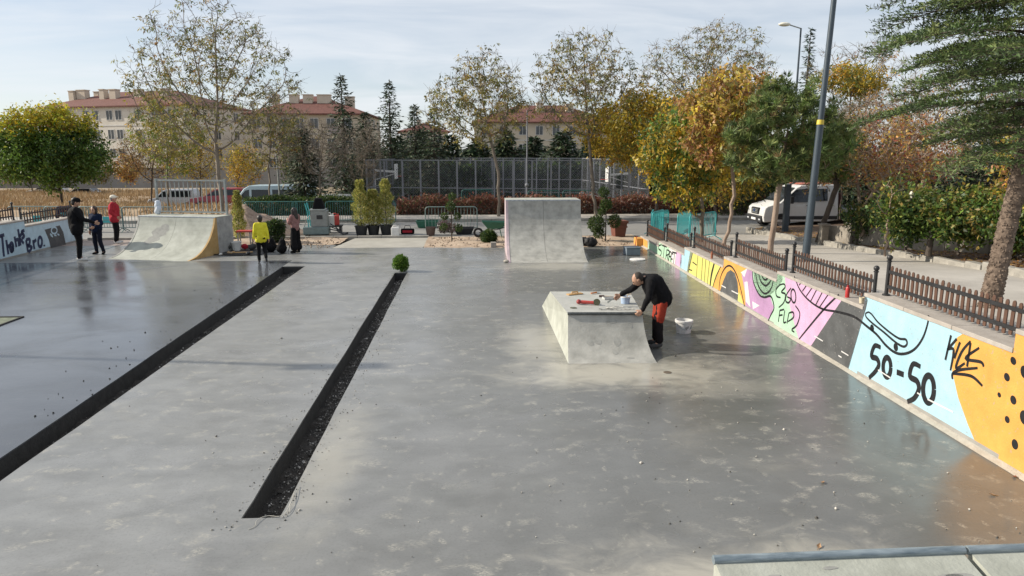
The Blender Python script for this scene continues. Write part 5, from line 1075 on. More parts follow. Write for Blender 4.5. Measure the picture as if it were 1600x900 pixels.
std_tree('yellow_tree', 'golden yellow tree right of the court with dark trunk', 1025, 36.4, .14, [(910, 1080, 150, 258), (940, 1075, 140, 215), (1000, 1130, 150, 240)], 2.4, n_att=620, step=.32, kill=.42, tip=.011, rmax=.2, bark=M_barkd, pal=YELLOW, nleaf=20000, lsize=(.12, .26), lw=.45, droop=.8, spread=.24, seed=15)
b = GP(1100, 378)
BL = dict(lsize=(.10, .20), lw=.62, droop=.9, spread=.12, fold=.12, bark=M_bark)
std_tree('forked_tree', 'green and yellow leaved tree with forked trunk by the teal barriers', 1100, b.y, b.z, [(1000, 1150, 175, 300), (1040, 1180, 145, 265), (1015, 1125, 250, 332)], 1.0, n_att=560, step=.24, kill=.32, tip=.010, rmax=.16, pal=GREENY + YELLOW[:2], nleaf=13000, seed=16, **BL)
b = GP(1133, 388)
std_tree('crooked_tree', 'rusty orange leaved tree with crooked pale trunk behind the fence', 1135, b.y, b.z, [(1070, 1215, 110, 215), (1100, 1205, 95, 170), (1065, 1165, 180, 262)], 1.6, n_att=560, step=.24, kill=.32, tip=.009, rmax=.115, pal=ORANGE + [(.50, .38, .05, 3), (.24, .22, .05, 3), (.36, .28, .09, 2)], nleaf=7500, seed=17, lean=(.25, .0), wob=.055, **{**BL, 'bark': M_barkp})
std_tree('golden_tree', 'gold and olive tree between the yellow tree and the pine', 1120, 29, .06, [(1030, 1190, 130, 250), (1060, 1200, 210, 315)], 1.6, n_att=480, step=.3, kill=.4, tip=.010, rmax=.14, bark=M_barkd, pal=YELLOW + OLIVE, nleaf=12000, lsize=(.11, .23), lw=.5, droop=.6, seed=36, spread=.22)
# pine beside the lamp pole
b = GP(1210, 396); Yp = b.y
def needle_tree(name, label, px, Y, zb, boxes, trunk_h, seed, pal, n_tuft, tl, bark, rmax, lean=(0, 0), n_att=420):
    r = np.random.default_rng(seed); bx = atY(px, 300, Y).x; E_ = []
    for q in boxes:
        A, B = atY(q[0], q[2], Y), atY(q[1], q[3], Y); rx = abs(B.x - A.x) / 2; E_.append(((A.x + B.x) / 2 - bx, 0, (A.z + B.z) / 2 - zb, rx, rx * .9, abs(A.z - B.z) / 2))
    t = thing(name, label, 'pine', (bx, Y, zb)); att = ellipsoid_points(r, E_, n_att); nodes, par = colonize(r, trunk_line(trunk_h, lean, 8, .03, seed), att, .22, .3, 3.0)
    rad, ch = radii(nodes, par, .008, 2.3, rmax); rad = np.where(rad > .03, .03 + (rad - .03) * max(0, rmax - .03) / max(1e-6, rad[0] - .03), rad)
    limbs(nodes, par, rad, bark, t, 'trunk'); tips = np.where((rad < .018) & (np.arange(len(nodes)) > 8))[0]; i = r.choice(tips, n_tuft); k = 16
    ax = unit(nodes[i] - nodes[par[i]] + np.array([0, 0, .4]) + r.normal(0, .3, (n_tuft, 3))); c = np.repeat(nodes[i] + r.normal(0, .10, (n_tuft, 3)), k, 0); n = len(c)
    D = np.repeat(ax, k, 0) * .8 + r.normal(0, .62, (n, 3)); cols = np.repeat(pick(r, pal, n_tuft), k, 0) * (1 + r.normal(0, .12, (n, 1)))
    leaves(c, D, r.normal(size=(n, 3)), r.uniform(.7, 1.2, n) * tl, np.full(n, tl * .13), np.clip(cols, .004, .9), M_needle, t); return t
PINE = [(.11, .165, .042, 3), (.155, .205, .055, 3), (.20, .225, .07, 2), (.055, .09, .028, 1.5), (.22, .16, .06, .6)]
needle_tree('pine_tree', 'bushy green pine with bare pinkish trunk left of the lamp pole', 1210, Yp, b.z, [(1130, 1270, 150, 290), (1165, 1290, 115, 220), (1200, 1335, 170, 290)], 2.6, 18, PINE, 2300, .20, M_barkp, .085, lean=(.15, 0))
b = GP(1300, 352)
needle_tree('pine_tree', 'smaller pine with mossy trunk in front of the white truck cab', 1283, 22.5, .45, [(1265, 1345, 190, 285)], 1.8, 19, PINE, 700, .20, M_barkd, .09, lean=(.5, 0), n_att=180)
spruce('blue_spruce', 'pale bluish spruce tip left of the lamp pole', 1267, 60, .1, 45, 1.5, [(.10, .15, .13, 2), (.07, .11, .09, 2), (.14, .18, .15, 1)], seed=95, nb=130, tuft=.4)
# right hand planting bed: shrubs, hedge, small trees
std_tree('yellow_shrub_tree', 'yellow crowned small tree right of the lamp pole', 1316, 30, .5, [(1280, 1385, 100, 150), (1300, 1345, 175, 200)], 2.8, n_att=180, step=.3, kill=.4, tip=.009, rmax=.12, bark=M_barkd, pal=YELLOW + OLIVE[:2], nleaf=4200, lsize=(.10, .24), lw=.4, droop=.3, seed=21, spread=.2)
std_tree('red_leaved_tree', 'reddish leaved tree with pale branches above the garden hedge', 1352, 20.5, .9, [(1330, 1500, 190, 300), (1350, 1460, 160, 240)], .9, n_att=420, step=.24, kill=.32, tip=.008, rmax=.09, bark=M_barkp, pal=ORANGE + [(.30, .08, .04, 3), (.13, .14, .04, 2)], nleaf=3600, lsize=(.07, .15), lw=.6, droop=.3, seed=22, extra_twigs=700, spread=.15)
std_tree('bare_thicket', 'tangle of bare brown twigs beneath the cedar boughs', 1440, 24, .9, [(1340, 1560, 120, 270)], .8, n_att=560, step=.26, kill=.34, tip=.009, rmax=.10, bark=M_barkp, pal=ORANGE[:1] + [(.16, .13, .07, 4), (.12, .12, .05, 3), (.22, .17, .10, 2)], nleaf=2600, lsize=(.07, .15), lw=.5, seed=23, extra_twigs=2400, spread=.2, cat='thicket')
std_tree('orange_shrub', 'orange yellow leaved shrub behind the cedar trunk at right edge', 1585, 15.5, 1.1, [(1545, 1680, 190, 330), (1560, 1690, 260, 390)], .5, n_att=260, step=.22, kill=.3, tip=.008, rmax=.06, bark=M_barkd, pal=YELLOW[:4] + ORANGE + GREENY[:1], nleaf=4200, lsize=(.08, .15), lw=.6, droop=.4, seed=24, spread=.12, cat='shrub')
for i, (x0, x1, y0, y1, Y) in enumerate([(1372, 1480, 300, 372, 16.8), (1455, 1560, 298, 378, 15.9), (1540, 1680, 300, 392, 14.6)]):
    std_tree('garden_hedge', ['leafy green hedge shrub nearest the white truck bed', 'green and yellow hedge shrub in the middle of the bed', 'green hedge shrub partly behind the cedar trunk'][i], (x0 + x1) / 2, Y, 1.0, [(x0, x1, y0, y1 - 8, .8)], .25, n_att=260, step=.2, kill=.27, tip=.007, rmax=.035, bark=M_barkd, pal=GREENY[:2] + DGREEN + [(.22, .20, .05, 1.5), (.30, .22, .06, .8)], nleaf=5600, lsize=(.08, .15), lw=.62, droop=.4, seed=25 + i, spread=.14, top_pal=(1.3, GREENY[:3] + OLIVE[:3]), fold=.12, cat='hedge', group='hedge shrubs in the right bed')
for i, (px, top, Y) in enumerate([(1440, 225, 30), (1510, 235, 29), (1570, 150, 26), (1620, 100, 27), (1350, 245, 33)]):
    spruce('dark_conifer', 'dark conifer deep behind the garden hedge, ' + ['left of centre', 'right of centre', 'by the cedar trunk', 'at the right frame edge', 'behind the truck bed'][i], px, Y, .5, top, 2.4, CON, seed=110 + i, nb=150, z_lo=.02, tuft=.3)
# thin crooked sapling in front of the low wall
std_tree('sapling', 'thin crooked sapling in front of the garden wall', 1393, 16.6, .88, [(1365, 1425, 268, 345)], .9, n_att=60, step=.15, kill=.22, tip=.008, rmax=.035, bark=M_barkp, pal=GREENY, nleaf=420, lsize=(.06, .12), lw=.6, seed=28, wob=.06)
std_tree('bare_thicket', 'brown twiggy thicket between the lamp pole and the red leaved tree', 1345, 27, .6, [(1285, 1430, 150, 300), (1230, 1340, 190, 300)], .8, n_att=620, step=.26, kill=.34, tip=.009, rmax=.10, bark=M_bark, pal=ORANGE[:1] + [(.16, .13, .07, 4), (.10, .11, .04, 4), (.22, .17, .10, 2)], nleaf=5200, lsize=(.08, .17), lw=.5, seed=31, extra_twigs=2200, spread=.22, cat='thicket')
std_tree('olive_shrub', 'dark olive shrub growing against the truck bed', 1340, 20.5, .7, [(1325, 1395, 312, 356)], .3, n_att=160, step=.2, kill=.28, tip=.007, rmax=.03, bark=M_barkd, pal=DGREEN + OLIVE[:2], nleaf=2600, lsize=(.07, .14), lw=.6, seed=32, spread=.14, cat='shrub')
std_tree('bare_tree', 'leafless thin tree between the middle block and the slim spruce', 565, 44, .1, [(535, 605, 190, 290)], 1.4, n_att=260, step=.26, kill=.34, tip=.009, rmax=.08, bark=M_bark, pal=[(.2, .15, .08)], nleaf=300, lsize=(.08, .15), seed=33, extra_twigs=1500)
std_tree('bare_tree', 'leafless tree in front of the middle block left half', 462, 46, .1, [(415, 512, 165, 285)], 1.6, n_att=380, step=.28, kill=.36, tip=.009, rmax=.09, bark=M_bark, pal=OLIVE, nleaf=900, lsize=(.10, .2), lw=.4, seed=34, extra_twigs=2000)
std_tree('olive_tree', 'olive leaved tree filling the gap behind the yellow tree', 1130, 39, -.3, [(1060, 1230, 185, 310)], 1.2, n_att=360, step=.34, kill=.44, tip=.01, rmax=.15, bark=M_barkd, pal=OLIVE + DGREEN, nleaf=9000, lsize=(.12, .26), lw=.5, seed=35, spread=.25)
# stump and stakes
b = G(1450, 398, .95); st = thing('tree_stump', 'short reddish tree stump before the garden wall', 'stump', (b.x, b.y, .92)); MB().tube([(0, 0, 0), (.01, 0, .2), (.03, 0, .42)], [.09, .075, .07], 9).build('trunk', M_barkd, st, smooth=True); MB().tube([(.02, 0, .38), (.10, .02, .5)], [.03, .02], 6).build('branch_stub', M_barkd, st)
# ------------------------------------------------------------------ cedar overhanging at the right
def cedar():
    b = GP(1545, 480); r = np.random.default_rng(200); t = thing('cedar_tree', 'big cedar with scaly trunk and layered boughs at right edge', 'cedar', (b.x, b.y, b.z - .02))
    H = 6.6
    tl = [(0, 0, 0), (.06, 0, .6), (.14, 0, 1.4), (.24, 0, 2.3), (.34, 0, 3.3), (.44, .05, 4.6), (.5, .1, H)]
    rd = [.145, .122, .115, .108, .098, .075, .03]
    pts = catmull(tl, 5); rr = np.interp(np.linspace(0, 1, len(pts)), np.linspace(0, 1, 7), rd)
    mb = MB(); mb.tube(pts, list(rr), 16); r2 = random.Random(3)
    tr_o = mb.build('trunk', mat('scaly_bark', (.065, .045, .033), .92, scale=13, col2=(.22, .165, .125), bump=1.0, bscale=14), t, smooth=True)
    # raised bark scales and knots
    kb = MB()
    for i in range(900):
        f = r2.random() ** 1.2; j = f * (len(pts) - 1) * .62; p = pts[int(j)].lerp(pts[int(j) + 1], j - int(j)); a = r2.uniform(0, 6.28); rad = float(np.interp(j, range(len(pts)), rr)); u = Vector((math.cos(a), math.sin(a), 0)); s = Vector((-u.y, u.x, 0)); c = p + u * rad * .99; w_, h_ = r2.uniform(.014, .034), r2.uniform(.015, .035)
        kb.add([c - s * w_, c - Vector((0, 0, h_)), c + s * w_, c + Vector((0, 0, h_)), c + u * .018], [(0, 1, 4), (1, 2, 4), (2, 3, 4), (3, 0, 4)])
    tag(kb.build('bark_scales', MATS['scaly_bark'], t, recalc=False), kind='stuff')
    Cs, Ds, Ws, cl = [], [], [], []; A, B, ra, rb = [], [], [], []
    pal = np.array([[.075, .125, .036], [.105, .155, .044], [.145, .18, .055], [.05, .085, .03]])
    nb = 96
    for i in range(nb):
        f = (i + r.random()) / nb; z = 2.2 + f * (H - 2.3); k = np.interp(z, [p.z for p in pts], range(len(pts))); p0 = np.array(pts[int(k)])
        a = i * 2.4 + r.normal(0, .35); L = float(np.interp(z, [1.9, 2.4, 3.0, 3.6, 5.0, 6.6], [.9, 1.25, 2.0, 2.5, 2.1, .5])) * r.uniform(.7, 1.12)
        d = np.array([math.cos(a), math.sin(a), .16 + .12 * f]); side = np.array([-math.sin(a), math.cos(a), 0]); m = max(5, int(L / .085)); s = np.linspace(0, 1, m + 1)
        cv = p0 + d * L * s[:, None] + np.array([0, 0, -1]) * (L * .30 * s[:, None] ** 2) + side * (r.normal(0, .12) * L * s[:, None] ** 2)
        A.append(cv[:-1]); B.append(cv[1:]); w0 = .008 + .007 * L; ra.append(w0 * (1 - s[:-1] * .85)); rb.append(w0 * (1 - s[1:] * .85))
        for j in range(1, m + 1):
            if s[j] < .12: continue
            for sg in (-1, 1):
                tl_ = (.16 + .62 * math.sin(math.pi * min(1, s[j] * .85 + .12)) * min(1, L / 2.2)) * r.uniform(.55, 1.15); e = unit(side * sg + d * r.uniform(.35, .9) + np.array([0, 0, r.normal(-.05, .1)])); q = max(3, int(tl_ / .05)); u_ = np.linspace(.08, 1, q)[:, None]
                tw = cv[j] + e * tl_ * u_ + np.array([0, 0, -.16]) * tl_ * u_ ** 2
                A.append(cv[j][None]); B.append(tw[-1:]); ra.append(np.array([.006])); rb.append(np.array([.002]))
                c = pal[r.choice(4, p=[.35, .3, .15, .2])] * (1 + r.normal(0, .12))
                kk = 5; C = np.repeat(tw, kk, 0) + r.normal(0, .012, (q * kk, 3)); D = e + r.normal(0, .75, (q * kk, 3)) + np.array([0, 0, .25])
                Cs.append(C); Ds.append(D); Ws.append(r.normal(size=C.shape)); cl.append(np.clip(c * (1 + r.normal(0, .14, (len(C), 1))), .005, .5))
    C, D, W, cl = map(np.concatenate, (Cs, Ds, Ws, cl)); n = len(C)
    limbs(np.zeros((1, 3)), np.array([-1]), np.array([.02]), M_barkd, t, 'branches', 4, extra=tuple(map(np.concatenate, (A, B, ra, rb))))
    leaves(C, D, W, r.uniform(.05, .095, n), np.full(n, .020), cl, M_needle, t)
cedar()
# ------------------------------------------------------------------ hedges along the far road
RED = [(.20, .08, .055, 3), (.26, .11, .07, 3), (.16, .055, .035, 3), (.24, .15, .08, 2), (.10, .07, .04, 1)]
x = atY(622, 340, 38).x; k = 0
for x0, x1 in ((x, x + 4.6), (x + 4.6, x + 9.2), (x + 9.2, x + 13.8), (x + 13.8, x + 18.4), (x + 18.4, x + 23)):
    foliage_block('barberry_hedge', 'reddish barberry hedge along the far pavement, ' + ['left end by the potted conifers', 'part with the first topiary before it', 'part behind the tall quarter pipe', 'part before the yellow tree', 'right end beside the white truck'][k], hedge_pts(x0, x1, 37.5, 38.5, .1, .80, .22), 4600, RED + ([] if k else [(.08, .12, .03, 1)]), (.10, .20), 'hedge', 300 + k, twigs=(500, .1, M_barkd), group='barberry hedge along the road'); k += 1
x0, x1 = atY(385, 330, 38).x, atY(560, 330, 38).x
for k in range(2):
    foliage_block('green_hedge', 'clipped green hedge behind the green barriers, ' + ['left half below the van', 'right half below the parked car'][k], hedge_pts(x0 + (x1 - x0) * k / 2, x0 + (x1 - x0) * (k + 1) / 2, 37.4, 38.6, .1, .95, .1), 5200, DGREEN + [(.12, .14, .03, 2)], (.08, .17), 'hedge', 320 + k, twigs=(300, .1, M_barkd), group='clipped hedge along the road')
xa, xb = atY(560, 300, 64).x, atY(1240, 300, 64).x
for k in range(4):
    foliage_block('evergreen_hedge', 'tall dark evergreen hedge behind the court, ' + ['left end', 'left of the middle', 'right of the middle', 'right end'][k], hedge_pts(xa + (xb - xa) * k / 4, xa + (xb - xa) * (k + 1) / 4, 59.5, 60.8, -1.0, 1.9, .5), 4200, DGREEN + CON, (.25, .55), 'hedge', 340 + k, group='evergreen hedge behind the court')
# low shrubs behind the white truck
b0 = atY(1140, 300, 35).x
foliage_block('roadside_shrubs', 'dark green shrubs behind the white truck', hedge_pts(b0, b0 + 12, 36, 38, .1, 2.2, .5), 9000, DGREEN + [(.13, .13, .04, 2), (.2, .13, .05, 1)], (.12, .26), 'shrub', 330, twigs=(500, .1, M_barkd))
# ================================================================== people
def fuse(parts, voxel, name, m, parent, smooth=4, noise_amp=0.0, seed=0):
    """parts: ('c', p0, r0, p1, r1) tapered capsule | ('b', centre, r, (sx, sy, sz)). One continuous voxel surface."""
    mb = MB()
    for q in parts:
        if q[0] == 'c':
            a, b = Vector(q[1]), Vector(q[3]); mb.tube([a, a.lerp(b, .5), b], [q[2], (q[2] + q[4]) / 2, q[4]], 12); mb.ball(a, q[2], 12, 8); mb.ball(b, q[4], 12, 8)
        else: mb.ball(q[1], q[2], 14, 10, q[3] if len(q) > 3 else (1, 1, 1))
    me = bpy.data.meshes.new('tmp'); me.from_pydata(mb.v, [], mb.f)
    bm = bmesh.new(); bm.from_mesh(me); bmesh.ops.recalc_face_normals(bm, faces=bm.faces); bm.to_mesh(me); bm.free()
    o = bpy.data.objects.new('tmp', me); COL.objects.link(o)
    md = o.modifiers.new('r', 'REMESH'); md.mode = 'VOXEL'; md.voxel_size = voxel
    sm = o.modifiers.new('s', 'SMOOTH'); sm.factor = .5; sm.iterations = smooth
    bpy.context.view_layer.update(); dg = bpy.context.evaluated_depsgraph_get()
    me2 = bpy.data.meshes.new_from_object(o.evaluated_get(dg)); bpy.data.objects.remove(o); bpy.data.meshes.remove(me)
    if noise_amp:
        co = np.empty(len(me2.vertices) * 3); me2.vertices.foreach_get('co', co); co = co.reshape(-1, 3); nr = np.empty_like(co).ravel(); me2.vertices.foreach_get('normal', nr); nr = nr.reshape(-1, 3)
        k = np.array([mnoise.noise((c[0] * 14 + seed, c[1] * 14, c[2] * 8)) + .5 * mnoise.noise((c[0] * 30, c[1] * 30 + seed, c[2] * 16)) for c in co]); co += nr * (k * noise_amp)[:, None]; me2.vertices.foreach_set('co', co.ravel())
    me2.polygons.foreach_set('use_smooth', [True] * len(me2.polygons)); me2.name = name; me2.materials.clear(); me2.update()
    return obj(name, me2, m, parent)
def hand_parts(wr, el, side, curl=.5, s=1.0, aim=None):
    wr, el = Vector(wr), Vector(el); d = Vector(aim).normalized() if aim else (wr - el).normalized(); up = Vector((side, 0, 0)); q = (up - d * up.dot(d)); q = q.normalized() if q.length > .1 else Vector((0, 1, 0)); n = d.cross(q).normalized()
    if n.y < 0: n = -n
    P = [('c', wr, .026 * s, wr + d * .03 * s, .028 * s), ('c', wr + d * .03 * s - n * .02 * s, .020 * s, wr + d * .075 * s - n * .028 * s, .018 * s), ('c', wr + d * .03 * s + n * .02 * s, .020 * s, wr + d * .08 * s + n * .028 * s, .018 * s)]
    inn = -q
    for k, (o, L) in enumerate(((.033, .068), (.011, .078), (-.011, .073), (-.033, .056))):
        a = wr + d * .085 * s + n * o * s; b = a + (d * (1 - curl * .5) + inn * curl * .6).normalized() * L * .55 * s; c = b + (d * (1 - curl * 1.1) + inn * curl * 1.3).normalized() * L * .45 * s
        P += [('c', a, .0105 * s, b, .0098 * s), ('c', b, .0098 * s, c, .0085 * s)]
    a = wr + d * .03 * s + n * .032 * s; b = a + (d * .6 + n * .7 + inn * .25).normalized() * .04 * s; c = b + (d * .9 + n * .2 + inn * .4).normalized() * .03 * s
    P += [('c', a, .0135 * s, b, .0115 * s), ('c', b, .0115 * s, c, .0095 * s)]
    return P
M_skin = mat('skin', (.42, .24, .16), .55, var=.08); M_hair = mat('dark_hair', (.02, .015, .012), .5); M_eye = mat('eye', (.02, .016, .014), .2)
def cloth(n, c, c2=None): return mat('cloth_' + n, c, .85, scale=14, col2=c2 or tuple(min(1, x * 1.4) for x in c), bump=.2, bscale=120, spec=.15)
def person(label, loc, rz, ht, J={}, top=None, legs=None, shoe=None, head='cap', hair_m=None, cap_m=None, sleeve=1.0, coat_len=.0, flare=0.0, face=0.0, kid=1.0, hand_aim={}, curl=.45, top2=None, hs=1.0, bulk=1.0, sleeve_short=False, tilt=0.0):
    s = ht / 1.75; t = thing('person', label, 'person', loc, rz)
    D = dict(pelvis=(0, 0, .95), chest=(0, .01, 1.28), neck=(0, .0, 1.46), head=(0, .03, 1.615), shL=(-.185, 0, 1.41), shR=(.185, 0, 1.41), elL=(-.235, -.02, 1.13), elR=(.235, -.02, 1.13), wrL=(-.24, .05, .87), wrR=(.24, .05, .87), hiL=(-.09, 0, .92), hiR=(.09, 0, .92), knL=(-.105, .03, .50), knR=(.105, .03, .50), anL=(-.11, -.01, .085), anR=(.11, -.01, .085), toL=(-.125, .15, .04), toR=(.125, .15, .04))
    D.update(J); D = {k: Vector(v) * s for k, v in D.items()}; g = D.get; fd = Vector((math.sin(face), math.cos(face), -tilt)).normalized(); sd = Vector((math.cos(face), -math.sin(face), 0)); K = kid * s
    hd = g('head'); up = sd.cross(fd)
    B = [('b', hd, .1 * K, (.80, .96, 1.16)), ('b', hd + fd * .025 * K - up * .055 * K, .072 * K, (.82, .95, .95)), ('c', g('neck') - Vector((0, 0, .04 * s)), .058 * s, hd - up * .06 * K, .052 * s), ('b', hd + fd * .102 * K - up * .018 * K, .017 * K, (.8, 1, 1.3)), ('b', hd + fd * .088 * K - up * .062 * K, .02 * K, (1.5, .7, .6)), ('b', hd + sd * .082 * K - up * .01 * K, .024 * K, (.45, .8, 1.25)), ('b', hd - sd * .082 * K - up * .01 * K, .024 * K, (.45, .8, 1.25)),
         ('c', g('chest'), .125 * s, g('pelvis'), .115 * s), ('c', g('shL'), .06 * s, g('shR'), .06 * s), ('c', g('chest'), .1 * s, g('neck'), .055 * s)]
    for q in 'LR':
        B += [('c', g('sh' + q), .05 * s, g('el' + q), .038 * s), ('c', g('el' + q), .038 * s, g('wr' + q), .026 * s), ('c', g('hi' + q), .085 * s, g('kn' + q), .055 * s), ('c', g('kn' + q), .052 * s, g('an' + q), .036 * s), ('c', g('an' + q), .038 * s, g('to' + q), .03 * s)]
        B += hand_parts(g('wr' + q), g('el' + q), -1 if q == 'L' else 1, curl, s * 1.05, hand_aim.get(q))
    fuse(B, .0095, 'body', M_skin, t, 2)
    ey = MB()
    for k in (-1, 1): ey.ball(hd + fd * .091 * K + sd * k * .034 * K + up * .012 * K, .011 * K, 8, 6)
    ey.build('eyes', M_eye, t, smooth=True)
    hm = hair_m or M_hair
    if head in ('cap', 'short', 'long', 'bob', 'bald'):
        Hh = []
        if head == 'bald': Hh = [('b', hd - fd * .030 * K + up * .012 * K, .098 * K, (.90, .90, .98)), ('b', hd - fd * .045 * K - up * .03 * K, .078 * K, (1.0, .8, 1.0))]
        else: Hh = [('b', hd - fd * .018 * K + up * .030 * K, .104 * K, (.88, .98, 1.02)), ('b', hd - fd * .045 * K - up * .03 * K, .078 * K, (1.0, .8, 1.0))]
        if head == 'short': Hh += [('b', hd + fd * .03 * K + up * .085 * K, .06 * K, (1.1, 1, .6))]
        if head == 'bob': Hh += [('b', hd - fd * .03 * K - up * .05 * K, .1 * K, (1.0, .8, .8))] + [('c', hd + sd * k * .075 * K + up * .05 * K, .04 * K, hd + sd * k * .08 * K - up * .07 * K, .032 * K) for k in (-1, 1)]
        if head == 'long': Hh += [('c', hd - fd * .05 * K, .095 * K, hd - fd * .09 * K - up * .26 * K, .085 * K), ('c', hd - fd * .09 * K - up * .26 * K, .085 * K, hd - fd * .085 * K - up * .40 * K, .045 * K)] + [('c', hd + sd * k * .075 * K + up * .04 * K, .042 * K, hd + sd * k * .10 * K - fd * .02 * K - up * .22 * K, .04 * K) for k in (-1, 1)]
        fuse(Hh, .012, 'hair', hm, t, 3, .006)
    if cap_m:
        fuse([('b', hd + up * .05 * K - fd * .005 * K, .112 * K, (.90, 1.02, .72)), ('b', hd + up * .052 * K + fd * .11 * K, .07 * K, (1.0, 1.1, .16))], .012, 'cap', cap_m, t, 2)
    T = [('c', g('chest'), .155 * s * bulk, g('pelvis'), .142 * s * bulk), ('c', g('shL').lerp(g('shR'), .12), .085 * s, g('shR').lerp(g('shL'), .12), .085 * s), ('c', g('chest'), .14 * s * bulk, g('neck') - Vector((0, 0, .03 * s)), .078 * s), ('c', g('chest') + (g('shL') - g('chest')) * .45, .11 * s * bulk, g('pelvis').lerp(g('hiL'), .5), .118 * s * bulk), ('c', g('chest') + (g('shR') - g('chest')) * .45, .11 * s * bulk, g('pelvis').lerp(g('hiR'), .5), .118 * s * bulk)]
    if coat_len: T += [('c', g('hiL'), .125 * s * bulk, g('hiL').lerp(g('knL'), coat_len), .125 * s * bulk), ('c', g('hiR'), .125 * s * bulk, g('hiR').lerp(g('knR'), coat_len), .125 * s * bulk), ('c', g('pelvis'), .13 * s * bulk, g('hiL').lerp(g('hiR'), .5).lerp(g('knL').lerp(g('knR'), .5), coat_len), .125 * s * bulk)]
    for q in 'LR':
        T += [('c', g('sh' + q), .078 * s, g('el' + q), .062 * s)]
        if not sleeve_short: T += [('c', g('el' + q), .062 * s, g('el' + q).lerp(g('wr' + q), .94), .043 * s)]
    fuse(T, .015, 'jacket', top, t, 4, .010, seed=ht * 10)
    Lg = [('c', g('hiL'), .118 * s, g('hiR'), .118 * s), ('c', g('pelvis'), .125 * s, g('hiL').lerp(g('hiR'), .5), .125 * s)]
    for q in 'LR': Lg += [('c', g('hi' + q), .108 * s, g('kn' + q), .078 * s + flare * .5), ('c', g('kn' + q), .078 * s + flare * .5, g('an' + q) + Vector((0, 0, .02)), .06 * s + flare)]
    if flare:   # keep trouser hems off the ground
        Lg = [x if not (x[0] == 'c' and x[4] > .06 * s + flare * .9) else ('c', x[1], x[2], Vector(x[3]) + Vector((0, 0, flare + .03)), x[4]) for x in Lg]
    fuse(Lg, .015, 'trousers', legs, t, 4, .009, seed=ht * 7)
    if top2: top2(t, g, s)
    for q in 'LR':
        a, b = g('an' + q), g('to' + q); d = (b - a); fuse([('c', a - d * .15 + Vector((0, 0, -.028 * s)), .046 * s, a.lerp(b, .55) - Vector((0, 0, .012 * s)), .046 * s), ('c', a.lerp(b, .5) - Vector((0, 0, .01 * s)), .046 * s, b + Vector((0, 0, .003)), .038 * s), ('c', a, .05 * s, a + Vector((0, 0, -.03 * s)), .048 * s)], .012, 'shoe', shoe, t, 2)
    return t
C_blk, C_navy, C_red = cloth('black', (.0055, .0055, .0065)), cloth('navy', (.006, .011, .03)), cloth('red', (.30, .02, .03), (.42, .035, .05))
C_blue, C_yel, C_brn = cloth('royal_blue', (.012, .04, .16), (.03, .07, .25)), cloth('yellow', (.62, .56, .03), (.72, .66, .06)), cloth('mauve', (.20, .105, .10), (.30, .17, .16))
C_org = cloth('orange_red', (.22, .026, .016), (.38, .055, .03)); C_den = cloth('dark_denim', (.006, .008, .016)); C_wht = mat('white_shoe', (.55, .54, .52), .6); C_gry = cloth('grey', (.06, .06, .062)); C_cap = cloth('cream', (.62, .58, .48))
person('man in black clothes and cap reaching toward the boy', (-12.42, 22.9, 0), R(-62), 2.02, dict(shR=(.185, .03, 1.41), elR=(.27, .17, 1.15), wrR=(.20, .42, 1.05), head=(0, .05, 1.60), elL=(-.25, -.03, 1.13), wrL=(-.24, .06, .90)), C_blk, C_blk, C_wht, 'cap', cap_m=C_blk, coat_len=.2, bulk=1.28, tilt=.25)
person('boy in blue jacket standing beside the man in black', (-12.53, 24.3, 0), R(165), 1.62, dict(anL=(-.16, -.04, .085), toL=(-.22, .10, .04), anR=(.10, .0, .085), wrL=(-.10, .20, 1.02), elL=(-.25, .03, 1.12)), C_navy, C_den, C_blk, 'bob', kid=1.12, bulk=1.28, hair_m=mat('brown_hair', (.035, .018, .012), .5), top2=lambda t, g, s: fuse([('c', g('chest') + Vector((0, .085 * s, .03)), .09 * s, g('pelvis') + Vector((0, .085 * s, .05)), .09 * s)], .014, 'shirt', C_blue, t, 3, .006))
person('man in red jacket and cream cap by the barrier', (-13.36, 27.25, 0), R(-75), 1.83, dict(elL=(-.27, -.06, 1.14), wrL=(-.17, .10, .97), elR=(.27, -.06, 1.14), wrR=(.17, .10, .97)), C_red, C_blk, C_wht, 'short', cap_m=C_cap, coat_len=.12, bulk=1.2, hair_m=mat('grey_hair', (.2, .19, .18), .6))
person('child in yellow shirt walking by the backpacks', (-6.53, 22.2, 0), R(20), 1.47, dict(shL=(-.165, 0, 1.41), shR=(.165, 0, 1.41), elL=(-.22, .0, 1.14), elR=(.22, -.04, 1.14), knR=(.10, .10, .54), anR=(.12, -.22, .20), toR=(.13, -.20, .06), wrL=(-.25, .10, .88), wrR=(.26, -.04, .88)), C_yel, C_blk, C_gry, 'short', kid=1.12, coat_len=.2, sleeve_short=False, bulk=.98)
person('girl with long dark hair in mauve top and wide black trousers', (-5.97, 24.25, 0), R(60), 1.55, dict(elL=(-.24, .08, 1.18), wrL=(-.12, .25, 1.28), elR=(.24, .06, 1.15), wrR=(.10, .22, 1.12)), C_brn, C_blk, C_blk, 'long', kid=1.06, flare=.075, bulk=1.0)
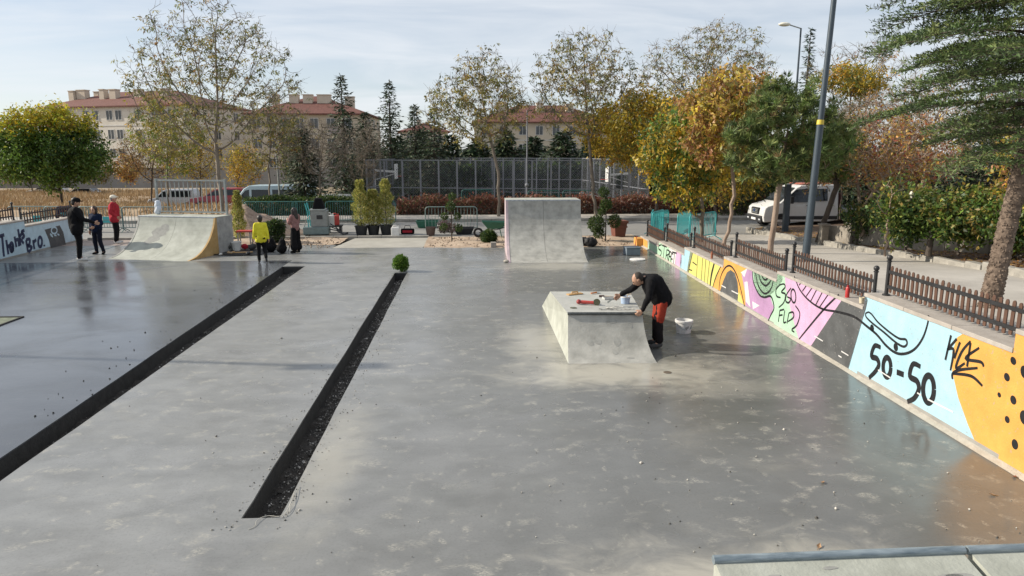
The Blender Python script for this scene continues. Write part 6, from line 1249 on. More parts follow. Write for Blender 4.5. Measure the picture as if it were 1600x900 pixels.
# worker bending over the skate box
def orange_thighs(t, g, s):
    P = []
    for q in 'LR': P += [('c', g('hi' + q) + Vector((0, .01, -.02)), .112 * s, g('hi' + q).lerp(g('kn' + q), .9), .095 * s)]
    o = fuse(P, .014, 'orange_panel', C_org, t, 4, .008, seed=3); o['label'] = 'orange red upper trouser panels'
wk = person('worker in black jacket and orange trousers scraping the skate box', (3.23, 11.92, 0), R(90), 1.70, dict(pelvis=(0, -.10, .90), chest=(0, .07, 1.15), neck=(0, .23, 1.265), head=(-.02, .37, 1.265), shL=(-.19, .16, 1.235), shR=(.19, .19, 1.25), elL=(-.36, .24, .98), wrL=(-.33, .335, .755), elR=(.30, .38, 1.02), wrR=(.36, .585, .90), hiL=(-.09, -.10, .88), hiR=(.09, -.10, .88), knL=(-.10, -.02, .48), knR=(.10, -.05, .48), anL=(-.11, -.05, .085), anR=(.12, -.05, .085), toL=(-.13, .10, .04), toR=(.14, .10, .04)), C_blk, cloth('dark_trouser', (.010, .008, .009)), C_gry, 'bald', hair_m=mat('cropped_hair', (.035, .026, .02), .8), tilt=1.0, bulk=1.36, curl=.75, flare=.016, hand_aim=dict(L=(.0, .55, -.55), R=(0, .8, -.6)), top2=orange_thighs)
hw_ = Matrix.Translation((3.23, 11.92, 0)) @ Matrix.Rotation(R(90), 4, 'Z')
hp = hw_ @ (Vector((.36, .66, .86)) * (1.70 / 1.75))
sp = thing('putty_knife', 'broad putty knife in the bent worker\'s right hand', 'putty knife', hp)
MB().tube([(.05, 0, .04), (0, 0, 0), (-.05, 0, -.035)], [.013, .014, .010], 8).build('handle', M_plast, sp)
MB().add([(-.05, -.012, -.035), (-.05, .012, -.035), (-.155, .05, -.10), (-.155, -.05, -.10), (-.052, -.012, -.032), (-.052, .012, -.032), (-.157, .05, -.098), (-.157, -.05, -.098)], [(0, 1, 2, 3), (7, 6, 5, 4), (0, 4, 5, 1), (1, 5, 6, 2), (2, 6, 7, 3), (3, 7, 4, 0)]).build('blade', mat('dull_blade', (.10, .11, .10), .5, metal=.5), sp)

# ================================================================== things on and around the skate box
zb = .66
def on_box(px, py): return G(px, py, zb + .003)
p = on_box(918, 476); gr = thing('angle_grinder', 'red angle grinder lying on the skate box', 'angle grinder', p, R(-12))
MB().tube([(-.16, 0, .045), (-.1, 0, .045), (.06, 0, .042), (.13, 0, .042)], [.026, .035, .030, .034], 12).build('body', mat('tool_red', (.42, .05, .04), .45), gr, smooth=True)
MB().ball((-.16, 0, .05), .05, 12, 8, (.9, 1.1, .9)).build('rear_grip', mat('tool_red_dark', (.28, .03, .03), .5), gr, smooth=True)
MB().ball((.16, 0, .045), .045, 12, 8, (1, .9, .9)).build('gear_head', M_plast, gr, smooth=True)
MB().lathe([(.001, -.003), (.062, -.003), (.062, .003), (.001, .003)], 20, (.17, -.045, .062), 'Y').build('disc', mat('disc_olive', (.10, .10, .06), .8), gr)
MB().tube([(.12, .02, .05), (.12, .12, .06)], .014, 8).build('side_handle', M_plast, gr)
p = on_box(898, 460); wf = thing('wooden_float', 'tan wooden plastering float on the skate box', 'float', p, R(22))
MB().box(-.16, .16, -.055, .055, .0, .02).build('board', mat('tan_wood', (.42, .24, .09), .7, scale=10, stretch=(1, 8, 8), col2=(.52, .33, .14)), wf, bevel=.003); MB().tube([(-.07, 0, .02), (-.06, 0, .05), (.06, 0, .05), (.07, 0, .02)], .014, 8).build('handle', MATS['tan_wood'], wf)
p = on_box(929, 459); t = thing('scraper', 'small scraper with orange handle on the skate box', 'scraper', p, R(30)); MB().tube([(-.09, 0, .02), (.05, 0, .022)], [.014, .016], 8).build('handle', mat('orange_plastic', (.5, .15, .03), .5), t, smooth=True); MB().box(.05, .12, -.03, .03, .014, .018).build('blade', M_steel, t)
p = on_box(940, 464); t = thing('hammer', 'small dark hammer on the skate box', 'hammer', p, R(-8)); MB().box(-.05, .05, -.018, .018, .0, .035).build('head', mat('dark_brown_iron', (.08, .04, .035), .6), t, bevel=.006); MB().tube([(.02, 0, .015), (.2, -.02, .015)], .012, 8).build('handle', mat('tan_wood2', (.35, .25, .15), .7), t)
p = on_box(952, 467); t = thing('mixing_tray', 'shallow pale tray with mortar on the skate box', 'tray', p, R(10)); MB().box(-.12, .12, -.07, .07, 0, .012).build('base', mat('pale_tray', (.5, .5, .48), .6), t)
for q in ((-.12, -.11, -.07, .07), (.11, .12, -.07, .07), (-.11, .11, -.07, -.06), (-.11, .11, .06, .07)): MB().box(*q, .0121, .035).build('rim', MATS['pale_tray'], t)
p = on_box(977, 474); t = thing('filler_pot', 'light blue filler pot with white rim on the skate box', 'pot', p)
MB().lathe([(.001, 0), (.078, 0), (.088, .13), (.082, .13), (.074, .015), (.001, .015)], 20).build('body', mat('light_blue_plastic', (.36, .46, .62), .5), t, smooth=True); MB().lathe([(.088, .118), (.096, .12), (.096, .138), (.084, .138)], 20).build('rim', M_wht, t, smooth=True); MB().lathe([(.001, .10), (.081, .10)], 16).build('filler', MATS['mortar'], t)
MB().tube([(.03, .02, .10), (.05, .03, .16), (.11, .02, .17)], .009, 6).build('stirring_stick', MATS['tan_wood2'], t)
for i, (px, py, a) in enumerate([(960, 481, 8), (975, 484, 3), (950, 484, -6)]):
    p = on_box(px, py); t = thing('paper_scrap', ['crumpled pale paper strip by the filler pot', 'grey paper strip near the box lip', 'torn dark paper strip near the box lip'][i], 'paper', p, R(a)); mb = MB(); n = 9
    for k in range(n):
        x = -.16 + .32 * k / (n - 1); mb.v += [(x, -.02 + .008 * math.sin(k * 2.1), .004 + .012 * abs(math.sin(k * 1.7 + i))), (x, .02 + .01 * math.cos(k * 1.3), .006 + .012 * abs(math.cos(k * 2.3)))]
    for k in range(n - 1): mb.f.append((2 * k, 2 * k + 1, 2 * k + 3, 2 * k + 2))
    mb.build('sheet', mat('paper' + str(i), [(.55, .53, .48), (.42, .41, .38), (.12, .12, .11)][i], .8), t)
p = on_box(896, 481); t = thing('grinding_disc', 'worn grinding disc lying at the box lip', 'disc', p); MB().lathe([(.012, 0), (.06, 0), (.062, .004), (.012, .006)], 18).build('ring', MATS['disc_olive'], t); MB().lathe([(.0125, 0.001), (.02, .0075), (.0125, .008)], 12).build('hub', M_steel, t)
p = G(1068, 519); t = thing('bucket', 'white mortar smeared bucket on the floor behind the worker', 'bucket', p)
M_bkt = mat('smeared_white_plastic', (.50, .49, .47), .55, scale=9, col2=(.74, .73, .71))
MB().lathe([(.001, .0), (.135, .0), (.16, .24), (.15, .245), (.128, .015), (.001, .015)], 28).build('body', M_bkt, t, smooth=True); MB().lathe([(.158, .205), (.172, .21), (.172, .245), (.150, .25)], 28).build('rim', M_bkt, t, smooth=True)
MB().lathe([(.001, .17), (.145, .17)], 20).build('mortar', mat('grey_mortar', (.16, .16, .15), .9), t)
pts = [(.168 * math.cos(a), -.01 - .168 * math.sin(a) * .98, .225 - .14 * math.sin(a)) for a in [math.pi * i / 12 for i in range(13)]]; MB().tube(pts, .004, 6).build('handle', M_steel, t)
mb = MB()
for i in range(7):
    a0 = -1.6 + i * .35 + random.Random(i).uniform(-.1, .1); z0 = random.Random(i + 9).uniform(.05, .18)
    f = lambda u, v: Vector(((.138 + .1 * v) * math.cos(u), (.138 + .1 * v) * math.sin(u), v)); blotch(mb, f, a0, z0, .16, .03, 400 + i)
mb.build('smear', mat('mortar_smear', (.25, .25, .24), .85), t, recalc=False)

# ================================================================== plants in pots and small shrubs
M_pot = mat('black_pot', (.018, .02, .021), .6); GOLD = [(.42, .39, .10, 3), (.27, .28, .07, 3), (.50, .46, .17, 2), (.16, .19, .05, 2)]
def column_plant(px, py, top_py, wd, label, seed, pot=True):
    b = G(px, py); b.z = .01; h = atY(px, top_py, b.y).z; t = thing('potted_conifer' if pot else 'columnar_conifer', label, 'conifer', b, 0, 'golden columnar conifers'); r = np.random.default_rng(seed); z0 = .38 if pot else .05
    if pot: MB().lathe([(.001, 0), (.20, 0), (.26, .36), (.28, .36), (.28, .40), (.25, .40), (.24, .34), (.001, .34)], 18).build('pot', M_pot, t, smooth=True)
    n = 3400; f = r.random(n) ** .8; z = z0 + f * (h - z0); rr = wd * (1 - f ** 2.2 * .72) * (.55 + .45 * np.minimum(1, f / .12)) * (.86 + .2 * np.sin(f * 23 + seed)); a = r.uniform(0, 6.28, n); q = r.random(n) ** .4
    C = np.stack([np.cos(a) * rr * q, np.sin(a) * rr * q, z], 1); D = np.stack([np.cos(a), np.sin(a), np.full(n, 1.3)], 1) + r.normal(0, .4, (n, 3))
    MB().tube([(0, 0, z0 - .1), (0, 0, h * .92)], [.03, .008], 6).build('stem', M_barkd, t); leaves(C, D, r.normal(size=(n, 3)), r.uniform(.06, .13, n), r.uniform(.025, .05, n), pick(r, GOLD, n), M_leaf, t, 'foliage')
column_plant(565, 368, 283, .40, 'golden columnar conifer in black pot, leftmost of the three', 501); column_plant(584, 367, 298, .42, 'golden columnar conifer in black pot, middle of the three', 502); column_plant(604, 367, 282, .40, 'golden columnar conifer in black pot, rightmost of the three', 503)
column_plant(375, 374, 300, .27, 'golden columnar conifer standing alone by the sand heap', 504, False)
def ball_plant(name, label, base, balls, pal, seed, n=650, ls=(.05, .10), cat='topiary', stem=True, pot=None):
    r = np.random.default_rng(seed); t = thing(name, label, cat, base); Cs, Ds = [], []
    if stem: MB().tube([(0, 0, -.02)] + [(0, 0, max(b[2] for b in balls))], [.028, .012], 7).build('stem', M_barkd, t)
    for k, (x, y, z, rad) in enumerate(balls):
        m = max(80, int(n * (rad / .2) ** 2)); d = unit(r.normal(size=(m, 3))); Cs.append(np.array([x, y, z]) + d * rad * (r.random((m, 1)) ** .35)); Ds.append(d + r.normal(0, .5, (m, 3)))
        if stem and abs(x) > .03: MB().tube([(0, 0, z - .12), (x, y, z)], [.012, .007], 5).build('branch', M_barkd, t)
    C, D = np.concatenate(Cs), np.concatenate(Ds); m = len(C); leaves(C, D, r.normal(size=(m, 3)), r.uniform(*ls, m), r.uniform(*ls, m) * .55, pick(r, pal, m), M_leaf, t, 'foliage'); return t
def pompons(px, py, spec, label, seed):
    b = G(px, py); b.z = .02; ball_plant('topiary', label, b, [((atY(x, y, b.y).x - b.x), 0 if i % 2 else .1, atY(x, y, b.y).z - .02, rr) for i, (x, y, rr) in enumerate(spec)], DGREEN + [(.10, .13, .05, 2)], seed)
pompons(706, 377, [(706, 308, .13), (704, 322, .17), (694, 338, .13), (715, 338, .12), (693, 355, .12), (717, 356, .12)], 'cloud pruned topiary left of the tall quarter pipe', 511)
pompons(946, 378, [(944, 301, .19), (947, 319, .21), (941, 331, .14), (932, 350, .31), (961, 346, .24), (936, 364, .2)], 'cloud pruned topiary right of the tall quarter pipe', 512)
b = G(763, 380); b.z = .02; ball_plant('shrub', 'small round dark shrub left of the tall quarter pipe', b, [(0, 0, .22, .28), (.1, .05, .2, .22)], DGREEN, 513, 900, cat='shrub', stem=False)
b = G(627, 424); b.z = -.2; ball_plant('boxwood', 'bright green round boxwood at the far end of the narrow trench', b, [(0, 0, .44, .19), (.06, 0, .36, .15), (-.08, .05, .5, .14), (.09, -.04, .52, .12), (-.02, 0, .58, .11), (-.12, -.03, .38, .11)], [(.10, .20, .03, 3), (.16, .26, .04, 3), (.06, .13, .02, 2)], 514, 1500, (.035, .07), cat='shrub')
b = G(428, 380); b.z = .02; ball_plant('shrub', 'dark evergreen shrub behind the backpacks', b, [(0, 0, .35, .42), (.15, 0, .6, .3), (-.2, .1, .5, .28)], DGREEN + CON, 515, 800, cat='shrub', stem=False)
b = G(694, 368); b.z = .02; ball_plant('flower_bush', 'pale pink flowering bush beside the left topiary', b, [(0, 0, .35, .26), (.3, 0, .3, .2)], [(.45, .30, .30, 2), (.12, .12, .06, 3), (.30, .2, .18, 2)], 516, 500, cat='bush', stem=False)
b = G(966, 371); b.z = .02; t = thing('planter', 'square terracotta planter with banded rim right of the quarter pipe', 'planter', b, R(10)); t.scale = (.8, .8, .86); M_ter = mat('terracotta', (.13, .042, .028), .7, scale=4, col2=(.19, .065, .04))
MB().add([(-.26, -.26, 0), (.26, -.26, 0), (.26, .26, 0), (-.26, .26, 0), (-.34, -.34, .72), (.34, -.34, .72), (.34, .34, .72), (-.34, .34, .72)], [(0, 3, 2, 1), (0, 1, 5, 4), (1, 2, 6, 5), (2, 3, 7, 6), (3, 0, 4, 7), (4, 5, 6, 7)]).build('body', M_ter, t, bevel=.015); MB().box(-.38, .38, -.38, .38, .66, .78).build('rim', M_ter, t, bevel=.012); MB().box(-.345, .345, -.345, .345, .46, .53).build('band', M_ter, t, bevel=.01)

# ================================================================== work clutter at the back of the park
M_wbar = mat('green_enamel', (.02, .11, .07), .45, scale=6, col2=(.03, .15, .10))
b = G(773, 372); b.z = .03; t = thing('wheelbarrow', 'green wheelbarrow left of the tall quarter pipe', 'wheelbarrow', b, R(0))
MB().add([(-.28, -.22, .36), (.28, -.22, .36), (.28, .22, .36), (-.28, .22, .36), (-.52, -.34, .66), (.46, -.34, .62), (.46, .34, .62), (-.52, .34, .66)], [(0, 3, 2, 1), (0, 1, 5, 4), (1, 2, 6, 5), (2, 3, 7, 6), (3, 0, 4, 7)]).build('tray', M_wbar, t, bevel=.02, recalc=True)
for s in (-1, 1): MB().tube([(-.62, s * .06, .2), (.2, s * .24, .36), (.85, s * .30, .62)], .018, 6).build('handle', M_plast, t); MB().tube([(.2, s * .22, .36), (.28, s * .24, .02)], .016, 6).build('leg', M_wbar, t)
MB().lathe([(.11, -.04), (.19, -.04), (.2, 0), (.19, .04), (.11, .04)], 16, (-.66, 0, .2), 'Y').build('wheel', M_tyre, t, smooth=True)
def jerry(px, py, label, m, s=1.0, z=.02, rz=0):
    b = G(px, py); b.z = z; t = thing('jerry_can', label, 'canister', b, rz); MB().box(-.14 * s, .14 * s, -.10 * s, .10 * s, 0, .34 * s).build('body', m, t, bevel=.03 * s, seg=3); MB().tube([(-.1 * s, 0, .335 * s), (-.06 * s, 0, .41 * s), (.03 * s, 0, .41 * s), (.06 * s, 0, .335 * s)], .018 * s, 8).build('handle', m, t, smooth=True); MB().lathe([(.03 * s, .33 * s), (.03 * s, .39 * s), (.001, .39 * s)], 10, (.10 * s, 0, 0)).build('cap', m, t); return t
M_jw = mat('translucent_white_plastic', (.62, .62, .60), .45)
jerry(618, 371, 'white plastic canister right of the potted conifers', M_jw, 1.15)
b = G(637, 366); b.z = .02; t = thing('tool_bag', 'black and red tool bag on the soil', 'bag', b); MB().box(-.28, .28, -.13, .13, 0, .22).build('body', C_blk, t, bevel=.06, seg=3); MB().box(-.2, .2, -.136, -.131, .06, .16).build('panel', C_red, t); MB().tube([(-.15, 0, .2), (-.1, 0, .34), (.1, 0, .34), (.15, 0, .2)], .014, 6).build('handle', C_blk, t)
def pail(px, py, label, m, s=1.0, z=.02):
    b = G(px, py); b.z = z; t = thing('pail', label, 'bucket', b); MB().lathe([(.001, 0), (.12 * s, 0), (.16 * s, .27 * s), (.15 * s, .27 * s), (.11 * s, .02), (.001, .02)], 16).build('body', m, t, smooth=True); MB().lathe([(.16 * s, .25 * s), (.17 * s, .26 * s), (.165 * s, .28 * s), (.15 * s, .272 * s)], 16).build('rim', m, t)
pail(673, 369, 'dull brown pail left of the pruned topiary', mat('brown_plastic', (.12, .08, .065), .6), 1.3); pail(370, 392, 'white pail amid the tools by the left ramp', M_jw, 1.1); pail(690, 362, 'small white pail behind the left topiary', M_jw, 1.0)
b = G(668, 356); b.z = .02; t = thing('mortar_tub', 'dark green mortar tub lying behind the brown pail', 'tub', b); MB().add([(-.4, -.25, 0), (.4, -.25, 0), (.4, .25, 0), (-.4, .25, 0), (-.5, -.32, .3), (.5, -.32, .3), (.5, .32, .3), (-.5, .32, .3)], [(0, 3, 2, 1), (0, 1, 5, 4), (1, 2, 6, 5), (2, 3, 7, 6), (3, 0, 4, 7)]).build('shell', M_wbar, t, bevel=.02); MB().tube([(-.5, -.32, .3), (.5, -.32, .3), (.5, .32, .3), (-.5, .32, .3), (-.5, -.32, .3)], .02, 6, False).build('rim', M_wbar, t)
b = G(725, 366); b.z = .02; t = thing('mortar_tub', 'black mortar tub right of the left topiary', 'tub', b); MB().add([(-.3, -.22, 0), (.3, -.22, 0), (.3, .22, 0), (-.3, .22, 0), (-.42, -.3, .26), (.42, -.3, .26), (.42, .3, .26), (-.42, .3, .26)], [(0, 3, 2, 1), (0, 1, 5, 4), (1, 2, 6, 5), (2, 3, 7, 6), (3, 0, 4, 7)]).build('shell', M_plast, t, bevel=.02); MB().tube([(-.42, -.3, .26), (.42, -.3, .26), (.42, .3, .26), (-.42, .3, .26), (-.42, -.3, .26)], .018, 6, False).build('rim', M_plast, t)
def sack(px, py, label, m, sx, sy, sz, seed, z=.01, rz=0, name='sack', cat='sack'):
    b = G(px, py); b.z = z; t = thing(name, label, cat, b, rz); r = random.Random(seed); P = [('b', (r.uniform(-.4, .4) * sx, r.uniform(-.3, .3) * sy, sz * r.uniform(.42, .55)), sz * .5, (sx / sz * r.uniform(.8, 1.1), sy / sz * r.uniform(.8, 1.1), r.uniform(.8, 1.1))) for _ in range(4)]
    o = fuse(P, .025, 'cloth', m, t, 3, .025, seed); return t
M_sackd = mat('black_sacking', (.014, .014, .016), .7); sack(918, 385, 'black sack slumped behind the right of the quarter pipe', M_sackd, .45, .28, .34, 1)
b = G(909, 386); b.z = .01
def pack(px, py, label, seed, rz):
    b = G(px, py); t = thing('backpack', label, 'backpack', b, rz); fuse([('c', (0, 0, .14), .15, (0, .03, .38), .12), ('b', (0, -.12, .18), .11, (1.1, .7, 1.1)), ('b', (.12, 0, .2), .08), ('b', (-.12, 0, .2), .08)], .015, 'bag', C_blk, t, 3, .012, seed)
    MB().tube([(-.04, .02, .48), (-.03, .03, .55), (.03, .03, .55), (.04, .02, .48)], .01, 6).build('handle', C_gry, t); MB().tube([(.1, .12, .4), (.16, .2, .25), (.14, .15, .06)], .016, 6).build('strap', C_gry, t)
pack(424, 394, 'black backpack standing behind the child in yellow', 1, R(15)); pack(441, 396, 'black backpack lying nearer the girl', 2, R(-30)); pack(416, 390, 'dark backpack furthest behind the child in yellow', 5, R(60))
# power trowel machine and its cans
b = G(500, 368); b.z = .02; t = thing('floor_grinder', 'grey floor grinding machine with black hood', 'machine', b, R(4)); M_mach = mat('machine_grey', (.19, .205, .20), .55, scale=6, col2=(.27, .29, .28))
MB().box(-.62, .40, -.35, .35, .06, .36).build('base_tank', mat('machine_teal_grey', (.15, .20, .20), .5), t, bevel=.03); MB().box(-.30, .36, -.28, .28, .362, 1.02).build('cabinet', M_mach, t, bevel=.03)
MB().box(-.06, .18, -.292, -.284, .68, .84).build('panel', M_plast, t); MB().box(-.34, .30, -.30, .30, 1.022, 1.08).build('lid', M_galv, t, bevel=.015)
MB().add([(-.24, -.2, 1.082), (.26, -.2, 1.082), (.26, .2, 1.082), (-.24, .2, 1.082), (-.12, -.12, 1.52), (.14, -.12, 1.52), (.14, .12, 1.52), (-.12, .12, 1.52)], [(0, 3, 2, 1), (0, 1, 5, 4), (1, 2, 6, 5), (2, 3, 7, 6), (3, 0, 4, 7), (4, 5, 6, 7)]).build('hood', C_blk, t, bevel=.04)
for s in (-1, 1): MB().tube([(-.4, s * .25, .36), (-.42, s * .25, 1.0), (-.5, s * .25, 1.32)], .022, 8).build('handle', M_teal, t, smooth=True)
MB().tube([(-.6, -.2, .3), (-.45, -.3, .7), (-.3, -.3, .85)], .02, 6).build('lever', M_galv, t)
for x in (-.5, .3):
    for s in (-1, 1): MB().lathe([(.03, -.03), (.085, -.03), (.09, 0), (.085, .03), (.03, .03)], 14, (x, s * .30, .09), 'Y').build('wheel', M_tyre, t, smooth=True)
for i in range(3): MB().tube([(.42, -.1 + .1 * i, .25 + .1 * i), (.7, -.2, .2 + .06 * i), (.95, -.25 + .1 * i, .04), (1.15, -.1, .05 + .03 * i)], .022, 6).build('hose', M_plast, t, smooth=True)
jerry(516, 366, 'large white canister beside the grinding machine', M_jw, 1.35, .34, R(4)); jerry(525, 364, 'red canister right of the white one by the machine', M_redp, 1.2, .34, R(10))
q = G(520, 364); t = thing('pallet', 'low dark pallet carrying the two canisters', 'pallet', (q.x, q.y, .02), R(4))
for k in range(4): MB().box(-.42, .42, -.28 + k * .15, -.17 + k * .15, .26, .318).build('board', M_plast, t)
for k in (-.36, .30): MB().box(k, k + .08, -.27, .27, .0, .258).build('bearer', M_plast, t)
# sand heap
def heap(name, label, c, rx, ry, h, m, seed):
    n = 48; V = [(0, 0, h)]; F = []; rings = 14
    for i in range(1, rings + 1):
        for j in range(n):
            a = 2 * math.pi * j / n; f = i / rings; k = 1 + .25 * mnoise.noise((math.cos(a) * 1.5, math.sin(a) * 1.5, seed)); x, y = rx * f * k * math.cos(a), ry * f * k * math.sin(a)
            V.append((x, y, max(-.03, h * (1 - f) ** 1.05 * (1 + .3 * mnoise.noise((x * 2, y * 2, seed))) + .05 * mnoise.noise((x * 6, y * 6, seed)) * (1 - f) - (.03 if i == rings else 0))))
    mb = MB(); mb.v = V
    for j in range(n): mb.f.append((0, 1 + j, 1 + (j + 1) % n))
    for i in range(rings - 1):
        for j in range(n): mb.f.append((1 + i * n + j, 1 + (i + 1) * n + j, 1 + (i + 1) * n + (j + 1) % n, 1 + i * n + (j + 1) % n))
    o = mb.build(name, m, smooth=False); o.location = c; tag(o, label, 'heap', kind='stuff'); return o
b = G(372, 370); heap('sand_heap', 'pinkish brown heap of sand and gravel behind the tools', (b.x, b.y + .6, .02), 2.9, 1.2, 1.2, mat('heap_gravel', (.22, .155, .115), .95, scale=9, col2=(.38, .29, .23), bump=.9, bscale=40), 3)
b = G(352, 374)
# tarp with tools, red stool, planks beside the left ramp
b = G(370, 395); t = thing('tarp', 'black tarp spread with tools right of the railed ramp', 'tarp', (b.x, b.y + .1, .006), R(-8)); mb = MB(); nx, ny = 16, 10
for j in range(ny + 1):
    for i in range(nx + 1): x, y = -1.35 + 2.4 * i / nx, -.75 + 1.6 * j / ny; mb.v.append((x + .08 * mnoise.noise((x * 2, y * 2, 4)), y + .1 * mnoise.noise((x * 2, y * 2, 9)), .012 + .03 * abs(mnoise.noise((x * 3, y * 3, 1)))))
for j in range(ny):
    for i in range(nx): mb.f.append((j * (nx + 1) + i, j * (nx + 1) + i + 1, (j + 1) * (nx + 1) + i + 1, (j + 1) * (nx + 1) + i))
mb.build('sheet', mat('black_tarp', (.012, .012, .014), .5), t, smooth=True); MB().tube([(-1.3, -.7, .03), (-.2, -.72, .03), (1.0, -.68, .03)], .008, 5).build('hem', M_plast, t)
b = G(384, 382); t = thing('stool', 'small red topped stool by the sand heap', 'stool', (b.x, b.y, .01)); MB().box(-.28, .28, -.18, .18, .46, .52).build('top', M_redp, t, bevel=.015)
for sx in (-1, 1):
    for sy in (-1, 1): MB().box(sx * .22 - .02, sx * .22 + .02, sy * .13 - .02, sy * .13 + .02, 0, .459).build('leg', M_galv, t)
for i, (px, py, m, sx, sy, sz, lab) in enumerate([(352, 393, C_gry, .22, .16, .22, 'grey cloth bag on the tarp'), (360, 398, MATS['tan_wood2'], .16, .1, .08, 'tan bundle at the front of the tarp'), (381, 391, C_red, .2, .14, .2, 'dull red bag on the tarp'), (395, 391, C_gry, .26, .16, .2, 'grey bag at the right of the tarp'), (345, 400, C_wht, .12, .08, .06, 'white rag at the tarp edge'), (388, 399, M_plast, .2, .1, .09, 'dark tool roll at the tarp edge')]): sack(px, py, lab, m, sx, sy, sz, 20 + i, .03, R(20 * i), 'bag', 'bag')
t = thing('plank', 'thin orange plank on the tarp', 'plank', (G(378, 397).x, G(378, 397).y, .05), R(12)); MB().box(-.35, .35, -.05, .05, 0, .025).build('board', MATS['tan_wood'], t, bevel=.003); MB().box(-.3, -.22, -.06, .06, .0255, .05).build('batten', MATS['tan_wood'], t)
# blue grey bin, white lid, small stones
b = G(987, 398); b.z = .004; t = thing('mortar_bin', 'blue grey square bin with stick near the orange wall end', 'bin', b, R(5)); M_bin = mat('blue_grey_plastic', (.16, .20, .24), .6)
MB().box(-.24, .24, -.2, .2, 0, .24).build('body', M_bin, t, bevel=.02); MB().box(-.26, .26, -.22, .22, .241, .27).build('rim', M_bin, t, bevel=.008); MB().tube([(.1, 0, .2), (.16, .02, .62)], .012, 6).build('stick', M_redp, t)
b = G(996, 406); b.z = .004; t = thing('plastic_disc', 'white bucket lid lying on the floor near the wall end', 'lid', b); MB().lathe([(.001, .012), (.22, .012), (.24, .0), (.25, .0), (.25, .02), (.23, .025), (.001, .02)], 22).build('disc', M_wht, t, smooth=True); MB().lathe([(.235, .0255), (.245, .03), (.25, .024)], 22).build('rim', M_wht, t)
b = G(791, 410); t = thing('mortar_lump', 'pale mortar lump at the left toe of the tall quarter pipe', 'lump', (b.x, b.y, .01)); MB().ball((0, 0, .03), .09, 8, 6, (1, .8, .5)).build('piece', MATS['mortar'], t, smooth=True)
b = G(771, 386); t = thing('grey_block', 'small grey block beside the round shrub', 'block', (b.x, b.y, .0)); MB().box(-.1, .1, -.12, .12, 0, .18).build('piece', M_kerb, t, bevel=.02)
b = G(1043, 582); t = thing('drain_cap', 'small round rusty cap set in the floor before the box', 'cap', (b.x, b.y, .004)); MB().lathe([(.001, .004), (.055, .004), (.065, 0)], 18).build('plate', mat('brown_cap', (.11, .085, .06), .8), t); MB().lathe([(.03, .0045), (.036, .007), (.04, .0045)], 16).build('ring', MATS['brown_cap'], t)
# blue jacket and pale bag on barriers / ramp deck
a = atY(103, 326, 31.3); t = thing('jacket', 'dark blue jacket hung over the barrier at left', 'jacket', (a.x, 31.2, .3)); fuse([('c', (-.25, 0, .72), .10, (.25, 0, .75), .10), ('c', (-.2, 0, .6), .14, (.15, .02, .3), .14), ('c', (.2, 0, .65), .12, (.28, 0, .3), .08), ('c', (-.25, 0, .65), .1, (-.33, 0, .35), .07)], .02, 'cloth', C_navy, t, 3, .02); MB().box(-.12, .1, -.16, -.13, .45, .55).build('patch', M_teal, t)
a = atY(46, 332, 30.9); t = thing('teal_plate', 'small teal plate fixed on the first left barrier', 'plate', (a.x, 31.38, .45)); MB().box(-.17, .17, -.012, .012, 0, .26).build('plate', M_teal, t, bevel=.01); MB().box(-.14, .14, -.018, -.013, .1, .13).build('strip', M_gteal, t)
a = atY(164, 332, 30.9); t = thing('teal_plate', 'small teal plate on the barrier behind the boy', 'plate', (a.x, 31.0, .42)); MB().box(-.17, .17, -.012, .012, 0, .26).build('plate', M_teal, t, bevel=.01); MB().box(-.14, .14, -.018, -.013, .1, .13).build('strip', M_gteal, t)
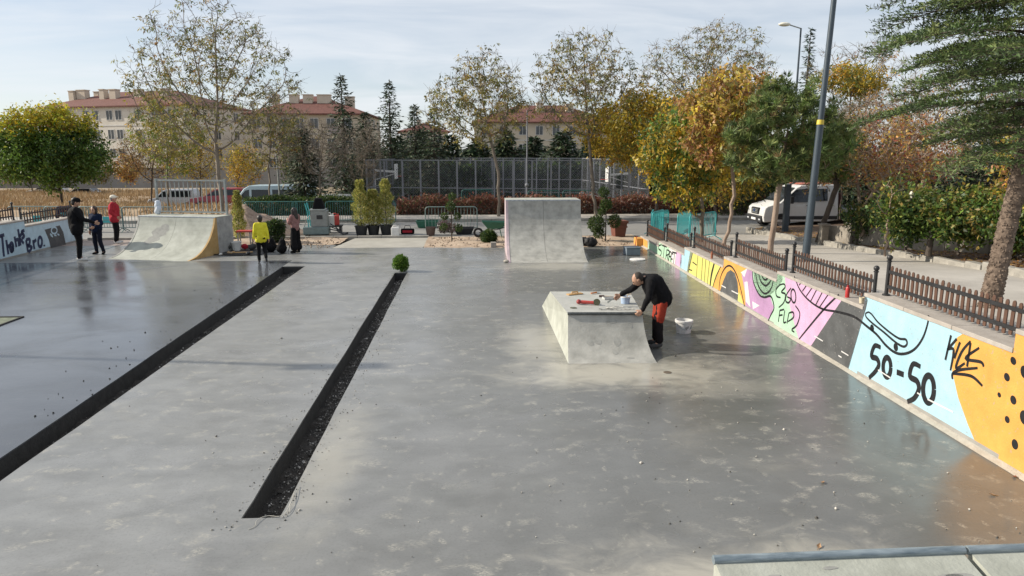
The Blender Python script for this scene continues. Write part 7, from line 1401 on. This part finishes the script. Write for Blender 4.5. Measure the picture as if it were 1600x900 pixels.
p = Matrix.Rotation(R(-14.5), 4, 'Z') @ Vector((.25, rl + .6, 0)) + Vector((-11.72, 23.25, hl + .03)); t = thing('white_sack', 'pale blue white bag on the deck of the railed ramp', 'bag', p); fuse([('c', (0, 0, .1), .11, (.02, 0, .4), .1), ('b', (.06, -.05, .2), .1)], .02, 'cloth', mat('pale_bag', (.5, .55, .62), .7), t, 3, .02); MB().tube([(-.03, 0, .48), (0, 0, .58), (.05, 0, .48)], .012, 6).build('handle', C_gry, t)
# bare patch at the left frame edge: shallow opening with green turf
tf_ = G(36, 496); tfx, tfy = tf_.x, tf_.y
struct(MB().box(-12.35, tfx - .045, 12.6, tfy - .01, .003, .006).build('turf_opening', mat('turf_patch', (.10, .12, .08), .9, scale=6, col2=(.2, .22, .16))))
fr = thing('opening_frame', 'thin dark frame round the green opening at left edge', 'frame', (0, 0, 0))
MB().box(-12.35, tfx, tfy, tfy + .05, .002, .02).build('edge', M_shadeframe, fr); MB().box(tfx - .04, tfx, 12.6, tfy - .002, .002, .02).build('edge', M_shadeframe, fr)
# wire scraps at the near end of the trench
t = thing('wire_scrap', 'pale twisted wire trailing from the narrow trench end', 'wire', (0, 0, 0)); pts = [G(388, 827, .006), G(398, 822, .008), G(402, 812, .02), G(418, 806, .01), G(440, 806, .02), G(452, 790, .03), G(460, 768, .012)]; MB().tube(catmull(pts, 5), .0028, 5).build('strand', mat('pale_wire', (.5, .48, .42), .6), t); MB().tube(catmull([G(452, 800, .006), G(456, 780, .03), G(468, 760, .006)], 5), .0025, 5).build('strand', MATS['pale_wire'], t)
# a few larger dry leaves
r = random.Random(12)
for i, (px, py, lab) in enumerate([(1550, 774, 'curled tan leaf on the orange reflected floor'), (1585, 746, 'red brown leaf at the foot of the dotted wall'), (1285, 755, 'pale tan leaf right of the middle floor'), (1280, 855, 'pale leaf before the foreground ramp lip')]):
    b = G(px, py); t = thing('dry_leaf', lab, 'leaf', (b.x, b.y, .004), r.uniform(0, 6)); MB().add([(-.04, 0, .004), (-.01, .022, .014), (.04, .004, .02), (-.005, -.02, .006), (0, .001, .002)], [(0, 1, 4), (1, 2, 4), (2, 3, 4), (3, 0, 4)]).build('blade', mat('tan_leaf', (.36, .22, .12), .7) if i != 1 else mat('red_leaf', (.22, .05, .035), .7), t); MB().tube([(-.06, 0, .003), (0, .001, .004)], .002, 4).build('stalk', MATS['tan_leaf'], t)
